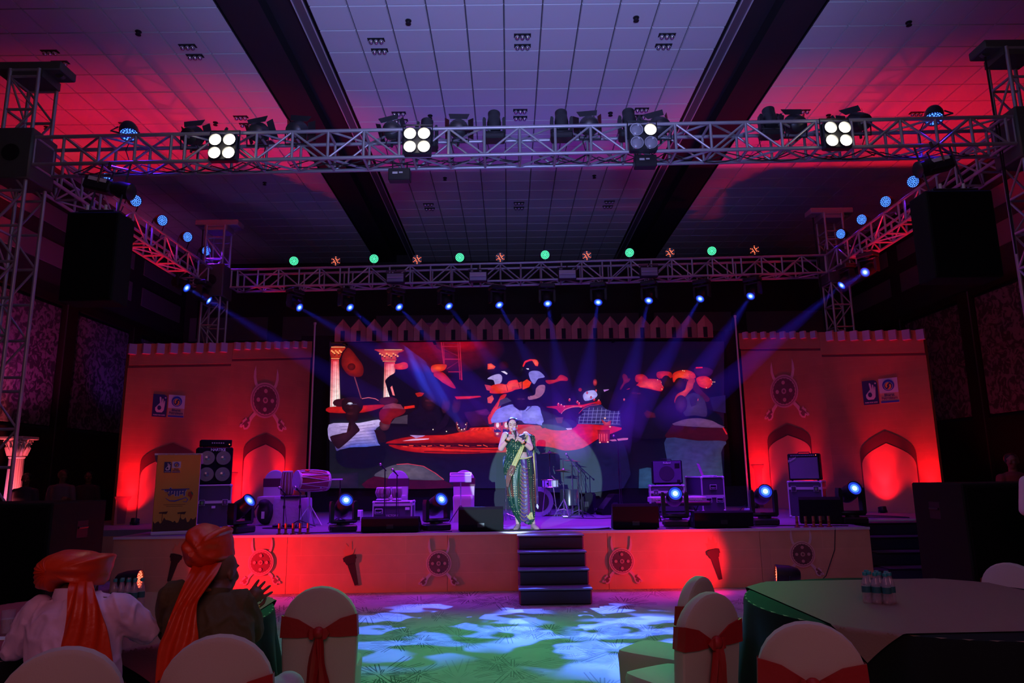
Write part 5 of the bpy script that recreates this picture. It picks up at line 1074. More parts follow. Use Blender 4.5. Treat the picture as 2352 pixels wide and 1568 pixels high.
# bass stack
cx, cw, cz, ch = rect(447, 523, 1100, 1198, 12.0); rzb = R(27)
t = flight_case(cx+.02, 12.0, STAGE_Z, .55, .5, ch+.02, rzb, 'tall blue-lit flight case under the four-cone bass cabinet by the lectern', lid=.6)
m = MB(); m.bbox(-.03, .03, -.008, 0, ch*.6-.09, ch*.6-.05, .004); m.build('lock_plate', M_WHITE, t)
zt = STAGE_Z+ch+.02
t = thing('bass_cabinet', 'black bass cabinet with four metal-coned speakers beside the lectern', 'speaker', (cx+.0, 12.02, zt), rzb)
m = MB(); m.bbox(-.29, .27, 0, .42, 0, .62, .02); m.build('cabinet', M_CAB, t)
for a in (-.13, .12):
    for zz in (.17, .44):
        m = MB(); m.lathe([(.115, -.01), (.118, -.004), (.105, .0), (.1, -.004), (.045, -.002), (.04, -.012), (.001, -.02)], 22, (a, .0, zz), 'Y'); o = m.build('speaker_cone', mat('cone_metal', (.35, .35, .4), .25, .7), t)
me = words_mesh('HARTKE', .062, .002, bold=.002); me.materials.append(M_WHITE); link('lettering', me, t, (.03, -.006, .575), (PI/2, 0, 0))
t = thing('bass_amplifier', 'slim black bass amplifier on top of the four-cone cabinet', 'amplifier', (cx-.01, 12.05, zt+.62), rzb)
m = MB(); m.bbox(-.25, .24, 0, .32, .015, .125, .008); m.build('housing', M_CAB, t)
for q in range(6): m = MB(); m.lathe([(.011, -.015), (.012, 0)], 10, (-.07+q*.035, 0, .07), 'Y'); m.build('knob', M_ALU2, t)
m = MB(); m.lathe([(.008, -.005), (.008, 0)], 8, (.2, 0, .05), 'Y'); m.build('pilot_lamp', E_REDL, t)
for a in (-.2, .2): m = MB(); m.lathe([(.015, 0), (.015, .016)], 8, (a, .03, 0)); m.build('foot', M_RUBBER, t)
# combo amps
def combo(x, y, z, w_, d, h, rz, label, word, rnd, front, wordx=0, wz=.9, cat='amplifier'):
    t = thing('combo_amplifier', label, cat, (x, y, z), rz)
    m = MB(); m.bbox(-w_/2, w_/2, .012, d, 0.015, h, .015); m.build('cabinet', M_CAB, t)
    m = MB(); m.bbox(-w_/2+.025, w_/2-.025, .0, .014, .04, h*(.96 if rnd else .86), .005); m.build('grille_cloth', front, t)
    if rnd:
        m = MB(); m.lathe([(h*.30, -.006), (h*.31, .001), (h*.27, -.002), (h*.08, .0), (h*.05, -.004)], 30, (-w_*.02, 0, h*.47), 'Y'); m.build('speaker_grille', M_GRILLE, t)
        for a in ((w_*.33, h*.78, .045), (w_*.36, h*.14, .03)): m = MB(); m.bbox(a[0]-a[2], a[0]+a[2], -.004, 0, a[1]-a[2], a[1]+a[2], .003); m.build('horn', M_BLACK, t)
    else:
        m = MB(); m.box(-w_/2+.02, w_/2-.02, -.001, .014, h*.88, h*.985); m.build('control_panel', M_BLACK, t)
        for q in range(12):
            m = MB(); m.lathe([(.009, -.014), (.01, 0)], 8, (-w_/2+.07+q*(w_-.16)/11, 0, h*.93), 'Y'); m.build('knob', M_ALU2, t)
        m = MB(); m.lathe([(.007, -.006), (.007, 0)], 8, (w_/2-.05, 0, h*.935), 'Y'); m.build('pilot_lamp', E_REDL, t)
    m = MB(); m.path([(-.1, d*.5, h), (-.09, d*.5, h+.025), (.09, d*.5, h+.025), (.1, d*.5, h)], .009, 6); m.build('handle', M_RUBBER, t)
    me = words_mesh(word, .05 if rnd else .055, .002, shear=0 if rnd else .35, bold=.0015); me.materials.append(M_ALU2); link('lettering', me, t, (wordx, -.006, h*wz), (PI/2, 0 if rnd else -.5, 0))
    for a in (-1, 1): m = MB(); m.lathe([(.018, 0), (.016, .016)], 8, (a*(w_/2-.05), .05, 0)); m.build('foot', M_RUBBER, t)
    return t
GR = mat('blue_grey_grille_cloth', (.10, .09, .15), .8, bump=(200, .3)); GR2 = mat('silver_grille_cloth', (.17, .17, .22), .75, bump=(240, .3))
x, w_, z, h = rect(1494, 1576, 1103, 1177, 13.4)
flight_case(x, 13.4, STAGE_Z, w_-.02, .5, h, R(-9), 'wide flight case under the round-grilled amplifier, behind the keyboards', lid=.78)
x2, w2, z2, h2 = rect(1503, 1569, 1046, 1102, 13.45); combo(x2-.02, 13.45, STAGE_Z+h+.0, w2+.02, .4, h2, R(-9), 'square black amplifier with one round grille standing behind the keyboards', 'Roland', True, GR, .0, .9)
x, w_, z, h = rect(1612, 1671, 1080, 1172, 13.1)
flight_case(x, 13.1, STAGE_Z, w_, .62, h+.02, R(14), 'tall wheeled rack case with a laptop on top beside the screen end', lid=.44, latches=False, handles=((0, .70), (-.24, .33), (.26, .33)), wheels=True)
# rack face hidden from the audience; laptop on the case
t = thing('laptop', 'open laptop standing on the tall rack case', 'laptop', (x+.0, 13.3, STAGE_Z+h+.02), R(68))
m = MB(); m.bbox(-.17, .17, -.12, .12, 0, .018, .004); m.build('keyboard_base', M_ALU2, t)
m = MB(); m.M = Matrix.Translation((0, .12, .018)) @ Matrix.Rotation(R(-18), 4, 'X'); m.bbox(-.17, .17, 0, .01, 0, .23, .003); m.build('display', M_ALU, t)
x, w_, z, h = rect(1810, 1903, 1101, 1183, 12.7)
flight_case(x-.02, 12.7, STAGE_Z, .58, .5, h+.02, R(-31), 'blue-lit flight case under the guitar amplifier, behind the black wedge', lid=.8)
x2, w2, z2, h2 = rect(1815, 1887, 1037, 1100, 12.72); combo(x2-.02, 12.72, STAGE_Z+h+.02, .53, .27, h2, R(-31), 'silver-grilled guitar amplifier in front of the shield wall', 'Fender', False, GR2, -.19, .78)
t = thing('cable_coil', 'pale power adaptor with cables at the foot of the screen-side wall', 'adaptor', atY(1716, 1166, 14.5).xy.to_3d()+Vector((0, 0, STAGE_Z)))
m = MB(); m.bbox(-.05, .05, -.04, .04, 0, .09, .008); m.build('adaptor', M_WHITE, t); m = MB(); m.path([(0, 0, .08), (-.03, -.02, .16), (-.1, -.05, .12), (-.2, -.06, .02), (-.3, -.1, .012)], .007, 6); m.build('cord', M_RUBBER, t)

# wedge monitors
def wedge(px0, px1, pyt, pyb, Y, label, rz=0, name='floor_monitor', d=.42, h=None, w_=None):
    x, ww, z, hh = rect(px0, px1, pyt, pyb, Y); ww = w_ or ww; hh = h or (atY((px0+px1)/2, pyt, Y).z-STAGE_Z)
    t = thing(name, label, 'stage monitor', (x, Y, STAGE_Z), rz, 'wedge monitors on the stage')
    m = MB(); m.prism([(0, .02), (d, 0.0), (d+.02, .06), (d*.32, hh), (.02, hh), (-.01, hh*.9)], -ww/2, ww/2, Matrix.Rotation(PI/2, 4, 'Z') @ Matrix.Identity(4)); m.build('cabinet', M_CAB, t)
    m = MB(); m.M = Matrix.Translation((0, d*.66+.012, hh*.54)) @ Matrix.Rotation(math.atan2(hh-.06, d*.68+.02)*-1, 4, 'X'); m.bbox(-ww/2+.025, ww/2-.025, -d*.36, d*.36, -.004, .014, .004); m.build('grille', M_GRILLE, t)
    for a in (-1, 1):
        m = MB(); m.bbox(a*ww/2-.006, a*ww/2+.006, d*.2, d*.45, hh*.35, hh*.6, .004); m.build('side_handle', M_RUBBER, t)
    m = MB(); m.box(-.05, .05, -.008, .012, .06, .12); m.build('socket_plate', M_FIX, t)
    return t
wedge(829, 961, 1187, 1224, 10.62, 'long low black monitor on the stage edge in front of the tabla case')
wedge(1053, 1156, 1164, 1223, 10.62, 'tall black wedge monitor on the stage edge beside the singer, lectern side')
wedge(1409, 1514, 1157, 1217, 10.62, 'tall black wedge monitor on the stage edge with purple-lit side, past the singer', R(-4))
wedge(1597, 1731, 1173, 1213, 10.62, 'long low black monitor on the stage edge in front of the rack case', R(-2))
wedge(1836, 1936, 1141, 1193, 11.2, 'black wedge monitor before the guitar amplifier case, behind copper tubes', R(-20), w_=.6)
wedge(1342, 1388, 1131, 1170, 14.8, 'small blue-lit wedge turned sideways beside the drum kit', R(75), w_=.42, d=.4)
wedge(1399, 1441, 1134, 1168, 14.6, 'small blue-lit wedge facing sideways behind the lone microphone stand', R(100), w_=.42, d=.4)
# pyro tubes
M_COP = mat('copper_tube', (.55, .22, .09), .35, .5)
for lst, nm, Y in (([(641, 1223), (656, 1223), (673, 1223), (689, 1223), (707, 1223)], 'copper tube from the lectern in the row before the draped drum table', 10.62), ([(1831, 1205), (1851, 1204), (1869, 1203), (1885, 1203), (1904, 1202)], 'copper tube from the lectern in the row before the guitar amplifier', 10.62)):
    for k, (px, py) in enumerate(lst):
        x = atY(px, py, Y).x; t = thing('firework_tube', nth[k]+' '+nm, 'tube', (x, Y, STAGE_Z), 0, 'copper firework tubes')
        m = MB(); m.lathe([(.019, .012), (.019, .155), (.016, .156), (.016, .13)], 14); m.build('tube', M_COP, t)
        m = MB(); m.lathe([(.021, .06), (.021, .085)], 14); m.build('label_band', mat('tube_label', (.3, .02, .02), .5), t); m = MB(); m.lathe([(.04, 0), (.04, .012), (.02, .014)], 14); m.build('foot', mat('tube_label', (.3, .02, .02), .5), t)
# instruments
def stand_tripod(m, x, y, z, h, r=.22, legs=3, ph=.3, tr=.009):
    m.tube((x, y, z+.02), (x, y, z+h), tr, 8)
    for k in range(legs):
        a = ph+2*PI*k/legs; m.tube((x, y, z+.30 if h > .5 else z+.12), (x+r*math.cos(a), y+r*math.sin(a), z+.012), tr*.8, 6)
def mic_stand(px, pyt, Y, label, boom=None, chrome=False, base='round', mic=True):
    x = atY(px, 1150, Y).x; zt = atY(px, pyt, Y).z-STAGE_Z; t = thing('microphone_stand', label, 'microphone stand', (x, Y, STAGE_Z), 0, 'microphone stands on the stage')
    M_ = M_CHROME if chrome else M_FIX
    m = MB(); m.tube((0, 0, .01), (0, 0, zt), .009, 8); m.build('pole', M_, t)
    m = MB()
    if base == 'round': m.lathe([(.12, 0), (.12, .012), (.03, .028), (.015, .05)], 20)
    else:
        for k in range(3): a = .5+2*PI*k/3; m.tube((0, 0, .12), (.27*math.cos(a), .27*math.sin(a), .012), .008, 6)
    m.build('foot', M_, t)
    m = MB(); m.lathe([(.016, zt*.55), (.018, zt*.6), (.016, zt*.64)], 10); m.build('clutch', M_FIX, t)
    e = Vector((0, 0, zt)); d = Vector((-.05, -.03, .06))
    if boom:
        b = Vector(boom); m = MB(); m.tube(e-b*.45, e+b, .008, 8); m.build('boom', M_, t); m = MB(); m.tube(e-b*.45, e-b*.3, .016, 8); m.build('counterweight', M_FIX, t); e = e+b
    if mic:
        m = MB(); m.M = orient(e, d); m.lathe([(.009, -.03), (.012, .04), (.018, .10)], 10); m.build('microphone', M_FIX, t); m = MB(); m.M = orient(e, d); m.sphere((0, 0, .125), .025, 10, 8); m.build('grille_ball', M_CHROME, t)
    m = MB(); m.path([tuple(e), (e.x*.4+.03, -.03, e.z*.6), (.03, -.02, .3), (.08, -.05, .012), (.25, -.1, .008)], .004, 5); m.build('cord', M_RUBBER, t)
    return t
def cover_chair(name, label, loc, rz, group, sash=True, w_=.44, H=.98):
    t = thing(name, label, 'chair', loc, rz, group)
    hw = w_/2
    outl = [(-hw*.98, 0), (-hw*.95, .3), (-hw*.97, .5), (-hw*1.0, .66), (-hw*1.0, .75)] + [(hw*math.cos(a), .76+(H-.76)*math.sin(a)) for a in [PI-PI*k/14 for k in range(1, 14)]] + [(hw*1.0, .75), (hw*1.0, .66), (hw*.97, .5), (hw*.95, .3), (hw*.98, 0)]
    rings = []
    n = len(outl)
    def off(pt, k): cx_, cz_ = 0, .5; return ((pt[0]-cx_)*k+cx_, pt[1] if pt[1] < .7 else .7+(pt[1]-.7)*(1-(1-k)*1.6))
    m = MB()
    for yy, k in ((-.0, .95), (.008, .99), (.03, 1.0), (.055, 1.0), (.075, .97), (.08, .93)):
        rings.append([(off(p, k)[0], yy+.03*math.sin(min(1, p[1])*2.2)*0-(p[1]-.45)*.10 if p[1] > .45 else yy, off(p, k)[1]) for p in outl])
    m.loft(rings, caps=True, closed=True); m.build('back_cover', M_FAB, t)
    m = MB(); rr = []
    for z, k in ((0, 1.0), (.25, .96), (.40, .98), (.455, 1.0), (.485, .96), (.495, .8)):
        rr.append([(x*hw*k*.90, .07+.22+yv*.22*k, z) for x, yv in [(-1,-1),(-.6,-1),(0,-1),(.6,-1),(1,-1),(1.02,-.4),(1.02,.4),(.96,.86),(.86,.98),(.5,1.02),(0,1.03),(-.5,1.02),(-.86,.98),(-.96,.86),(-1.02,.4),(-1.02,-.4)]])
    m.loft(rr); m.build('seat_cover', M_FAB, t)
    if sash:
        m = MB(); yb = lambda z: -(z-.45)*.10-.012
        for s in (-1, 1):
            P = [(s*hw*.985, .825), (s*hw*.55, .80), (s*.03, .745), (s*.03, .70), (s*hw*.55, .695), (s*hw*1.02, .70)]
            v = [(x, yb(z), z) for x, z in P] + [(x, yb(z)+.012, z) for x, z in P]
            m.add(v, [(0,1,2,3,4,5), (11,10,9,8,7,6)] + [(k, (k+1) % 6, (k+1) % 6+6, k+6) for k in range(6)])
            # the band wraps round the edge of the back
            m.add([(s*hw*.985, yb(.825), .825), (s*hw*1.0, yb(.84)+.055, .82), (s*hw*.96, yb(.83)+.10, .815), (s*hw*.97, yb(.7)+.10, .70), (s*hw*1.03, yb(.7)+.055, .70), (s*hw*1.02, yb(.7), .70)], [(0,1,4,5), (1,2,3,4)])
        m.box(-hw, hw, .05, .06, .70, .80) if False else None
        m.build('sash', M_SASH, t)
        m = MB(); m.sphere((0, -.055, .725), (.035, .03, .036), 12, 8); m.build('knot', M_SASH, t)
        m = MB()
        for s, L, x1 in ((-1, .46, -.035), (1, .40, .03)):
            rg = []
            for i in range(9):
                f = i/8; z = .71-L*f; c = x1*f*1.4+s*.004; hwid = .018+.03*f+.006*math.sin(f*9+s); y = -.05-.01*math.sin(f*7)+f*.01
                rg.append([(c-hwid, y, z), (c-hwid*.4, y-.02, z), (c+hwid*.3, y-.006, z), (c+hwid, y-.018, z), (c+hwid, y-.006, z), (c, y+.008, z), (c-hwid, y+.01, z)])
            m.loft(rg)
        for s in (-1, 1): m.loft([[(s*(.01+.055*f), -.055-.02*math.sin(f*3)+.006*q, .72+.035*math.sin(f*3.1)*qz+.004*f) for q, qz in ((0, 1), (1, 1), (1, -1), (0, -1))] for f in (0, .35, .7, 1)])
        m.build('bow_tail', M_SASH, t)
    return t
def stage_chair(px, pyt, Y, label, rz=0):
    x = atY(px, pyt, Y).x; H = atY(px, pyt, Y).z-STAGE_Z
    t = cover_chair('covered_chair', label, (x, Y, STAGE_Z), rz, 'covered chairs on the stage', sash=False)
    t.scale = (.9, .9, H/.98)
    m = MB(); m.loft([[(xx*1.02, yy+(-.04 if zz > .5 else 0), zz) for xx, yy in ((-.22, -.04), (.22, -.04), (.225, .03), (.22, .1), (-.22, .1), (-.225, .03))] for zz in (.66, .82)]); m.build('sash', mat('maroon_band', (.10, .01, .03), .6), t)
    return t
stage_chair(633, 1079, 13.5, 'violet-lit covered chair with dark band behind the draped drum table', PI)
stage_chair(915, 1080, 13.7, 'violet-lit covered chair with dark band behind the pair of small drums', PI)
stage_chair(1066, 1079, 13.3, 'violet-lit covered chair behind the framed music stand', PI)
# draped table with percussion
x, w_, z, h = rect(624, 700, 1130, 1191, 12.6)
t = thing('draped_table', 'table draped in pale cloth holding the tapered drum, lit violet', 'table', (x, 12.6, STAGE_Z)); M_CLOTH = mat('pale_cloth', (.42, .38, .44), .8, bump=(18, .6))
m = MB(); rr = []
for zz, k in ((0, 1.12), (h*.5, 1.05), (h*.93, 1.0), (h, .97)):
    ring = []
    for q in range(28):
        a = 2*PI*q/28; c_, s_ = math.cos(a), math.sin(a); u = max(abs(c_), abs(s_)); wob = 1+.05*math.sin(a*7)*(1-zz/h); ring.append((c_/u*w_/2*k*wob, .25+s_/u*.22*k*wob, zz))
    rr.append(ring)
m.loft(rr); m.build('cloth', M_CLOTH, t)
m = MB(); m.bbox(-w_*.28, w_*.30, .02, .45, h, h+.05, .01); m.build('tray', M_FIX, t); zt = STAGE_Z+h+.05
xd = atY(659, 1100, 12.75).x; t = thing('tapered_drum', 'tall tapered hand drum with long straps on the draped table', 'drum', (xd, 12.78, zt)); hd_ = atY(659, 1081, 12.78).z-zt
M_DRW = mat('drum_wood', (.22, .10, .08), .4); M_SKN = mat('drum_skin', (.68, .62, .58), .6); M_STRAP = mat('drum_strap', (.55, .50, .52), .6)
m = MB(); m.lathe([(.085, 0), (.105, .03), (.11, hd_*.35), (.1, hd_*.7), (.082, hd_*.97)], 24); m.build('shell', M_DRW, t); m = MB(); m.lathe([(.088, hd_*.93), (.092, hd_*.97), (.085, hd_), (.001, hd_)], 24); m.build('drum_head', M_SKN, t)
for q in range(12):
    a = 2*PI*q/12; c_, s_ = math.cos(a), math.sin(a); m = MB(); m.path([(c_*.092, s_*.092, hd_*.94), (c_*.112, s_*.112, hd_*.6), (c_*.119, s_*.119, hd_*.3), (c_*.108, s_*.108, .02)], .005, 5); m.build('strap', M_STRAP, t)
# big barrel drum lying on a stand
a, b = atY(682, 1103, 12.2), atY(750, 1104, 12.55); ax = (b-a).normalized(); L = (b-a).length; r = .165
t = thing('barrel_drum', 'large barrel drum lying across a stand with white zigzag ropes', 'drum', (a.x, a.y, STAGE_Z)); mid = (a+b)/2
O = Matrix.Translation(-Vector((a.x, a.y, STAGE_Z))) @ orient(a, ax)
m = MB(); m.M = O; m.lathe([(r*.93, 0), (r*1.04, L*.2), (r*1.12, L*.5), (r*1.04, L*.8), (r*.9, L)], 28); m.build('shell', mat('drum_red_wood', (.30, .05, .04), .3, coat=.5), t)
for zz, s in ((0, -1), (L, 1)):
    m = MB(); m.M = O; m.lathe([(r*.97, zz-s*.03), (r*1.0, zz), (r*.95, zz+s*.008), (.001, zz+s*.008)], 28); m.build('drum_head', M_SKN, t); m = MB(); m.M = O; m.lathe([(r*1.0, zz-.012), (r*1.045, zz), (r*1.0, zz+.012), (r*.96, zz)], 28); m.build('hoop', M_STRAP, t)
N_ = 9
for q in range(N_):
    m = MB(); m.M = O; P = []
    for f in range(7):
        u = f/6; aa = 2*PI*(q+.5*u)/N_; rr_ = r*(1.0+.13*math.sin(PI*u)); P.append((rr_*math.cos(aa), rr_*math.sin(aa), L*u))
    m.path(P, .006, 5); P = [(r*(1+.13*math.sin(PI*f/6))*math.cos(2*PI*(q+1-.5*f/6)/N_), r*(1+.13*math.sin(PI*f/6))*math.sin(2*PI*(q+1-.5*f/6)/N_), L*f/6) for f in range(7)]; m.path(P, .006, 5); m.build('rope', M_STRAP, t)
m = MB(); m.M = O; m.sphere((r*.5*-1, r*.98, L*.25), (.03, .03, .045), 8, 6); m.build('tassel', M_ORANGE, t)
t2 = thing('drum_stand', 'chrome folding stand under the large barrel drum', 'stand', (mid.x, mid.y, STAGE_Z)); zz = mid.z-STAGE_Z-r*1.1
m = MB(); m.tube((-.02, 0, .02), (-.03, 0, zz), .011, 8); m.build('pole', M_ALU2, t2)
for k, (ex, ey) in enumerate(((.22, -.1), (-.2, -.16), (.0, .25))): m = MB(); m.tube((-.02, 0, zz*.62), (ex, ey, .012), .011, 8); m.build('leg', M_ALU2, t2)
m = MB(); m.tube((-.17, 0, zz+.02), (.17, .05, zz+.02), .012, 8); m.tube((-.17, -.1, zz+.06), (-.17, .12, zz+.06), .01); m.tube((.17, -.08, zz+.06), (.17, .14, zz+.06), .01); m.build('cradle', M_ALU2, t2)
# effects mat in front
x, w_, z, h = rect(618, 690, 1188, 1202, 11.9); t = thing('pedal_mat', 'dark mat with small effect pedals in front of the drums', 'mat', (x, 11.9, STAGE_Z)); m = MB(); m.lathe([(.36, 0), (.36, .012), (.34, .015)], 28, sq=.5); m.build('mat', M_RUBBER, t)
for k, (qx, qy) in enumerate(((-.14, 0), (.02, .03), (.15, -.02))): m = MB(); m.bbox(qx-.045, qx+.045, qy-.06, qy+.06, .015, .06, .01); o = m.build('pedal', M_FIX, t); m = MB(); m.lathe([(.012, .06), (.012, .075)], 10, (qx, qy-.02, 0)); m.build('switch', M_CHROME, o)
# bag on a stool
x, w_, z, h = rect(583, 629, 1124, 1186, 12.6); t = thing('equipment_bag', 'slumped black bag with a white tag behind the first moving head', 'bag', (x, 12.6, STAGE_Z)); m = MB(); m.sphere((0, .1, h*.45), (w_*.46, .16, h*.45), 14, 10); m.sphere((-.02, .05, h*.82), (w_*.3, .12, h*.16), 12, 8); me = remesh(m, .025, 3); me.materials.append(M_RUBBER); link('body', me, t)
m = MB(); m.box(-.02, .03, -.075, -.065, .12, .24); m.build('tag', M_WHITE, t); m = MB(); m.path([(-.1, -.02, h*.8), (-.16, -.06, h*.55), (-.14, -.07, h*.3)], .012, 6); m.path([(.08, -.02, h*.8), (.13, -.06, h*.55), (.1, -.07, h*.3)], .012, 6); m.build('strap', M_FIX, t)
x, w_, z, h = rect(810, 829, 1157, 1184, 13.2); t = thing('junction_box', 'small pale cable box on the deck between drums and tabla case', 'box', (x, 13.2, STAGE_Z)); m = MB(); m.bbox(-w_/2, w_/2, 0, .2, 0, h, .01); m.build('case', M_LECS, t); m = MB(); m.box(-.02, .06, -.005, 0, .03, h*.45); m.build('opening', M_BLACK, t)
mic_stand(780, 1101, 12.6, 'T-topped stand beside the barrel drum', base='tri', mic=False, boom=(.001, .001, .0))
m = MB(); tt = [o for o in C.objects if o.get('label') == 'T-topped stand beside the barrel drum'][0]; hz = atY(780, 1101, 12.6).z-STAGE_Z; m.tube((-.16, 0, hz), (.04, 0, hz+.0), .014, 8); m.build('crossbar', M_ALU2, tt)
mic_stand(653, 1132, 11.95, 'short black microphone stand before the draped drum table'); mic_stand(689, 1131, 11.95, 'short black microphone stand before the barrel drum', base='tri')
# tabla pair on a flight case
x, w_, z, h = rect(855, 946, 1135, 1186, 12.7); flight_case(x, 12.7, STAGE_Z, w_, .42, h, 0, 'low white-edged flight case under the pair of small drums', lid=.84, latches=False, handles=((-.34, .55),), text='VICTORY')
o = [o for o in C.objects if o.get('label') == 'low white-edged flight case under the pair of small drums'][0]; m = MB(); m.box(w_*.33, w_*.44, -.004, 0, h*.6, h*.72); m.build('sticker', M_WHITE, o)
for px, rr_, hh_, nm, bul in ((881, .115, .24, 'wide bowl-shaped tabla on the flight case', 1.22), (912, .082, .24, 'narrow wooden tabla on the flight case', 1.12)):
    xx = atY(px, 1115, 12.9).x; t = thing('tabla', nm, 'drum', (xx, 12.9, STAGE_Z+h)); m = MB(); m.lathe([(rr_*.9, 0), (rr_*1.15, .02), (rr_*.9, .05)], 20); m.build('ring_cushion', M_STRAP, t)
    m = MB(); m.lathe([(rr_*.55, .03), (rr_*.95, .07), (rr_*bul, .14), (rr_*1.05, hh_*.93)], 24); m.build('shell', mat('tabla_shell', (.34, .22, .2), .35, .2), t); m = MB(); m.lathe([(rr_*1.06, hh_*.86), (rr_*1.1, hh_*.93), (rr_*1.0, hh_), (rr_*.4, hh_+.001)], 24); m.build('drum_head', M_SKN, t); m = MB(); m.lathe([(rr_*.36, hh_+.002), (.001, hh_+.003)], 16); m.build('black_spot', M_BLACK, t)
    for q in range(12): a = 2*PI*q/12; m = MB(); m.path([(rr_*1.09*math.cos(a), rr_*1.09*math.sin(a), hh_*.88), (rr_*bul*1.03*math.cos(a), rr_*bul*1.03*math.sin(a), .14), (rr_*.97*math.cos(a), rr_*.97*math.sin(a), .06)], .004, 5); m.build('strap', M_STRAP, t)
mic_stand(883, 1078, 12.45, 'thin microphone stand in front of the wide tabla', base='round'); mic_stand(911, 1090, 12.45, 'thin microphone stand in front of the narrow tabla', base='round')
# music stand with framed tablet
x, w_, z, h = rect(1033, 1083, 1086, 1108, 12.6); t = thing('music_stand', 'framed music stand in front of a covered chair beside the tall wedge', 'music stand', (x, 12.6, STAGE_Z)); zc = z-STAGE_Z
m = MB(); m.M = Matrix.Translation((0, 0, zc+h*.5)) @ Matrix.Rotation(R(-30), 4, 'X'); m.bbox(-w_/2, w_/2, -.01, .01, -h*.55, h*.6, .006); m.build('desk', mat('desk_violet_grey', (.28, .26, .32), .5), t)
m = MB(); m.M = Matrix.Translation((0, 0, zc+h*.5)) @ Matrix.Rotation(R(-30), 4, 'X'); m.box(-w_/2, w_/2, -.016, -.01, h*.52, h*.6); m.box(-w_/2, w_/2, -.016, -.01, h*.2, h*.26); m.box(-w_/2, -w_/2+.015, -.016, -.01, h*.2, h*.6); m.box(w_/2-.015, w_/2, -.016, -.01, h*.2, h*.6); m.build('desk_frame', M_WHITE, t)
m = MB(); m.tube((0, .02, .2), (0, .02, zc+h*.4), .01, 8); m.build('pole', M_ALU2, t)
for k in range(3): a = .6+2*PI*k/3; m = MB(); m.tube((0, .02, .3), (.22*math.cos(a), .02+.22*math.sin(a), .01), .008, 6); m.build('leg', M_FIX, t)
# drum kit
kx = atY(1238, 1160, 14.3).x; ky = 14.3
t = thing('drum_kit', 'drum kit behind the singer with white snare and pale bass drum hoop', 'drum kit', (kx, ky, STAGE_Z))
m = MB(); m.lathe([(.27, 0), (.275, .1), (.275, .4), (.27, .45)], 32, (.0, 0, .28), 'Y'); m.build('bass_drum', mat('drum_dark', (.03, .03, .05), .25, coat=.6), t)
m = MB(); m.lathe([(.20, -.012), (.285, -.012), (.29, .02), (.27, .02)], 32, (0, 0, .28), 'Y'); m.build('bass_hoop', mat('hoop_pale', (.5, .48, .55), .5), t); m = MB(); m.lathe([(.2, -.014), (.001, -.016)], 28, (0, 0, .28), 'Y'); m.build('bass_head', mat('bass_head_dark', (.05, .03, .04), .4), t)
m = MB(); m.lathe([(.165, .0), (.165, .13)], 26, (.22, -.15, .56)); m.build('snare_drum', M_WHITE, t)
for zz in (.555, .695): m = MB(); m.lathe([(.17, 0), (.175, .008), (.17, .016)], 26, (.22, -.15, zz)); m.build('snare_hoop', M_CHROME, t)
for k in range(6): a = -PI/2+(k-2.5)*.5; m = MB(); m.tube((.22+.172*math.cos(a), -.15+.172*math.sin(a), .57), (.22+.172*math.cos(a), -.15+.172*math.sin(a), .69), .006, 6); m.build('lug', M_FIX, t)
m = MB(); m.lathe([(.018, -.002), (.018, 0)], 12, (.16, -.318, .63), 'Y'); m.build('badge', M_BLACK, t)
for xx, yy, zz, rr_ in ((.62, .1, .45, .19), (-.3, .25, .7, .15)): m = MB(); m.lathe([(rr_, 0), (rr_, .3), (rr_*.98, .31)], 24, (xx, yy, zz-.25)); m.build('tom', mat('drum_dark', (.03, .03, .05), .25), t)
def cym(cx_, cy_, cz_, r_, nm='cymbal', tilt=0):
    m = MB(); m.M = Matrix.Translation((cx_, cy_, cz_)) @ Matrix.Rotation(tilt, 4, 'Y'); m.lathe([(r_, -.012), (r_*.6, .0), (r_*.22, .01), (r_*.15, .03), (.012, .034)], 26); return m.build(nm, mat('cymbal_bronze', (.35, .26, .2), .3, .8), t)
cym(.25, .3, 1.24, .2); m = MB(); stand_tripod(m, .25, .3, 0, 1.3, .25); m.build('cymbal_stand', M_CHROME, t)
cym(.70, .35, 1.08, .2, tilt=.08); m = MB(); stand_tripod(m, .70, .35, 0, 1.1, .25); m.build('cymbal_stand', M_CHROME, t)
hx = atY(1294, 1100, 14.0).x-kx
cym(hx, -.3, .89, .17, 'hi_hat'); cym(hx, -.3, .86, .17, 'hi_hat', PI*.02)
m = MB(); m.tube((hx, -.3, .02), (hx, -.3, 1.12), .011, 8)
for k in range(3): a = .9+2*PI*k/3; m.tube((hx, -.3, .33), (hx+.2*math.cos(a), -.3+.2*math.sin(a), .012), .011, 6); m.tube((hx, -.3, .15), (hx+.12*math.cos(a), -.3+.12*math.sin(a), .12), .008, 6)
m.build('hi_hat_stand', M_CHROME, t); m = MB(); m.bbox(hx-.05, hx+.05, -.6, -.32, .01, .03, .005); m.build('hi_hat_pedal', M_ALU2, t)
m = MB(); m.tube((hx-.05, -.2, .6), (hx-.22, -.15, .78), .01, 6); m.tube((.05, -.2, 0), (.12, -.2, .55), .01, 6); m.tube((.35, -.2, 0), (.28, -.2, .55), .01, 6); m.build('snare_stand', M_CHROME, t)
mic_stand(1336, 1076, 13.7, 'black boom microphone stand reaching over the cymbals', boom=(-.2, .0, .19), base='tri'); mic_stand(1329, 1078, 14.2, 'chrome-poled microphone stand beside the drum kit', chrome=True, base='tri', boom=(-.12, 0, .16))
mic_stand(1424, 1012, 13.3, 'lone tall dark microphone stand with a clip past the drum kit', base='round')
mic_stand(1162, 1120, 13.2, 'short chrome stand just behind the singer on the lectern side', chrome=True, base='tri', mic=False)
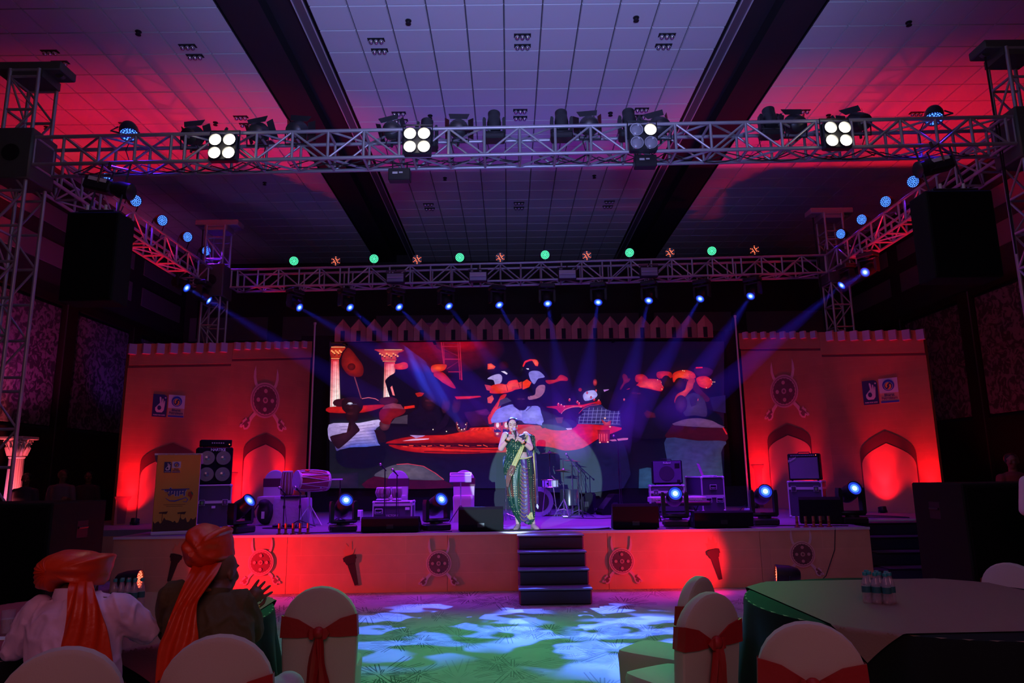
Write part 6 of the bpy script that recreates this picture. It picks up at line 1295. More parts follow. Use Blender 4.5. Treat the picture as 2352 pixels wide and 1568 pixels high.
# keyboards
x, w_, z, h = rect(1495, 1624, 1145, 1153, 12.2); t = thing('keyboard_instrument', 'upper keyboard with bright lettered back on the two-tier stand', 'keyboard', (x, 12.2, z)); m = MB(); m.bbox(-w_/2, w_/2, 0, .3, 0, .085, .01); m.build('body', mat('keyboard_body', (.45, .42, .5), .4), t)
me = words_mesh('YAMAHA', .06, .002, bold=.002); me.materials.append(M_WHITE); link('lettering', me, t, (-w_*.33, -.004, .043), (PI/2, 0, 0)); me = words_mesh('YAMAHA', .055, .002, bold=.002); me.materials.append(M_WHITE); link('lettering', me, t, (w_*.3, -.004, .043), (PI/2, 0, 0))
for k in range(36): m = MB(); m.box(-w_/2+.04+k*(w_-.08)/36, -w_/2+.036+(k+1)*(w_-.08)/36, .16, .29, .085, .093); m.build('key', M_WHITE, t)
z2 = atY(1560, 1161, 12.3).z; t = thing('keyboard_instrument', 'lower keyboard half hidden on the two-tier stand', 'keyboard', (x+.03, 12.15, z2)); m = MB(); m.bbox(-w_/2+.03, w_/2+.02, 0, .34, 0, .08, .01); m.build('body', M_FIX, t)
m = MB(); m.box(-w_/2+.05, w_/2, -.003, .0, .05, .07); m.build('edge_strip', mat('keyboard_strip', (.4, .1, .2), .4), t)
t = thing('keyboard_stand', 'black two-tier keyboard stand in front of the flight case', 'stand', (x, 12.25, STAGE_Z))
for a in (-1, 1):
    m = MB(); m.tube((a*w_*.34, -.05, .02), (a*w_*.34, .32, z2-STAGE_Z), .015, 8); m.tube((a*w_*.34, .34, .02), (a*w_*.34, -.02, z2-STAGE_Z), .015, 8); m.tube((a*w_*.34, .32, z2-STAGE_Z-.02), (a*w_*.34, .3, z-STAGE_Z), .012, 8); m.tube((a*w_*.34, .3, z-STAGE_Z-.01), (a*w_*.34, 0, z-STAGE_Z-.01), .012, 8); m.build('leg', M_FIX, t)
m = MB(); m.tube((-w_*.34, .15, .15), (w_*.34, .15, .15), .012, 8); m.build('crossbar', M_FIX, t)
# cables lying on the deck
def floor_cable(pts, label, r=.008, z=STAGE_Z, group='cables on the stage deck'):
    P = []
    for i, (x, y) in enumerate(pts): P.append(Vector((x, y, z+r)))
    Q = []
    for i in range(len(P)-1):
        p0, p1, p2, p3 = P[max(0, i-1)], P[i], P[i+1], P[min(len(P)-1, i+2)]
        for k in range(6):
            u = k/6; Q.append(.5*((2*p1)+(-p0+p2)*u+(2*p0-5*p1+4*p2-p3)*u*u+(-p0+3*p1-3*p2+p3)*u**3))
    Q.append(P[-1]); m = MB(); m.path(Q, r, 6); o = m.build('cable', M_RUBBER); tag(o, label, 'cable', group); return o
floor_cable([(-3.3, 11.0), (-3.0, 10.75), (-2.5, 10.8), (-2.0, 10.7), (-1.6, 10.85)], 'black cable winding past the copper tubes on the lectern side')
floor_cable([(-1.9, 10.9), (-1.45, 10.7), (-1.2, 10.8), (-.85, 10.62)], 'black cable between the moving head and the low monitor')
floor_cable([(-.1, 10.75), (.4, 10.68), (.8, 10.8), (1.1, 10.68), (1.35, 10.8), (1.5, 10.95)], 'looping black cable at the singer\'s feet')
floor_cable([(.0, 10.85), (.5, 10.8), (.95, 10.72), (1.3, 10.66), (1.5, 10.75)], 'second black cable at the singer\'s feet, closer to the edge')
floor_cable([(2.3, 10.7), (2.5, 10.6), (2.65, 10.75), (2.4, 10.85), (2.35, 10.66), (2.62, 10.62)], 'coiled black cable beside the tall monitor under green light')
floor_cable([(3.6, 10.9), (3.9, 10.75), (4.1, 10.9), (4.6, 10.8), (5.0, 10.7)], 'black cable winding past the copper tubes on the stair side')
floor_cable([(5.1, 11.2), (5.5, 12.3), (6.2, 12.6), (6.8, 12.3), (6.6, 12.9), (5.9, 13.3)], 'black cable looping over the deck above the dark stairs')
floor_cable([(1.0, 13.6), (1.6, 13.2), (2.2, 13.4), (2.8, 13.0)], 'black cable from the drum kit toward the keyboards')
o = floor_cable([(4.95, 10.46), (5.0, 10.45)], 'thin black cable hanging down the stage front beside the dark stairs'); o.data = MB().path([(4.72, 10.52, STAGE_Z+.01), (4.7, 10.47, STAGE_Z), (4.66, 10.465, .5), (4.5, 10.46, .15), (4.3, 10.4, .01), (4.0, 10.3, .008)], .006, 6).mesh('cable', M_RUBBER)

# ================================================================ FLOWN AND FLOOR SPEAKERS, PILLAR
M_SPK = mat('speaker_black', (.004, .005, .005), .9, spec=.1, bump=(90, .2)); M_SPKG = mat('speaker_side', (.007, .012, .010), .8, spec=.15, bump=(150, .3))
def flown(px0, px1, pyt, pyb, Y, side, label):
    x, w_, z, h = rect(px0, px1, pyt, pyb, Y); t = thing('flown_speaker', label, 'loudspeaker', (x, Y, z)); 
    m = MB(); m.bbox(-w_/2, w_/2, 0, .38, 0, h, .015); m.build('cabinet', M_SPKG, t); m = MB(); m.bbox(-w_/2+.02, w_/2-.02, -.02, .0, .02, h-.02, .008); m.build('front_grille', M_SPK, t)
    m = MB(); m.bbox(-w_*.35, w_*.35, .05, .35, h, h+.05, .01); m.build('flying_frame', M_FIX, t)
    top = 5.9 if side < 0 else 6.0
    for a in (-.28, .28): m = MB(); m.tube((a*w_, .2, h+.05), (a*w_, .42, top-z), .012, 6); m.build('hoist_chain', M_FIX, t)
    for a in (-.2, .15): m = MB(); m.tube((a*w_, .08, h+.05), (a*w_, .08, h+.12), .02, 8); m.build('shackle', M_ALU2, t)
    return t
flown(132, 256, 486, 690, 8.6, -1, 'big black flown speaker hanging under the truss by the patterned wall'); flown(2150, 2308, 436, 636, 8.6, 1, 'big black flown speaker hanging under the truss over the dark stairs')
def floor_box(x0, x1, y0, y1, h, label, n=1):
    t = thing('floor_speaker', label, 'loudspeaker', ((x0+x1)/2, y0, 0)); w_ = (x1-x0)/2
    m = MB(); m.bbox(-w_, w_, 0, y1-y0, .03, h, .015); m.build('cabinet', M_SPKG, t)
    m = MB(); m.bbox(-w_+.03, w_-.03, -.02, 0, .07, h-.04, .01); m.build('front_grille', M_SPK, t)
    for s in (-1, 1):
        m = MB(); m.bbox(s*w_-.006, s*w_+.006, (y1-y0)*.45, (y1-y0)*.45+.22, h-.42, h-.22, .005); o = m.build('handle_well', M_BLACK, t); m = MB(); m.tube((s*(w_+.01), (y1-y0)*.45+.02, h-.3), (s*(w_+.01), (y1-y0)*.45+.2, h-.3), .014, 8); m.build('handle', M_FIX, o)
    for a in (-1, 1):
        for b in (.1, y1-y0-.1): m = MB(); m.lathe([(.03, 0), (.035, .03)], 10, (a*(w_-.1), b, 0)); m.build('foot', M_RUBBER, t)
    return t
floor_box(-7.0, -5.02, 7.95, 9.0, 1.38, 'massive black floor speaker with green-lit side beside the turbaned men')
t = floor_box(5.05, 6.4, 8.0, 9.0, 1.46, 'massive black floor speaker standing behind the covered chair near the dark stairs'); m = MB(); m.bbox(-.08, -.03, -.03, -.018, .62, .74, .004); m.build('label_plate', mat('label_blue_grey', (.1, .1, .22), .5), t)
M_PLAS = mat('pillar_plaster', (.72, .62, .56), .6, var=(5, .8))
px_, w_, z, h = rect(8, 46, 1012, 1150, 14.6)
t = thing('roman_pillar', 'fluted plaster pillar with ornate leafy capital lit red at the patterned wall', 'pillar', (px_, 14.6, 0)); H = atY(26, 1003, 14.6).z; r = w_*.42
m = MB(); rr = []
for z, k in ((.3, 1.12), (H*.5, 1.05), (H-.42, .95)):
    rr.append([(r*k*(1-.06*(q % 2))*math.cos(2*PI*q/40), r*k*(1-.06*(q % 2))*math.sin(2*PI*q/40), z) for q in range(40)])
m.loft(rr); m.build('shaft', M_PLAS, t); m = MB(); m.lathe([(r*1.5, 0), (r*1.5, .14), (r*1.3, .18), (r*1.35, .24), (r*1.15, .3)], 28); m.build('base', M_PLAS, t)
m = MB(); m.lathe([(r*.98, H-.44), (r*1.08, H-.42), (r*.98, H-.39), (r*1.1, H-.2), (r*1.5, H-.06)], 24); m.build('bell', M_PLAS, t)
for k in range(12):
    a = 2*PI*k/12; c_, s_ = math.cos(a), math.sin(a)
    for z0, l, o_ in ((H-.38, .17, .0), (H-.26, .16, .13)): m = MB(); b_ = a+o_; c_, s_ = math.cos(b_), math.sin(b_); m.path([(r*1.0*c_, r*1.0*s_, z0), (r*1.22*c_, r*1.22*s_, z0+l*.6), (r*1.5*c_, r*1.5*s_, z0+l), (r*1.55*c_, r*1.55*s_, z0+l*.8)], [.035, .04, .025, .01], 6); m.build('acanthus_leaf', M_PLAS, t)
for k in range(4): a = PI/4+k*PI/2; m = MB(); m.path([(r*1.4*math.cos(a)+.05*math.cos(u)*math.cos(a), r*1.4*math.sin(a)+.05*math.cos(u)*math.sin(a), H-.11+.05*math.sin(u)) for u in [q*.7 for q in range(9)]], [.02-.0015*q for q in range(9)], 6); m.build('volute', M_PLAS, t)
m = MB(); m.bbox(-r*1.8, r*1.8, -r*1.8, r*1.8, H-.06, H, .01); m.build('abacus', M_PLAS, t)
light('pillar_wash', 'SPOT', (px_+.35, 14.0, .12), (1, .10, .14), 700, target=(px_, 14.6, 2.2), angle=50, blend=1, size=.06)
light('pillar_wash_blue', 'SPOT', (px_-.5, 13.9, .15), (.5, .25, 1), 90, target=(px_, 14.6, 1.4), angle=40, blend=1, size=.06)
# ================================================================ TABLES, CHAIRS AND BOTTLES IN THE HALL
def round_table(cx, cy, r, label, clabel, olabel, under, over, side, rot, z=.76):
    t = thing('round_table', label, 'table', (cx, cy, 0)); m = MB(); m.lathe([(r, z-.03), (r, z-.004), (r-.01, z-.002)], 56); m.build('tabletop', mat('plywood', (.3, .2, .12), .7), t)
    for k in range(4): a = PI/4+k*PI/2; m = MB(); m.tube((r*.55*math.cos(a), r*.55*math.sin(a), 0), (r*.55*math.cos(a), r*.55*math.sin(a), z-.03), .018, 8); m.build('leg', M_FIX, t)
    m = MB(); N_ = 120; rr = []
    for f, dz in ((0, 0), (.97, 0), (1.0, -.006), (1.008, -.03), (1.02, -.2), (1.05, -.45), (1.075, -z+.01)):
        rr.append([((r*f)*(1+(.035*math.sin(a*17)+.015*math.sin(a*29+1))*max(0, -dz-.02)/z*1.6)*math.cos(a) if f else .001*math.cos(a), (r*f)*(1+(.035*math.sin(a*17)+.015*math.sin(a*29+1))*max(0, -dz-.02)/z*1.6)*math.sin(a) if f else .001*math.sin(a), z+.002+dz) for a in [2*PI*q/N_ for q in range(N_)]])
    m.loft(rr, caps=False); o = m.build('tablecloth', under, None, (cx, cy, 0)); tag(o, clabel, 'tablecloth')
    n = 130; h = side/2; V = []; F = []
    for i in range(n+1):
        for j in range(n+1):
            u, v = -h+side*i/n, -h+side*j/n; x, y = u*math.cos(rot)-v*math.sin(rot), u*math.sin(rot)+v*math.cos(rot); d = math.hypot(x, y); R0 = r*1.024
            if d > R0: k = d-R0; a = math.atan2(y, x); rad = R0+.012+.03*k+.05*k*math.sin(a*23)*.6+ .07*k; V.append((rad*math.cos(a), rad*math.sin(a), z+.009-min(k, 1)*.99))
            else: V.append((x, y, z+.009))
    for i in range(n):
        for j in range(n): a = i*(n+1)+j; F.append((a, a+n+1, a+n+2, a+1))
    m = MB(); m.smooth = True; m.add(V, F); o = m.build('table_overlay', over, None, (cx, cy, 0)); tag(o, olabel, 'tablecloth')
    return z+.0095
M_UND = mat('black_green_cloth', (.008, .012, .013), .8, spec=.15); M_OVR = mat('tan_overlay_cloth', (.26, .15, .12), .8, bump=(90, .2)); M_OVL = mat('crimson_overlay_cloth', (.36, .05, .08), .8, bump=(90, .2))
LT, RT = (-2.62, 4.72, 1.06), (2.72, 4.88, 1.12)
zt = round_table(*LT, 'round banquet table in front of the two turbaned men', 'dark cloth reaching the floor around the turbaned men\'s table', 'crimson square overlay on the turbaned men\'s table', M_UND, M_OVL, 1.95, R(3))
q1, q2 = atZ(1700, 1362, .768), atZ(1840, 1428, .768); ra = math.atan2(q2.y-q1.y, q2.x-q1.x)
zt2 = round_table(*RT, 'round banquet table with a pack of bottles between covered chairs', 'dark green-black cloth hanging from the table with the tan overlay', 'tan square overlay on the table between covered chairs', M_UND, M_OVR, 1.86, ra)
for (px, top, Y, rz, nm) in [(152, 1483, 2.93, R(22), 'covered chair with red sash directly behind the white-shirted man'), (505, 1455, 3.05, R(14), 'covered chair with red sash directly behind the olive-shirted man'),
        (739, 1345, 4.42, R(4), 'covered chair with red bow standing alone before the dance floor'), (1598, 1322, 4.75, R(50), 'covered chair with red sash half hidden behind a like chair at the dance floor'),
        (1622, 1358, 4.05, R(32), 'covered chair with red bow at the dance floor, half hiding a like chair'), (1853, 1425, 3.25, R(-17), 'covered chair with large red bow at the near side of the tan table'),
        (2316, 1292, 6.05, R(120), 'covered chair at the far side of the tan table before the black speaker')]:
    p = atY(px, top, Y); z = p.z; t = cover_chair('banquet_chair', nm, (p.x, Y, 0), rz, 'covered banquet chairs in the hall')
    t.scale = (1, 1, z/.98)
M_PET = mat('bottle_plastic', (.60, .48, .70), .05, spec=1.0, coat=1, alpha=.34); M_CAP = mat('teal_cap', (.02, .30, .32), .4); M_LAB = mat('teal_label', (.02, .14, .17), .45)
mb = MB(); mb.lathe([(.024, 0), (.029, .006), (.029, .05), (.027, .06), (.029, .07), (.029, .12), (.027, .135), (.016, .165), (.0135, .18), (.0135, .192)], 14); me_b = mb.mesh('bottle_body', M_PET)
mb = MB(); mb.lathe([(.0155, .182), (.0155, .2), (.014, .203)], 12); me_c = mb.mesh('cap', M_CAP)
mb = MB(); mb.lathe([(.0297, .072), (.0297, .112)], 14); me_l = mb.mesh('label_band', M_LAB)
def pack(px, py, Z, cols, rows, lab, grp, rz, sc=1.0):
    c = atZ(px, py, Z); k = 0
    words_r = ['front row', 'middle row', 'rear row']
    for j in range(rows):
        for i in range(cols):
            x, y = (i-(cols-1)/2)*.061*sc+(.02 if j % 2 else 0), j*.058*sc; ca, sa = math.cos(rz), math.sin(rz)
            t = thing('water_bottle', 'clear water bottle %s, %s, %s from the lectern side' % (lab, words_r[j if rows == 3 else (0 if j == 0 else 2)], nth[i]), 'bottle', (c.x+x*ca-y*sa, c.y+x*sa+y*ca, Z), random.random()*6, grp)
            t.scale = (sc, sc, .95)
            link('body', me_b, t); link('cap', me_c, t); link('label_band', me_l, t)
pack(282, 1398, zt, 4, 2, 'by the turbaned men', 'bottles by the turbaned men', R(-8), .8); pack(2016, 1386, zt2, 3, 3, 'on the tan table', 'bottles on the tan table', R(-32), .97)
p = atZ(14, 1457, zt); t = thing('drinking_glass', 'glass of milky drink at the edge of the turbaned men\'s table', 'glass', (p.x, p.y, zt)); g_ = MB(); g_.lathe([(.03, 0), (.036, .13), (.034, .13), (.028, .01)], 20); g_.build('tumbler', M_PET, t); g_ = MB(); g_.lathe([(.027, .011), (.032, .085), (.001, .086)], 18); g_.build('drink', mat('milky_drink', (.5, .5, .45), .5), t)
p = atZ(5, 1468, zt); m = MB(); m.bbox(-.09, .07, -.03, .05, 0, .006, .002); o = m.build('napkin', M_WHITE, None, (p.x, p.y, zt)); tag(o, 'folded white napkin under the glass of milky drink', 'napkin')
# ================================================================ PEOPLE
def limb(m, pts, rs, n=12):
    m.path(pts, rs, n)
    for p, r in zip(pts, rs): m.sphere(p, r, n, 8)
def hand(m, w, d, pn, size=1.0, curl=.35, thumb=1, spread=.16):
    """w: wrist, d: pointing direction, pn: palm normal; fingers curl toward pn"""
    w, d, pn = Vector(w), Vector(d).normalized(), Vector(pn).normalized(); s = d.cross(pn).normalized()*thumb; pn = s.cross(d).normalized()*(1 if s.cross(d).dot(pn) > 0 else -1); S = size
    limb(m, [w, w+d*.03*S, w+d*.085*S], [.024*S, .028*S, .034*S])
    for a in (-.6, 0, .6): limb(m, [w+d*.03*S+s*a*.02*S, w+d*.085*S+s*a*.045*S], [.02*S, .014*S])
    for k, (a, L) in enumerate(((.95, .070), (.33, .080), (-.3, .074), (-.9, .058))):
        p = w+d*.085*S+s*a*.033*S; dd = (d+s*a*spread).normalized(); pts = [p]; ang = curl*.5
        for q in range(3): ang += curl*.8; dq = dd*math.cos(ang)+pn*math.sin(ang); p = p+dq*L*S*(.42, .33, .25)[q]; pts.append(p)
        limb(m, pts, [.0105*S, .0095*S, .0088*S, .0075*S], 8)
    p = w+d*.025*S+s*.028*S; limb(m, [p, p+(d*.6+s*.8).normalized()*.035*S, p+(d*.9+s*.5+pn*.2).normalized()*.068*S, p+(d*1.0+s*.3+pn*.4).normalized()*.088*S], [.015*S, .012*S, .0105*S, .009*S], 8)
def headform(m, c, face, up=(0, 0, 1), S=1.0, jaw=1.0):
    f = Vector(face).normalized(); u = Vector(up).normalized(); f = (f-u*f.dot(u)).normalized(); r = f.cross(u); M0 = m.M
    m.M = Matrix((( *[r[0], -f[0], u[0]], c[0]), (*[r[1], -f[1], u[1]], c[1]), (*[r[2], -f[2], u[2]], c[2]), (0, 0, 0, 1)))
    m.sphere((0, .012*S, .03*S), (.076*S, .092*S, .088*S), 20, 14); m.sphere((0, -.022*S, -.03*S), (.060*S*jaw, .062*S, .075*S), 18, 12); m.sphere((0, -.045*S, -.078*S), (.032*S*jaw, .032*S, .026*S), 14, 10)
    m.path([(0, -.086*S, .02*S), (0, -.104*S, -.012*S), (0, -.108*S, -.022*S)], [.009*S, .012*S, .013*S], 8); m.sphere((0, -.098*S, -.026*S), (.017*S, .013*S, .010*S), 10, 8)
    for a in (-1, 1): m.sphere((a*.076*S, .008*S, -.004*S), (.010*S, .018*S, .03*S), 10, 8); m.sphere((a*.034*S, -.060*S, -.02*S), (.024*S, .022*S, .022*S), 10, 8); m.sphere((a*.030*S, -.068*S, .034*S), (.026*S, .012*S, .008*S), 10, 6)
    M1 = m.M; m.M = M0; return M1
# ---------------------------------------------------------------- singer
SX = lambda cx: (cx-400)*.001285; SZ = lambda cy: (1480-cy)*.001285
sp = atY(1196.5, 1213, 10.9); t = thing('person', 'woman singer in green and purple gold-dotted sari holding a microphone in both hands', 'person', (sp.x, 10.9, STAGE_Z)); singer = t
m = MB(); hc = Vector((SX(314), -.035, SZ(240)-.040))
FM = headform(m, hc, (.04, -1, .0), (.03, 0, 1), .97, .97)
limb(m, [(SX(335), .01, 1.47), (SX(348), .015, 1.41)], [.046, .055])
sh = [(SX(228), .0, SZ(385)), (SX(472), .02, SZ(385))]; el = [(SX(178), -.05, SZ(538)), (SX(525), -.04, SZ(535))]; wr = [(SX(272), -.17, SZ(428)), (SX(425), -.17, SZ(462))]
m.loft([[(SX(cx)+wx*math.cos(a), yy+wy*math.sin(a), SZ(cy)) for a in [2*PI*q/20 for q in range(20)]] for cx, cy, wx, wy, yy in ((350, 372, .11, .05, .01), (350, 400, .165, .08, .01), (352, 470, .16, .1, .005), (360, 540, .145, .1, .0), (385, 610, .125, .09, .0), (392, 680, .15, .11, .005), (395, 760, .17, .13, .01), (398, 860, .16, .12, .01))])
for k in (0, 1):
    limb(m, [sh[k], el[k]], [.056, .047]); limb(m, [el[k], tuple((Vector(el[k])+Vector(wr[k]))/2), wr[k]], [.046, .036, .025])
# legs and shod feet
for hx, kx_, ax_, fx in ((SX(350), SX(335), SX(368), SX(355)), (SX(440), SX(470), SX(545), SX(578))):
    limb(m, [(hx, 0, .95), (kx_, -.02, .5), (ax_, .0, .09)], [.085, .058, .034])
# both hands closed round the microphone
mc0, mc1 = Vector((SX(328), -.165, SZ(300))), Vector((SX(350), -.215, SZ(430)))
hand(m, wr[0], Vector((.075, -.035, .035)), (.3, -.3, -.2), .92, .75, -1); hand(m, wr[1], Vector((-.085, -.03, .06)), (-.2, -.2, -.3), .92, .75, 1)
body = remesh(m, .0048, 3, .5); body.materials.append(M_SKIN); link('body', body, t)
def on_face(name, fn, mt): q = MB(); q.M = FM; fn(q); return q.build(name, mt, t)
S_ = .97
on_face('hair', lambda q: (q.sphere((0, .024, .034), (.083, .093, .094), 24, 16), q.sphere((-.036, .10, .075), (.066, .06, .05), 16, 10)), M_HAIR)
for a in (-1, 1):
    on_face('eyelid', lambda q: q.sphere((a*.032*S_, -.0835*S_, .002), (.0165, .008, .0075), 10, 8), mat('eye_shadow_skin', (.42, .18, .16), .5))
    on_face('eyelash', lambda q: q.path([(a*.017, -.0865, -.002), (a*.030, -.0905, -.0065), (a*.044, -.083, -.001)], .0022, 5), M_HAIR)
    on_face('eyebrow', lambda q: q.path([(a*.014, -.0865, .019), (a*.030, -.0885, .025), (a*.047, -.076, .020)], [.003, .0035, .0015], 6), M_HAIR)
    on_face('earring', lambda q: (q.sphere((a*.074, -.004, -.042), (.008, .008, .011), 10, 8), q.lathe([(.003, -.075), (.012, -.07), (.002, -.05)], 10, (a*.076, -.004, 0))), mat('gold', (.85, .55, .12), .25, .9))
on_face('lips', lambda q: (q.sphere((0, -.086*S_, -.055*S_), (.020, .010, .0055), 12, 8), q.sphere((0, -.085*S_, -.064*S_), (.016, .010, .006), 12, 8)), mat('lipstick', (.45, .03, .06), .35))
on_face('forehead_mark', lambda q: q.sphere((0, -.0905*S_, .036), (.0035, .002, .005), 8, 6), mat('lipstick', (.45, .03, .06), .35))
on_face('hair_flowers', lambda q: [q.sphere((-.02-.068*math.cos(u), .10, .06+.05*math.sin(u)), .012, 8, 6) for u in [k*.5 for k in range(7)]], mat('purple_flowers', (.18, .05, .25), .6))
def sari_mat(name, base, dot, sc=26, thr=.22, streak=None):
    m_ = mat(name, base, .46); nt = m_.node_tree; N = nt.nodes; tc = N.new('ShaderNodeTexCoord'); v = N.new('ShaderNodeTexVoronoi'); v.inputs['Scale'].default_value = sc; v.inputs['Randomness'].default_value = .15
    lt = N.new('ShaderNodeMath'); lt.operation = 'LESS_THAN'; lt.inputs[1].default_value = thr; mx = N.new('ShaderNodeMix'); mx.data_type = 'RGBA'; mx.inputs[6].default_value = (*base, 1); mx.inputs[7].default_value = (*dot, 1)
    nt.links.new(tc.outputs['Object'], v.inputs['Vector']); nt.links.new(v.outputs['Distance'], lt.inputs[0]); nt.links.new(lt.outputs[0], mx.inputs[0]); nt.links.new(mx.outputs[2], N['Principled BSDF'].inputs['Base Color'])
    nz = N.new('ShaderNodeTexNoise'); nz.inputs['Scale'].default_value = 18; mp = N.new('ShaderNodeMapping'); mp.inputs['Scale'].default_value = (1, 1, .35); bp = N.new('ShaderNodeBump'); bp.inputs['Strength'].default_value = .35; bp.inputs['Distance'].default_value = .02
    nt.links.new(tc.outputs['Object'], mp.inputs[0]); nt.links.new(mp.outputs[0], nz.inputs['Vector']); nt.links.new(nz.outputs[0], bp.inputs['Height']); nt.links.new(bp.outputs[0], N['Principled BSDF'].inputs['Normal']); return m_
M_SARI = sari_mat('green_dotted_silk', (.004, .045, .026), (.62, .52, .18), 30, .2); M_GOLD = sari_mat('gold_brocade', (.46, .42, .15), (.30, .28, .10), 45, .3); M_PURP = sari_mat('purple_silk', (.075, .04, .18), (.45, .30, .20), 30, .12); M_BROWN = mat('brown_shot_silk', (.16, .08, .07), .3, sheen=.4)
# lower garment with soft folds
m = MB(); rr = []
for cy, xl, xr, dy, yc in ((655, 372, 535, .115, .0), (700, 318, 545, .14, .01), (780, 262, 556, .155, .01), (880, 240, 560, .16, .01), (1000, 238, 562, .158, .01), (1100, 247, 565, .15, .01), (1200, 268, 568, .14, .01), (1280, 305, 570, .125, .01), (1340, 345, 566, .11, .01), (1385, 372, 560, .10, .01), (1400, 380, 520, .095, .01)):
    cx_, hw = SX((xl+xr)/2), (SX(xr)-SX(xl))/2; ring = []
    for q in range(72):
        a = 2*PI*q/72; fold = 1+.045*math.sin(a*13+cy*.004)*min(1, (cy-640)/300)+.02*math.sin(a*29); hem = .03*math.sin(a*3+1) if cy > 1330 else 0
        ring.append((cx_+hw*fold*math.cos(a), yc+dy*fold*math.sin(a), SZ(cy)+hem))
    rr.append(ring)
m.loft(rr, caps=False); m.build('sari_skirt', M_SARI, t)
# front pleats: purple band with brown swags
m = MB(); rr = []
for i in range(30):
    f = i/29; cy = 655+735*f; cx_ = 440+ (20*math.sin(f*2.2)) - 5*f; w2 = 34+22*f; yb = -.135-.03*math.sin(f*PI)+(.05 if f > .85 else 0)*(f-.85)*6
    rr.append([(SX(cx_-w2), yb+.02, SZ(cy)), (SX(cx_-w2*.5), yb-.012+.006*math.sin(i*1.7), SZ(cy)), (SX(cx_), yb-.004, SZ(cy)), (SX(cx_+w2*.5), yb-.014, SZ(cy)), (SX(cx_+w2), yb+.02, SZ(cy)), (SX(cx_), yb+.05, SZ(cy))])
m.loft(rr, caps=True); m.build('pleats', M_PURP, t)
for i in range(15):
    cy = 735+i*42; m = MB(); x0 = 405-i*1.5; m.path([(SX(x0), -.172, SZ(cy)), (SX(x0+26), -.186, SZ(cy+38)), (SX(x0+55), -.186, SZ(cy+52)), (SX(x0+88), -.172, SZ(cy+40))], [.006, .010, .009, .004], 6); m.build('swag_fold', M_BROWN, t)
m = MB(); m.path([(SX(375), -.108, SZ(650)), (SX(400), -.132, SZ(664)), (SX(450), -.142, SZ(664)), (SX(500), -.122, SZ(652)), (SX(535), -.07, SZ(640))], .012, 8); m.build('waistband', M_GOLD, t)
# blouse and draped upper garment
m = MB(); m.loft([[(SX(cx)+wx*math.cos(a), yy+wy*math.sin(a), SZ(cy)) for a in [2*PI*q/28 for q in range(28)]] for cx, cy, wx, wy, yy in ((352, 405, .150, .084, .01), (352, 440, .168, .103, .004), (354, 490, .166, .112, .0), (362, 560, .152, .106, .0), (372, 588, .138, .098, .0))]); m.build('blouse', mat('dark_green_blouse', (.006, .045, .03), .5), t)
for s, px_s in ((-1, 250),): m = MB(); m.path([(SX(px_s+s*-8), -.078, SZ(420)), (SX(px_s-s*8), -.055, SZ(388)), (SX(px_s-s*8), -.01, SZ(366)), (SX(px_s-s*8), .05, SZ(372)), (SX(px_s-s*4), .09, SZ(420))], [.008,.012,.013,.012,.008], 8); m.build('blouse_strap', mat('dark_green_blouse', (.006, .045, .03), .5), t)
def sheet(m, L, Rr, fold=.008, nf=5, th=.006, cols=14):
    """cloth between two edges (lists of 3D points), rippled along its width"""
    rr = []
    for i, (a, b) in enumerate(zip(L, Rr)):
        a, b = Vector(a), Vector(b); w_ = b-a; n = Vector((0, -1, 0)); fr = [a+w_*(k/cols)+n*fold*math.sin(k/cols*nf*2*PI+i*.3) for k in range(cols+1)]; rr.append(fr+[p-n*th for p in reversed(fr)])
    m.loft(rr); return m
def interp(P, n):
    out = []
    for i in range(n+1):
        f = i/n*(len(P)-1); k = min(int(f), len(P)-2); u = f-k; p0, p1, p2, p3 = [Vector(P[j]) for j in (max(0, k-1), k, k+1, min(len(P)-1, k+2))]
        out.append(.5*((2*p1)+(-p0+p2)*u+(2*p0-5*p1+4*p2-p3)*u*u+(-p0+3*p1-3*p2+p3)*u**3))
    return out
P3 = lambda cx, cy, y: (SX(cx), y, SZ(cy))
m = MB(); sheet(m, interp([P3(455, 372, -.03), P3(330, 430, -.122), P3(258, 520, -.105), P3(232, 620, -.10), P3(204, 740, -.10), P3(208, 850, -.12)], 24), interp([P3(512, 385, -.02), P3(440, 480, -.138), P3(395, 590, -.14), P3(352, 700, -.16), P3(320, 790, -.17), P3(300, 860, -.175)], 24), .007, 5, .012, 20); m.build('sari_drape', M_SARI, t)
m = MB(); sheet(m, interp([P3(470, 388, -.05), P3(410, 520, -.150), P3(355, 620, -.155), P3(300, 730, -.18), P3(255, 840, -.185)], 20), interp([P3(505, 400, -.04), P3(447, 540, -.150), P3(405, 640, -.158), P3(355, 745, -.185), P3(300, 862, -.19)], 20), .003, 3, .008, 8); m.build('gold_border', M_GOLD, t)
m = MB(); sheet(m, interp([P3(290, 735, -.19), P3(250, 820, -.195), P3(232, 890, -.17), P3(236, 980, -.155)], 12), interp([P3(345, 750, -.195), P3(325, 830, -.195), P3(290, 885, -.18), P3(262, 990, -.16)], 12), .006, 3, .01, 10); m.build('border_end', M_BROWN, t)
m = MB(); sheet(m, interp([P3(205, 640, -.05), P3(196, 730, -.04), P3(215, 830, -.05), P3(222, 900, -.06)], 12), interp([P3(262, 600, -.09), P3(255, 720, -.11), P3(262, 820, -.13), P3(262, 900, -.13)], 12), .010, 4, .01, 10); m.build('side_folds', mat('blue_shot_silk', (.02, .06, .22), .3, sheen=.3), t)
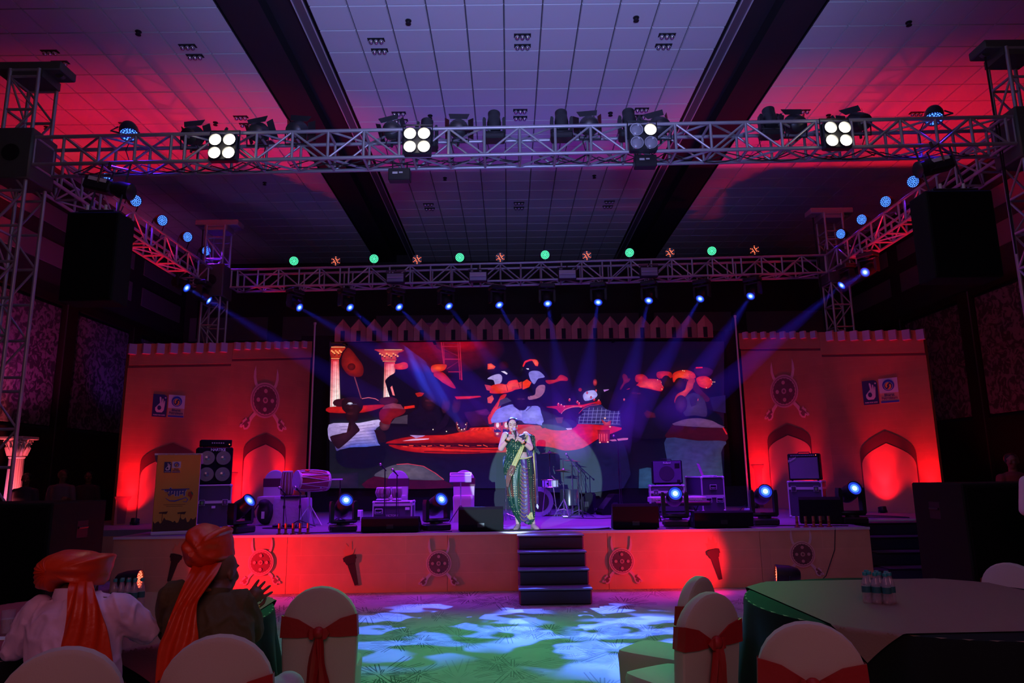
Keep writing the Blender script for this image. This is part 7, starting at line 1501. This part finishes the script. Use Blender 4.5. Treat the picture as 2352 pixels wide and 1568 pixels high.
# length thrown over the shoulder and hanging down the back
m = MB(); sheet(m, interp([P3(450, 368, -.05), P3(515, 395, .0), P3(545, 480, .05), P3(552, 600, .08)], 14), interp([P3(470, 350, .03), P3(560, 380, .08), P3(590, 420, .12), P3(592, 600, .14)], 14), .006, 4, .012, 10); m.build('shoulder_drape', M_SARI, t)
m = MB(); sheet(m, interp([P3(490, 560, .10), P3(540, 720, .12), P3(562, 900, .13), P3(568, 1080, .13), P3(570, 1190, .13)], 16), interp([P3(592, 560, .15), P3(604, 720, .16), P3(610, 900, .16), P3(616, 1080, .16), P3(618, 1195, .16)], 16), .008, 4, .01, 16); m.build('hanging_end', M_PURP, t)
m = MB(); sheet(m, interp([P3(556, 560, .095), P3(566, 760, .105), P3(570, 980, .115), P3(574, 1190, .115)], 12), interp([P3(572, 560, .10), P3(582, 760, .11), P3(584, 980, .12), P3(588, 1190, .12)], 12), .002, 2, .006, 5); m.build('hanging_border', M_GOLD, t)
m = MB(); m.path([P3(597, 1195, .14), P3(602, 1225, .14), P3(608, 1252, .14)], [.008, .022, .006], 8); m.build('tassel', mat('tassel_cream', (.7, .68, .6), .6), t)
m = MB(); sheet(m, interp([P3(462, 1290, -.13), P3(470, 1330, -.15), P3(500, 1365, -.14)], 8), interp([P3(535, 1278, -.12), P3(540, 1320, -.14), P3(552, 1355, -.12)], 8), .006, 2, .008, 8); m.build('hem_border', M_GOLD, t)
for fx, ax_, d in ((SX(355), SX(368), -.35), (SX(578), SX(545), .45)):
    m = MB(); c = Vector((fx, -.06, .035)); u = Vector((math.sin(d)*1.0, -math.cos(d), 0)); m.M = Matrix.Translation(Vector((ax_, -.01, 0))) @ Matrix.Rotation(d, 4, 'Z')
    m.loft([[(w_*math.cos(a), y, max(.004, zc+hh*math.sin(a))) for a in [2*PI*q/14 for q in range(14)]] for y, w_, zc, hh in ((.055, .02, .05, .03), (.03, .033, .055, .045), (-.03, .036, .045, .042), (-.09, .042, .028, .03), (-.14, .034, .02, .02), (-.165, .014, .016, .012))]); m.box(-.02, .02, .0, .05, 0, .05); m.build('shoe', mat('shoe_silver_pink', (.4, .26, .28), .35), t)
for k, (w_, e) in enumerate(zip(wr, el)):
    w_, e = Vector(w_), Vector(e); d = (e-w_).normalized()
    for q, (o1, mt) in enumerate(((.012, mat('gold', (.85, .55, .12), .25, .9)), (.03, mat('bangle_green_black', (.004, .02, .014), .2)), (.05, mat('gold', (.85, .55, .12), .25, .9)))):
        m = MB(); m.M = orient(w_+d*(o1+.012), d); m.lathe([(.032, -.003), (.037, -.004 if q != 1 else -.014), (.037, .004 if q != 1 else .014), (.032, .003)], 20); m.build('bangle', mt, t)
m = MB(); m.path([(SX(300), -.075, SZ(362)), (SX(325), -.10, SZ(400)), (SX(352), -.112, SZ(420)), (SX(380), -.10, SZ(400)), (SX(400), -.06, SZ(362))], .005, 6); m.build('necklace', mat('gold', (.85, .55, .12), .25, .9), t)
O_ = Vector((sp.x, 10.9, STAGE_Z)); d = (mc0-mc1).normalized(); t = thing('microphone', 'silver-headed handheld microphone held to the singer\'s lips', 'microphone', O_+mc1)
m = MB(); m.M = orient((0, 0, 0), d); m.lathe([(.009, -.02), (.013, .03), (.017, .115), (.021, .125)], 14); m.build('handle', M_FIX, t)
m = MB(); m.M = orient((0, 0, 0), d); m.lathe([(.021, .122), (.027, .130), (.028, .148), (.022, .165), (.008, .173)], 16); m.build('grille', mat('mic_grille', (.6, .6, .65), .35, .7, bump=(500, .6)), t)

# ---------------------------------------------------------------- the two seated men
M_SHIRT = mat('white_shirt', (.85, .60, .90), .75, bump=(14, .5)); M_OLIVE = mat('olive_shirt', (.085, .062, .022), .8, bump=(60, .2)); M_TROU = mat('pale_trousers', (.45, .45, .52), .8)
def pillow(m, outl, Y, T, ctr, ridge, n_r=9, back=.8):
    """padded cloth form from a photo outline: both faces bulge and carry folds"""
    P = [atY(x, y, Y) for x, y in outl]; c = atY(*ctr, Y); N_ = 4; Q = []
    for i in range(len(P)):
        p0, p1, p2, p3 = P[i-1], P[i], P[(i+1) % len(P)], P[(i+2) % len(P)]
        for k in range(N_): u = k/N_; Q.append(.5*((2*p1)+(-p0+p2)*u+(2*p0-5*p1+4*p2-p3)*u*u+(-p0+3*p1-3*p2+p3)*u**3))
    rings = []
    for s in (-1, 1):
        fs = [i/n_r for i in range(1, n_r+1)] if s < 0 else [1-i/n_r for i in range(1, n_r)]
        for f in fs:
            ring = []
            for k, q in enumerate(Q):
                v = q-c; a = math.atan2(v.z, v.x); w_ = c+v*f; b = T*(1 if s < 0 else back)*math.sqrt(max(0, 1-f**3)); w_.y += s*(b+ridge(w_.x-c.x, w_.z-c.z, a, f)*(1-f**6)); ring.append(w_)
            rings.append(ring)
    m.loft(rings); return m
def seated(label, Y, hd, face, shirt, sleeve_to_wrist, shl, shr, ell, elr, wrl, wrr, torso, turb, tctr, ridge, tailL, tailR, skin, hands):
    base = atY(hd[0], hd[1], Y); X, t = base.x, None
    t = thing('person', label, 'person', (X, Y, 0)); O = -Vector((X, Y, 0)); G = lambda x, y, yy: atY(x, y, yy)
    hc = G(hd[0], hd[1], Y+.06)+Vector((0, 0, -.018))
    m = MB(); headform(m, hc, face, (0, .06, 1), .94)
    zn = G(hd[0], hd[2], Y).z; nb = Vector((hc.x, Y, zn)); limb(m, [tuple(hc+Vector((0, 0, -.05))), tuple(nb)], [.058, .062])
    pts = [(shl, ell, wrl), (shr, elr, wrr)]
    for s_, e, w_ in pts:
        a, b, c = G(*s_), G(*e), G(*w_); limb(m, [tuple(nb-Vector((0, 0, .05))), tuple(a), tuple(b)], [.06, .055, .042]); limb(m, [tuple(b), tuple(c)], [.042, .027])
    m.sphere((X, Y-.02, zn-.3), (.16, .1, .3), 16, 12); m.sphere((X, Y-.12, .52), (.17, .14, .1), 14, 10)
    for s in (-1, 1): limb(m, [(X+s*.1, Y-.1, .52), (X+s*.17, Y+.34, .52), (X+s*.17, Y+.36, .1)], [.085, .062, .04]); limb(m, [(X+s*.17, Y+.34, .06), (X+s*.17, Y+.5, .04)], [.04, .035])
    for (wp, d, pn, sz, cu, th) in hands: hand(m, tuple(G(*wp)), d, pn, sz, cu, th, .3)
    me = remesh(m, .0055, 3); me.materials.append(skin)
    for v in me.vertices: v.co += O
    link('body', me, t)
    m = MB(); rr = []
    for (px, py, wpx, dy, yo) in torso:
        c = G(px, py, Y+yo); hw = (G(px+wpx/2, py, Y+yo)-G(px-wpx/2, py, Y+yo)).length/2; rr.append([(c.x+hw*math.copysign(abs(math.cos(a))**.85, math.cos(a)), c.y+dy*math.sin(a), c.z+(.0)) for a in [2*PI*q/28 for q in range(28)]])
    rr.append([(X+.17*math.cos(a), Y-.1+.15*math.sin(a), .5) for a in [2*PI*q/28 for q in range(28)]]); m.loft(rr)
    for k, (s_, e, w_) in enumerate(pts):
        a, b, c = G(*s_), G(*e), G(*w_); limb(m, [tuple(a), tuple(a*.45+b*.55), tuple(b)], [.074, .068, .058])
        if sleeve_to_wrist: limb(m, [tuple(b), tuple(b*.3+c*.7)], [.058, .044])
    cl = Vector((nb.x, nb.y, nb.z)); me = remesh(m, .007, 4)
    nrm = [v.normal.copy() for v in me.vertices]
    for v, nv in zip(me.vertices, nrm):
        n = noise.noise(Vector((v.co.x*9, v.co.y*9, v.co.z*5))); n2 = 1-abs(noise.noise(Vector((v.co.x*14+v.co.z*6, v.co.y*10, v.co.z*9-v.co.x*5))))*2; v.co += nv*(n*.009+max(0, n2-.45)*.016) + O
    me.materials.append(shirt); link('shirt', me, t)
    m = MB(); m.M = Matrix.Translation(O+cl+Vector((0, -.005, -.005))) @ Matrix.Rotation(R(-12), 4, 'X'); m.lathe([(.066, -.02), (.074, .0), (.070, .035), (.064, .036), (.066, .0)], 24); m.build('collar', shirt, t)
    m = MB(); m.loft([[(X-O.x*0+dx-X, dy, z) for dx, dy, z in []]]) if False else None
    m = MB()
    for s in (-1, 1): limb(m, [(s*.1, -.1, .52), (s*.17, .34, .53)], [.105, .085]); limb(m, [(s*.17, .34, .53), (s*.17, .37, .08)], [.08, .07])
    m.sphere((0, -.12, .52), (.2, .17, .13), 14, 10); me = remesh(m, .014, 2); me.materials.append(M_TROU); link('trousers', me, t)
    for s in (-1, 1): m = MB(); m.sphere((s*.17, .46, .05), (.048, .13, .05), 14, 10); m.build('shoe', M_RUBBER, t)
    m = MB(); m.M = Matrix.Translation(O); pillow(m, turb, Y+.06, .16, tctr, ridge); tb_ = m.build('turban', M_ORANGE, t)
    m = MB(); m.M = Matrix.Translation(O); sheet(m, interp([G(*p) for p in tailL], 30), interp([G(*p) for p in tailR], 30), .009, 2.6, .006, 26); m.build('turban_tail', M_ORANGE, t)
    return t, O
c1 = lambda x, y: (x/4.042, 1180+y/4.042); c2 = lambda x, y: (360+x/4.04, 1180+y/4.04)
def ridge1(x, z, a, f):
    return .006*math.sin(a*26)*min(1, max(0, -x*14)) + .004*math.sin(z*130+x*12)*min(1, max(0, x*18+.4)) + .003*math.sin(z*61)
def ridge2(x, z, a, f): return .007*math.sin((z+x*.6+.02*math.sin(x*30))*85)+.018*noise.noise(Vector((x*22, 3, z*22)))
Y1 = 3.42
man1, O1 = seated('man in white shirt and wide fanned orange turban with his back turned', Y1, (186, 1320, 1368), (.1, 1, -.1), M_SHIRT, True, (92, 1408, Y1), (268, 1400, Y1), (34, 1490, Y1+.02), (338, 1448, Y1+.1), (70, 1440, Y1+.42), (262, 1425, Y1+.42),
    [(192, 1362, 56, .07, .02), (186, 1378, 150, .09, .0), (180, 1398, 196, .11, -.01), (172, 1440, 208, .125, -.02), (168, 1500, 204, .13, -.04), (168, 1560, 200, .13, -.06)],
    [c1(*p) for p in [(410,590),(415,500),(445,430),(510,370),(580,338),(650,328),(760,332),(830,345),(880,362),(960,362),(1050,375),(1035,440),(1015,520),(985,600),(965,655),(900,650),(850,635),(760,628),(660,645),(600,695),(572,718),(510,700),(440,685),(420,640)]], c1(640, 500), ridge1,
    [(*c1(655, 620), Y1-.06), (*c1(640, 700), Y1-.11), (*c1(615, 900), Y1-.145), (*c1(585, 1100), Y1-.16), (*c1(570, 1260), Y1-.17), (*c1(565, 1500), Y1-.17)], [(*c1(842, 625), Y1-.06), (*c1(870, 730), Y1-.11), (*c1(930, 870), Y1-.145), (*c1(985, 1050), Y1-.16), (*c1(1015, 1260), Y1-.17), (*c1(1060, 1500), Y1-.17)], M_SKIND,
    [((70, 1440, Y1+.42), (.6, 1, 0), (0, 0, -1), 1, .2, 1), ((262, 1425, Y1+.42), (-.6, 1, 0), (0, 0, -1), 1, .2, -1)])
Y2 = 3.5
man2, O2 = seated('man in olive shirt and tall orange turban raising an open hand', Y2, c2(600, 515)+(1366,), (.45, .95, -.1), M_OLIVE, False, (*c2(170, 770), Y2), (*c2(760, 850), Y2), (*c2(120, 1080), Y2+.1), (*c2(880, 1075), Y2+.12), (*c2(300, 1000), Y2+.45), (*c2(790, 862), Y2+.32),
    [(*c2(520, 700), 36, .07, .03), (*c2(450, 740), 130, .095, .0), (*c2(470, 820), 165, .12, -.01), (*c2(480, 950), 190, .13, -.03), (*c2(490, 1150), 200, .135, -.05), (*c2(490, 1400), 205, .14, -.08)],
    [c2(*p) for p in [(300,340),(292,265),(332,200),(338,130),(395,92),(465,84),(535,108),(580,140),(620,114),(665,115),(686,142),(672,185),(690,280),(697,400),(650,440),(600,470),(500,500),(400,500),(345,480),(305,420)]], c2(490, 300), ridge2,
    [(*c2(345, 450), Y2-.03), (*c2(300, 560), Y2-.10), (*c2(215, 740), Y2-.17), (*c2(120, 950), Y2-.21), (*c2(65, 1100), Y2-.23), (*c2(15, 1250), Y2-.24), (*c2(-5, 1560), Y2-.25), (*c2(-15, 1800), Y2-.25)], [(*c2(600, 450), Y2-.03), (*c2(540, 570), Y2-.10), (*c2(440, 720), Y2-.16), (*c2(382, 830), Y2-.18), (*c2(372, 1000), Y2-.2), (*c2(378, 1170), Y2-.22), (*c2(330, 1300), Y2-.24), (*c2(290, 1700), Y2-.25)], M_SKIND,
    [((*c2(300, 1000), Y2+.45), (.3, 1, 0), (0, 0, -1), 1, .2, 1), ((*c2(790, 862), Y2+.32), (.72, .15, .66), (.1, .9, .3), 1.0, .16, -1)])
m = MB(); m.M = Matrix.Translation(O2); a = atY(*c2(455, 700), Y2-.07); b = atY(*c2(620, 735), Y2-.02); m.path([tuple(a), tuple((a+b)/2+Vector((0, -.01, .005))), tuple(b)], .010, 8); m.build('collar_trim', mat('collar_orange', (.5, .12, .02), .5), man2)
m = MB(); m.M = Matrix.Translation(O2) @ Matrix.Translation(atY(*c2(945, 862), Y2+.3)); m.sphere((0, 0, 0), .009, 8, 6); m.build('ring', mat('gold', (.85, .55, .12), .25, .9), man2)
kp = atY(662, 1556, 3.55); m = MB(); m.M = Matrix.Translation(O2); limb(m, [tuple(kp+Vector((-.2, -.25, -.04))), tuple(kp+Vector((.0, .0, -.05))), tuple(kp+Vector((.02, .08, -.45)))], [.085, .08, .065]); me = remesh(m, .01, 2); me.materials.append(M_TROU); link('raised_knee', me, man2)
# ---------------------------------------------------------------- dim onlookers
def onlooker(px, pytop, Y, H, label, top, face=(0, -1, 0), arm=None, tur=False):
    p = atY(px, pytop, Y); x = p.x; t = thing('person', label, 'person', (x, Y, 0), 0, 'dim onlookers'); s = p.z/1.72
    m = MB(); headform(m, (0, 0, 1.60*s), face, (0, 0, 1), s); limb(m, [(0, .01, 1.52*s), (0, .01, 1.42*s)], [.052*s, .058*s])
    for a in (-1, 1):
        limb(m, [(a*.05*s, 0, 1.40*s), (a*.18*s, 0, 1.38*s)], [.05*s, .055*s]); e = (a*.24*s, .0, 1.1*s); w_ = (a*.2*s, -.18*s, .98*s) if not arm or a < 0 else (a*.30*s, -.25*s, 1.18*s); limb(m, [(a*.19*s, 0, 1.37*s), e], [.048*s, .04*s]); limb(m, [e, w_], [.038*s, .026*s]); hand(m, w_, (0, -1, .1), (-a, 0, 0), s, .4, a)
        limb(m, [(a*.09*s, 0, .92*s), (a*.1*s, 0, .5*s), (a*.1*s, .02, .08*s)], [.085*s, .06*s, .04*s]); limb(m, [(a*.1*s, .03, .05*s), (a*.1*s, -.13*s, .035*s)], [.04*s, .032*s])
    m.sphere((0, .01, 1.2*s), (.15*s, .1*s, .24*s), 16, 12); me = remesh(m, .012, 2); me.materials.append(M_SKIND); link('body', me, t)
    m = MB(); m.loft([[(wx*s*math.cos(a), .01+wy*s*math.sin(a), z*s) for a in [2*PI*q/20 for q in range(20)]] for wx, wy, z in ((.08, .07, 1.46), (.2, .11, 1.41), (.2, .125, 1.25), (.17, .12, 1.05), (.18, .13, .88))])
    for a in (-1, 1): limb(m, [(a*.19*s, 0, 1.37*s), (a*.24*s, 0, 1.12*s)], [.065*s, .055*s])
    me = remesh(m, .014, 2); me.materials.append(top); link('shirt', me, t)
    m = MB()
    for a in (-1, 1): limb(m, [(a*.09*s, 0, .92*s), (a*.1*s, 0, .5*s), (a*.1*s, .02, .1*s)], [.105*s, .08*s, .065*s])
    me = remesh(m, .018, 1); me.materials.append(M_RUBBER); link('trousers', me, t)
    m = MB(); m.sphere((0, .025*s, 1.64*s), (.084*s, .097*s, .085*s), 16, 10); m.build('turban' if tur else 'hair', M_ORANGE if tur else M_HAIR, t)
    return t
M_DSH = mat('dark_shirt', (.04, .04, .06), .8); M_MSH = mat('grey_shirt', (.14, .12, .16), .8)
onlooker(62, 1086, 14.2, 1.7, 'onlooker in dark clothes standing by the roman pillar', M_DSH, (.6, -1, 0)); onlooker(146, 1078, 14.5, 1.7, 'onlooker in grey shirt clapping near the patterned wall', M_MSH, (.9, -.4, 0), True)
onlooker(205, 1082, 15.6, 1.7, 'barely visible onlooker beside the end of the fort wall', M_DSH, (.6, -1, 0)); onlooker(2322, 1040, 10.8, 1.7, 'onlooker in red-tinged dark shirt behind the black floor speaker', mat('dull_red_shirt', (.16, .03, .03), .8), (-.7, -.6, 0))
onlooker(2392, 1020, 7.2, 1.7, 'person in white shirt cut off by the picture edge beside the black floor speaker', mat('bright_shirt', (.6, .6, .66), .7), (-.6, .8, 0))
bpy.data.scenes.remove(WSC)
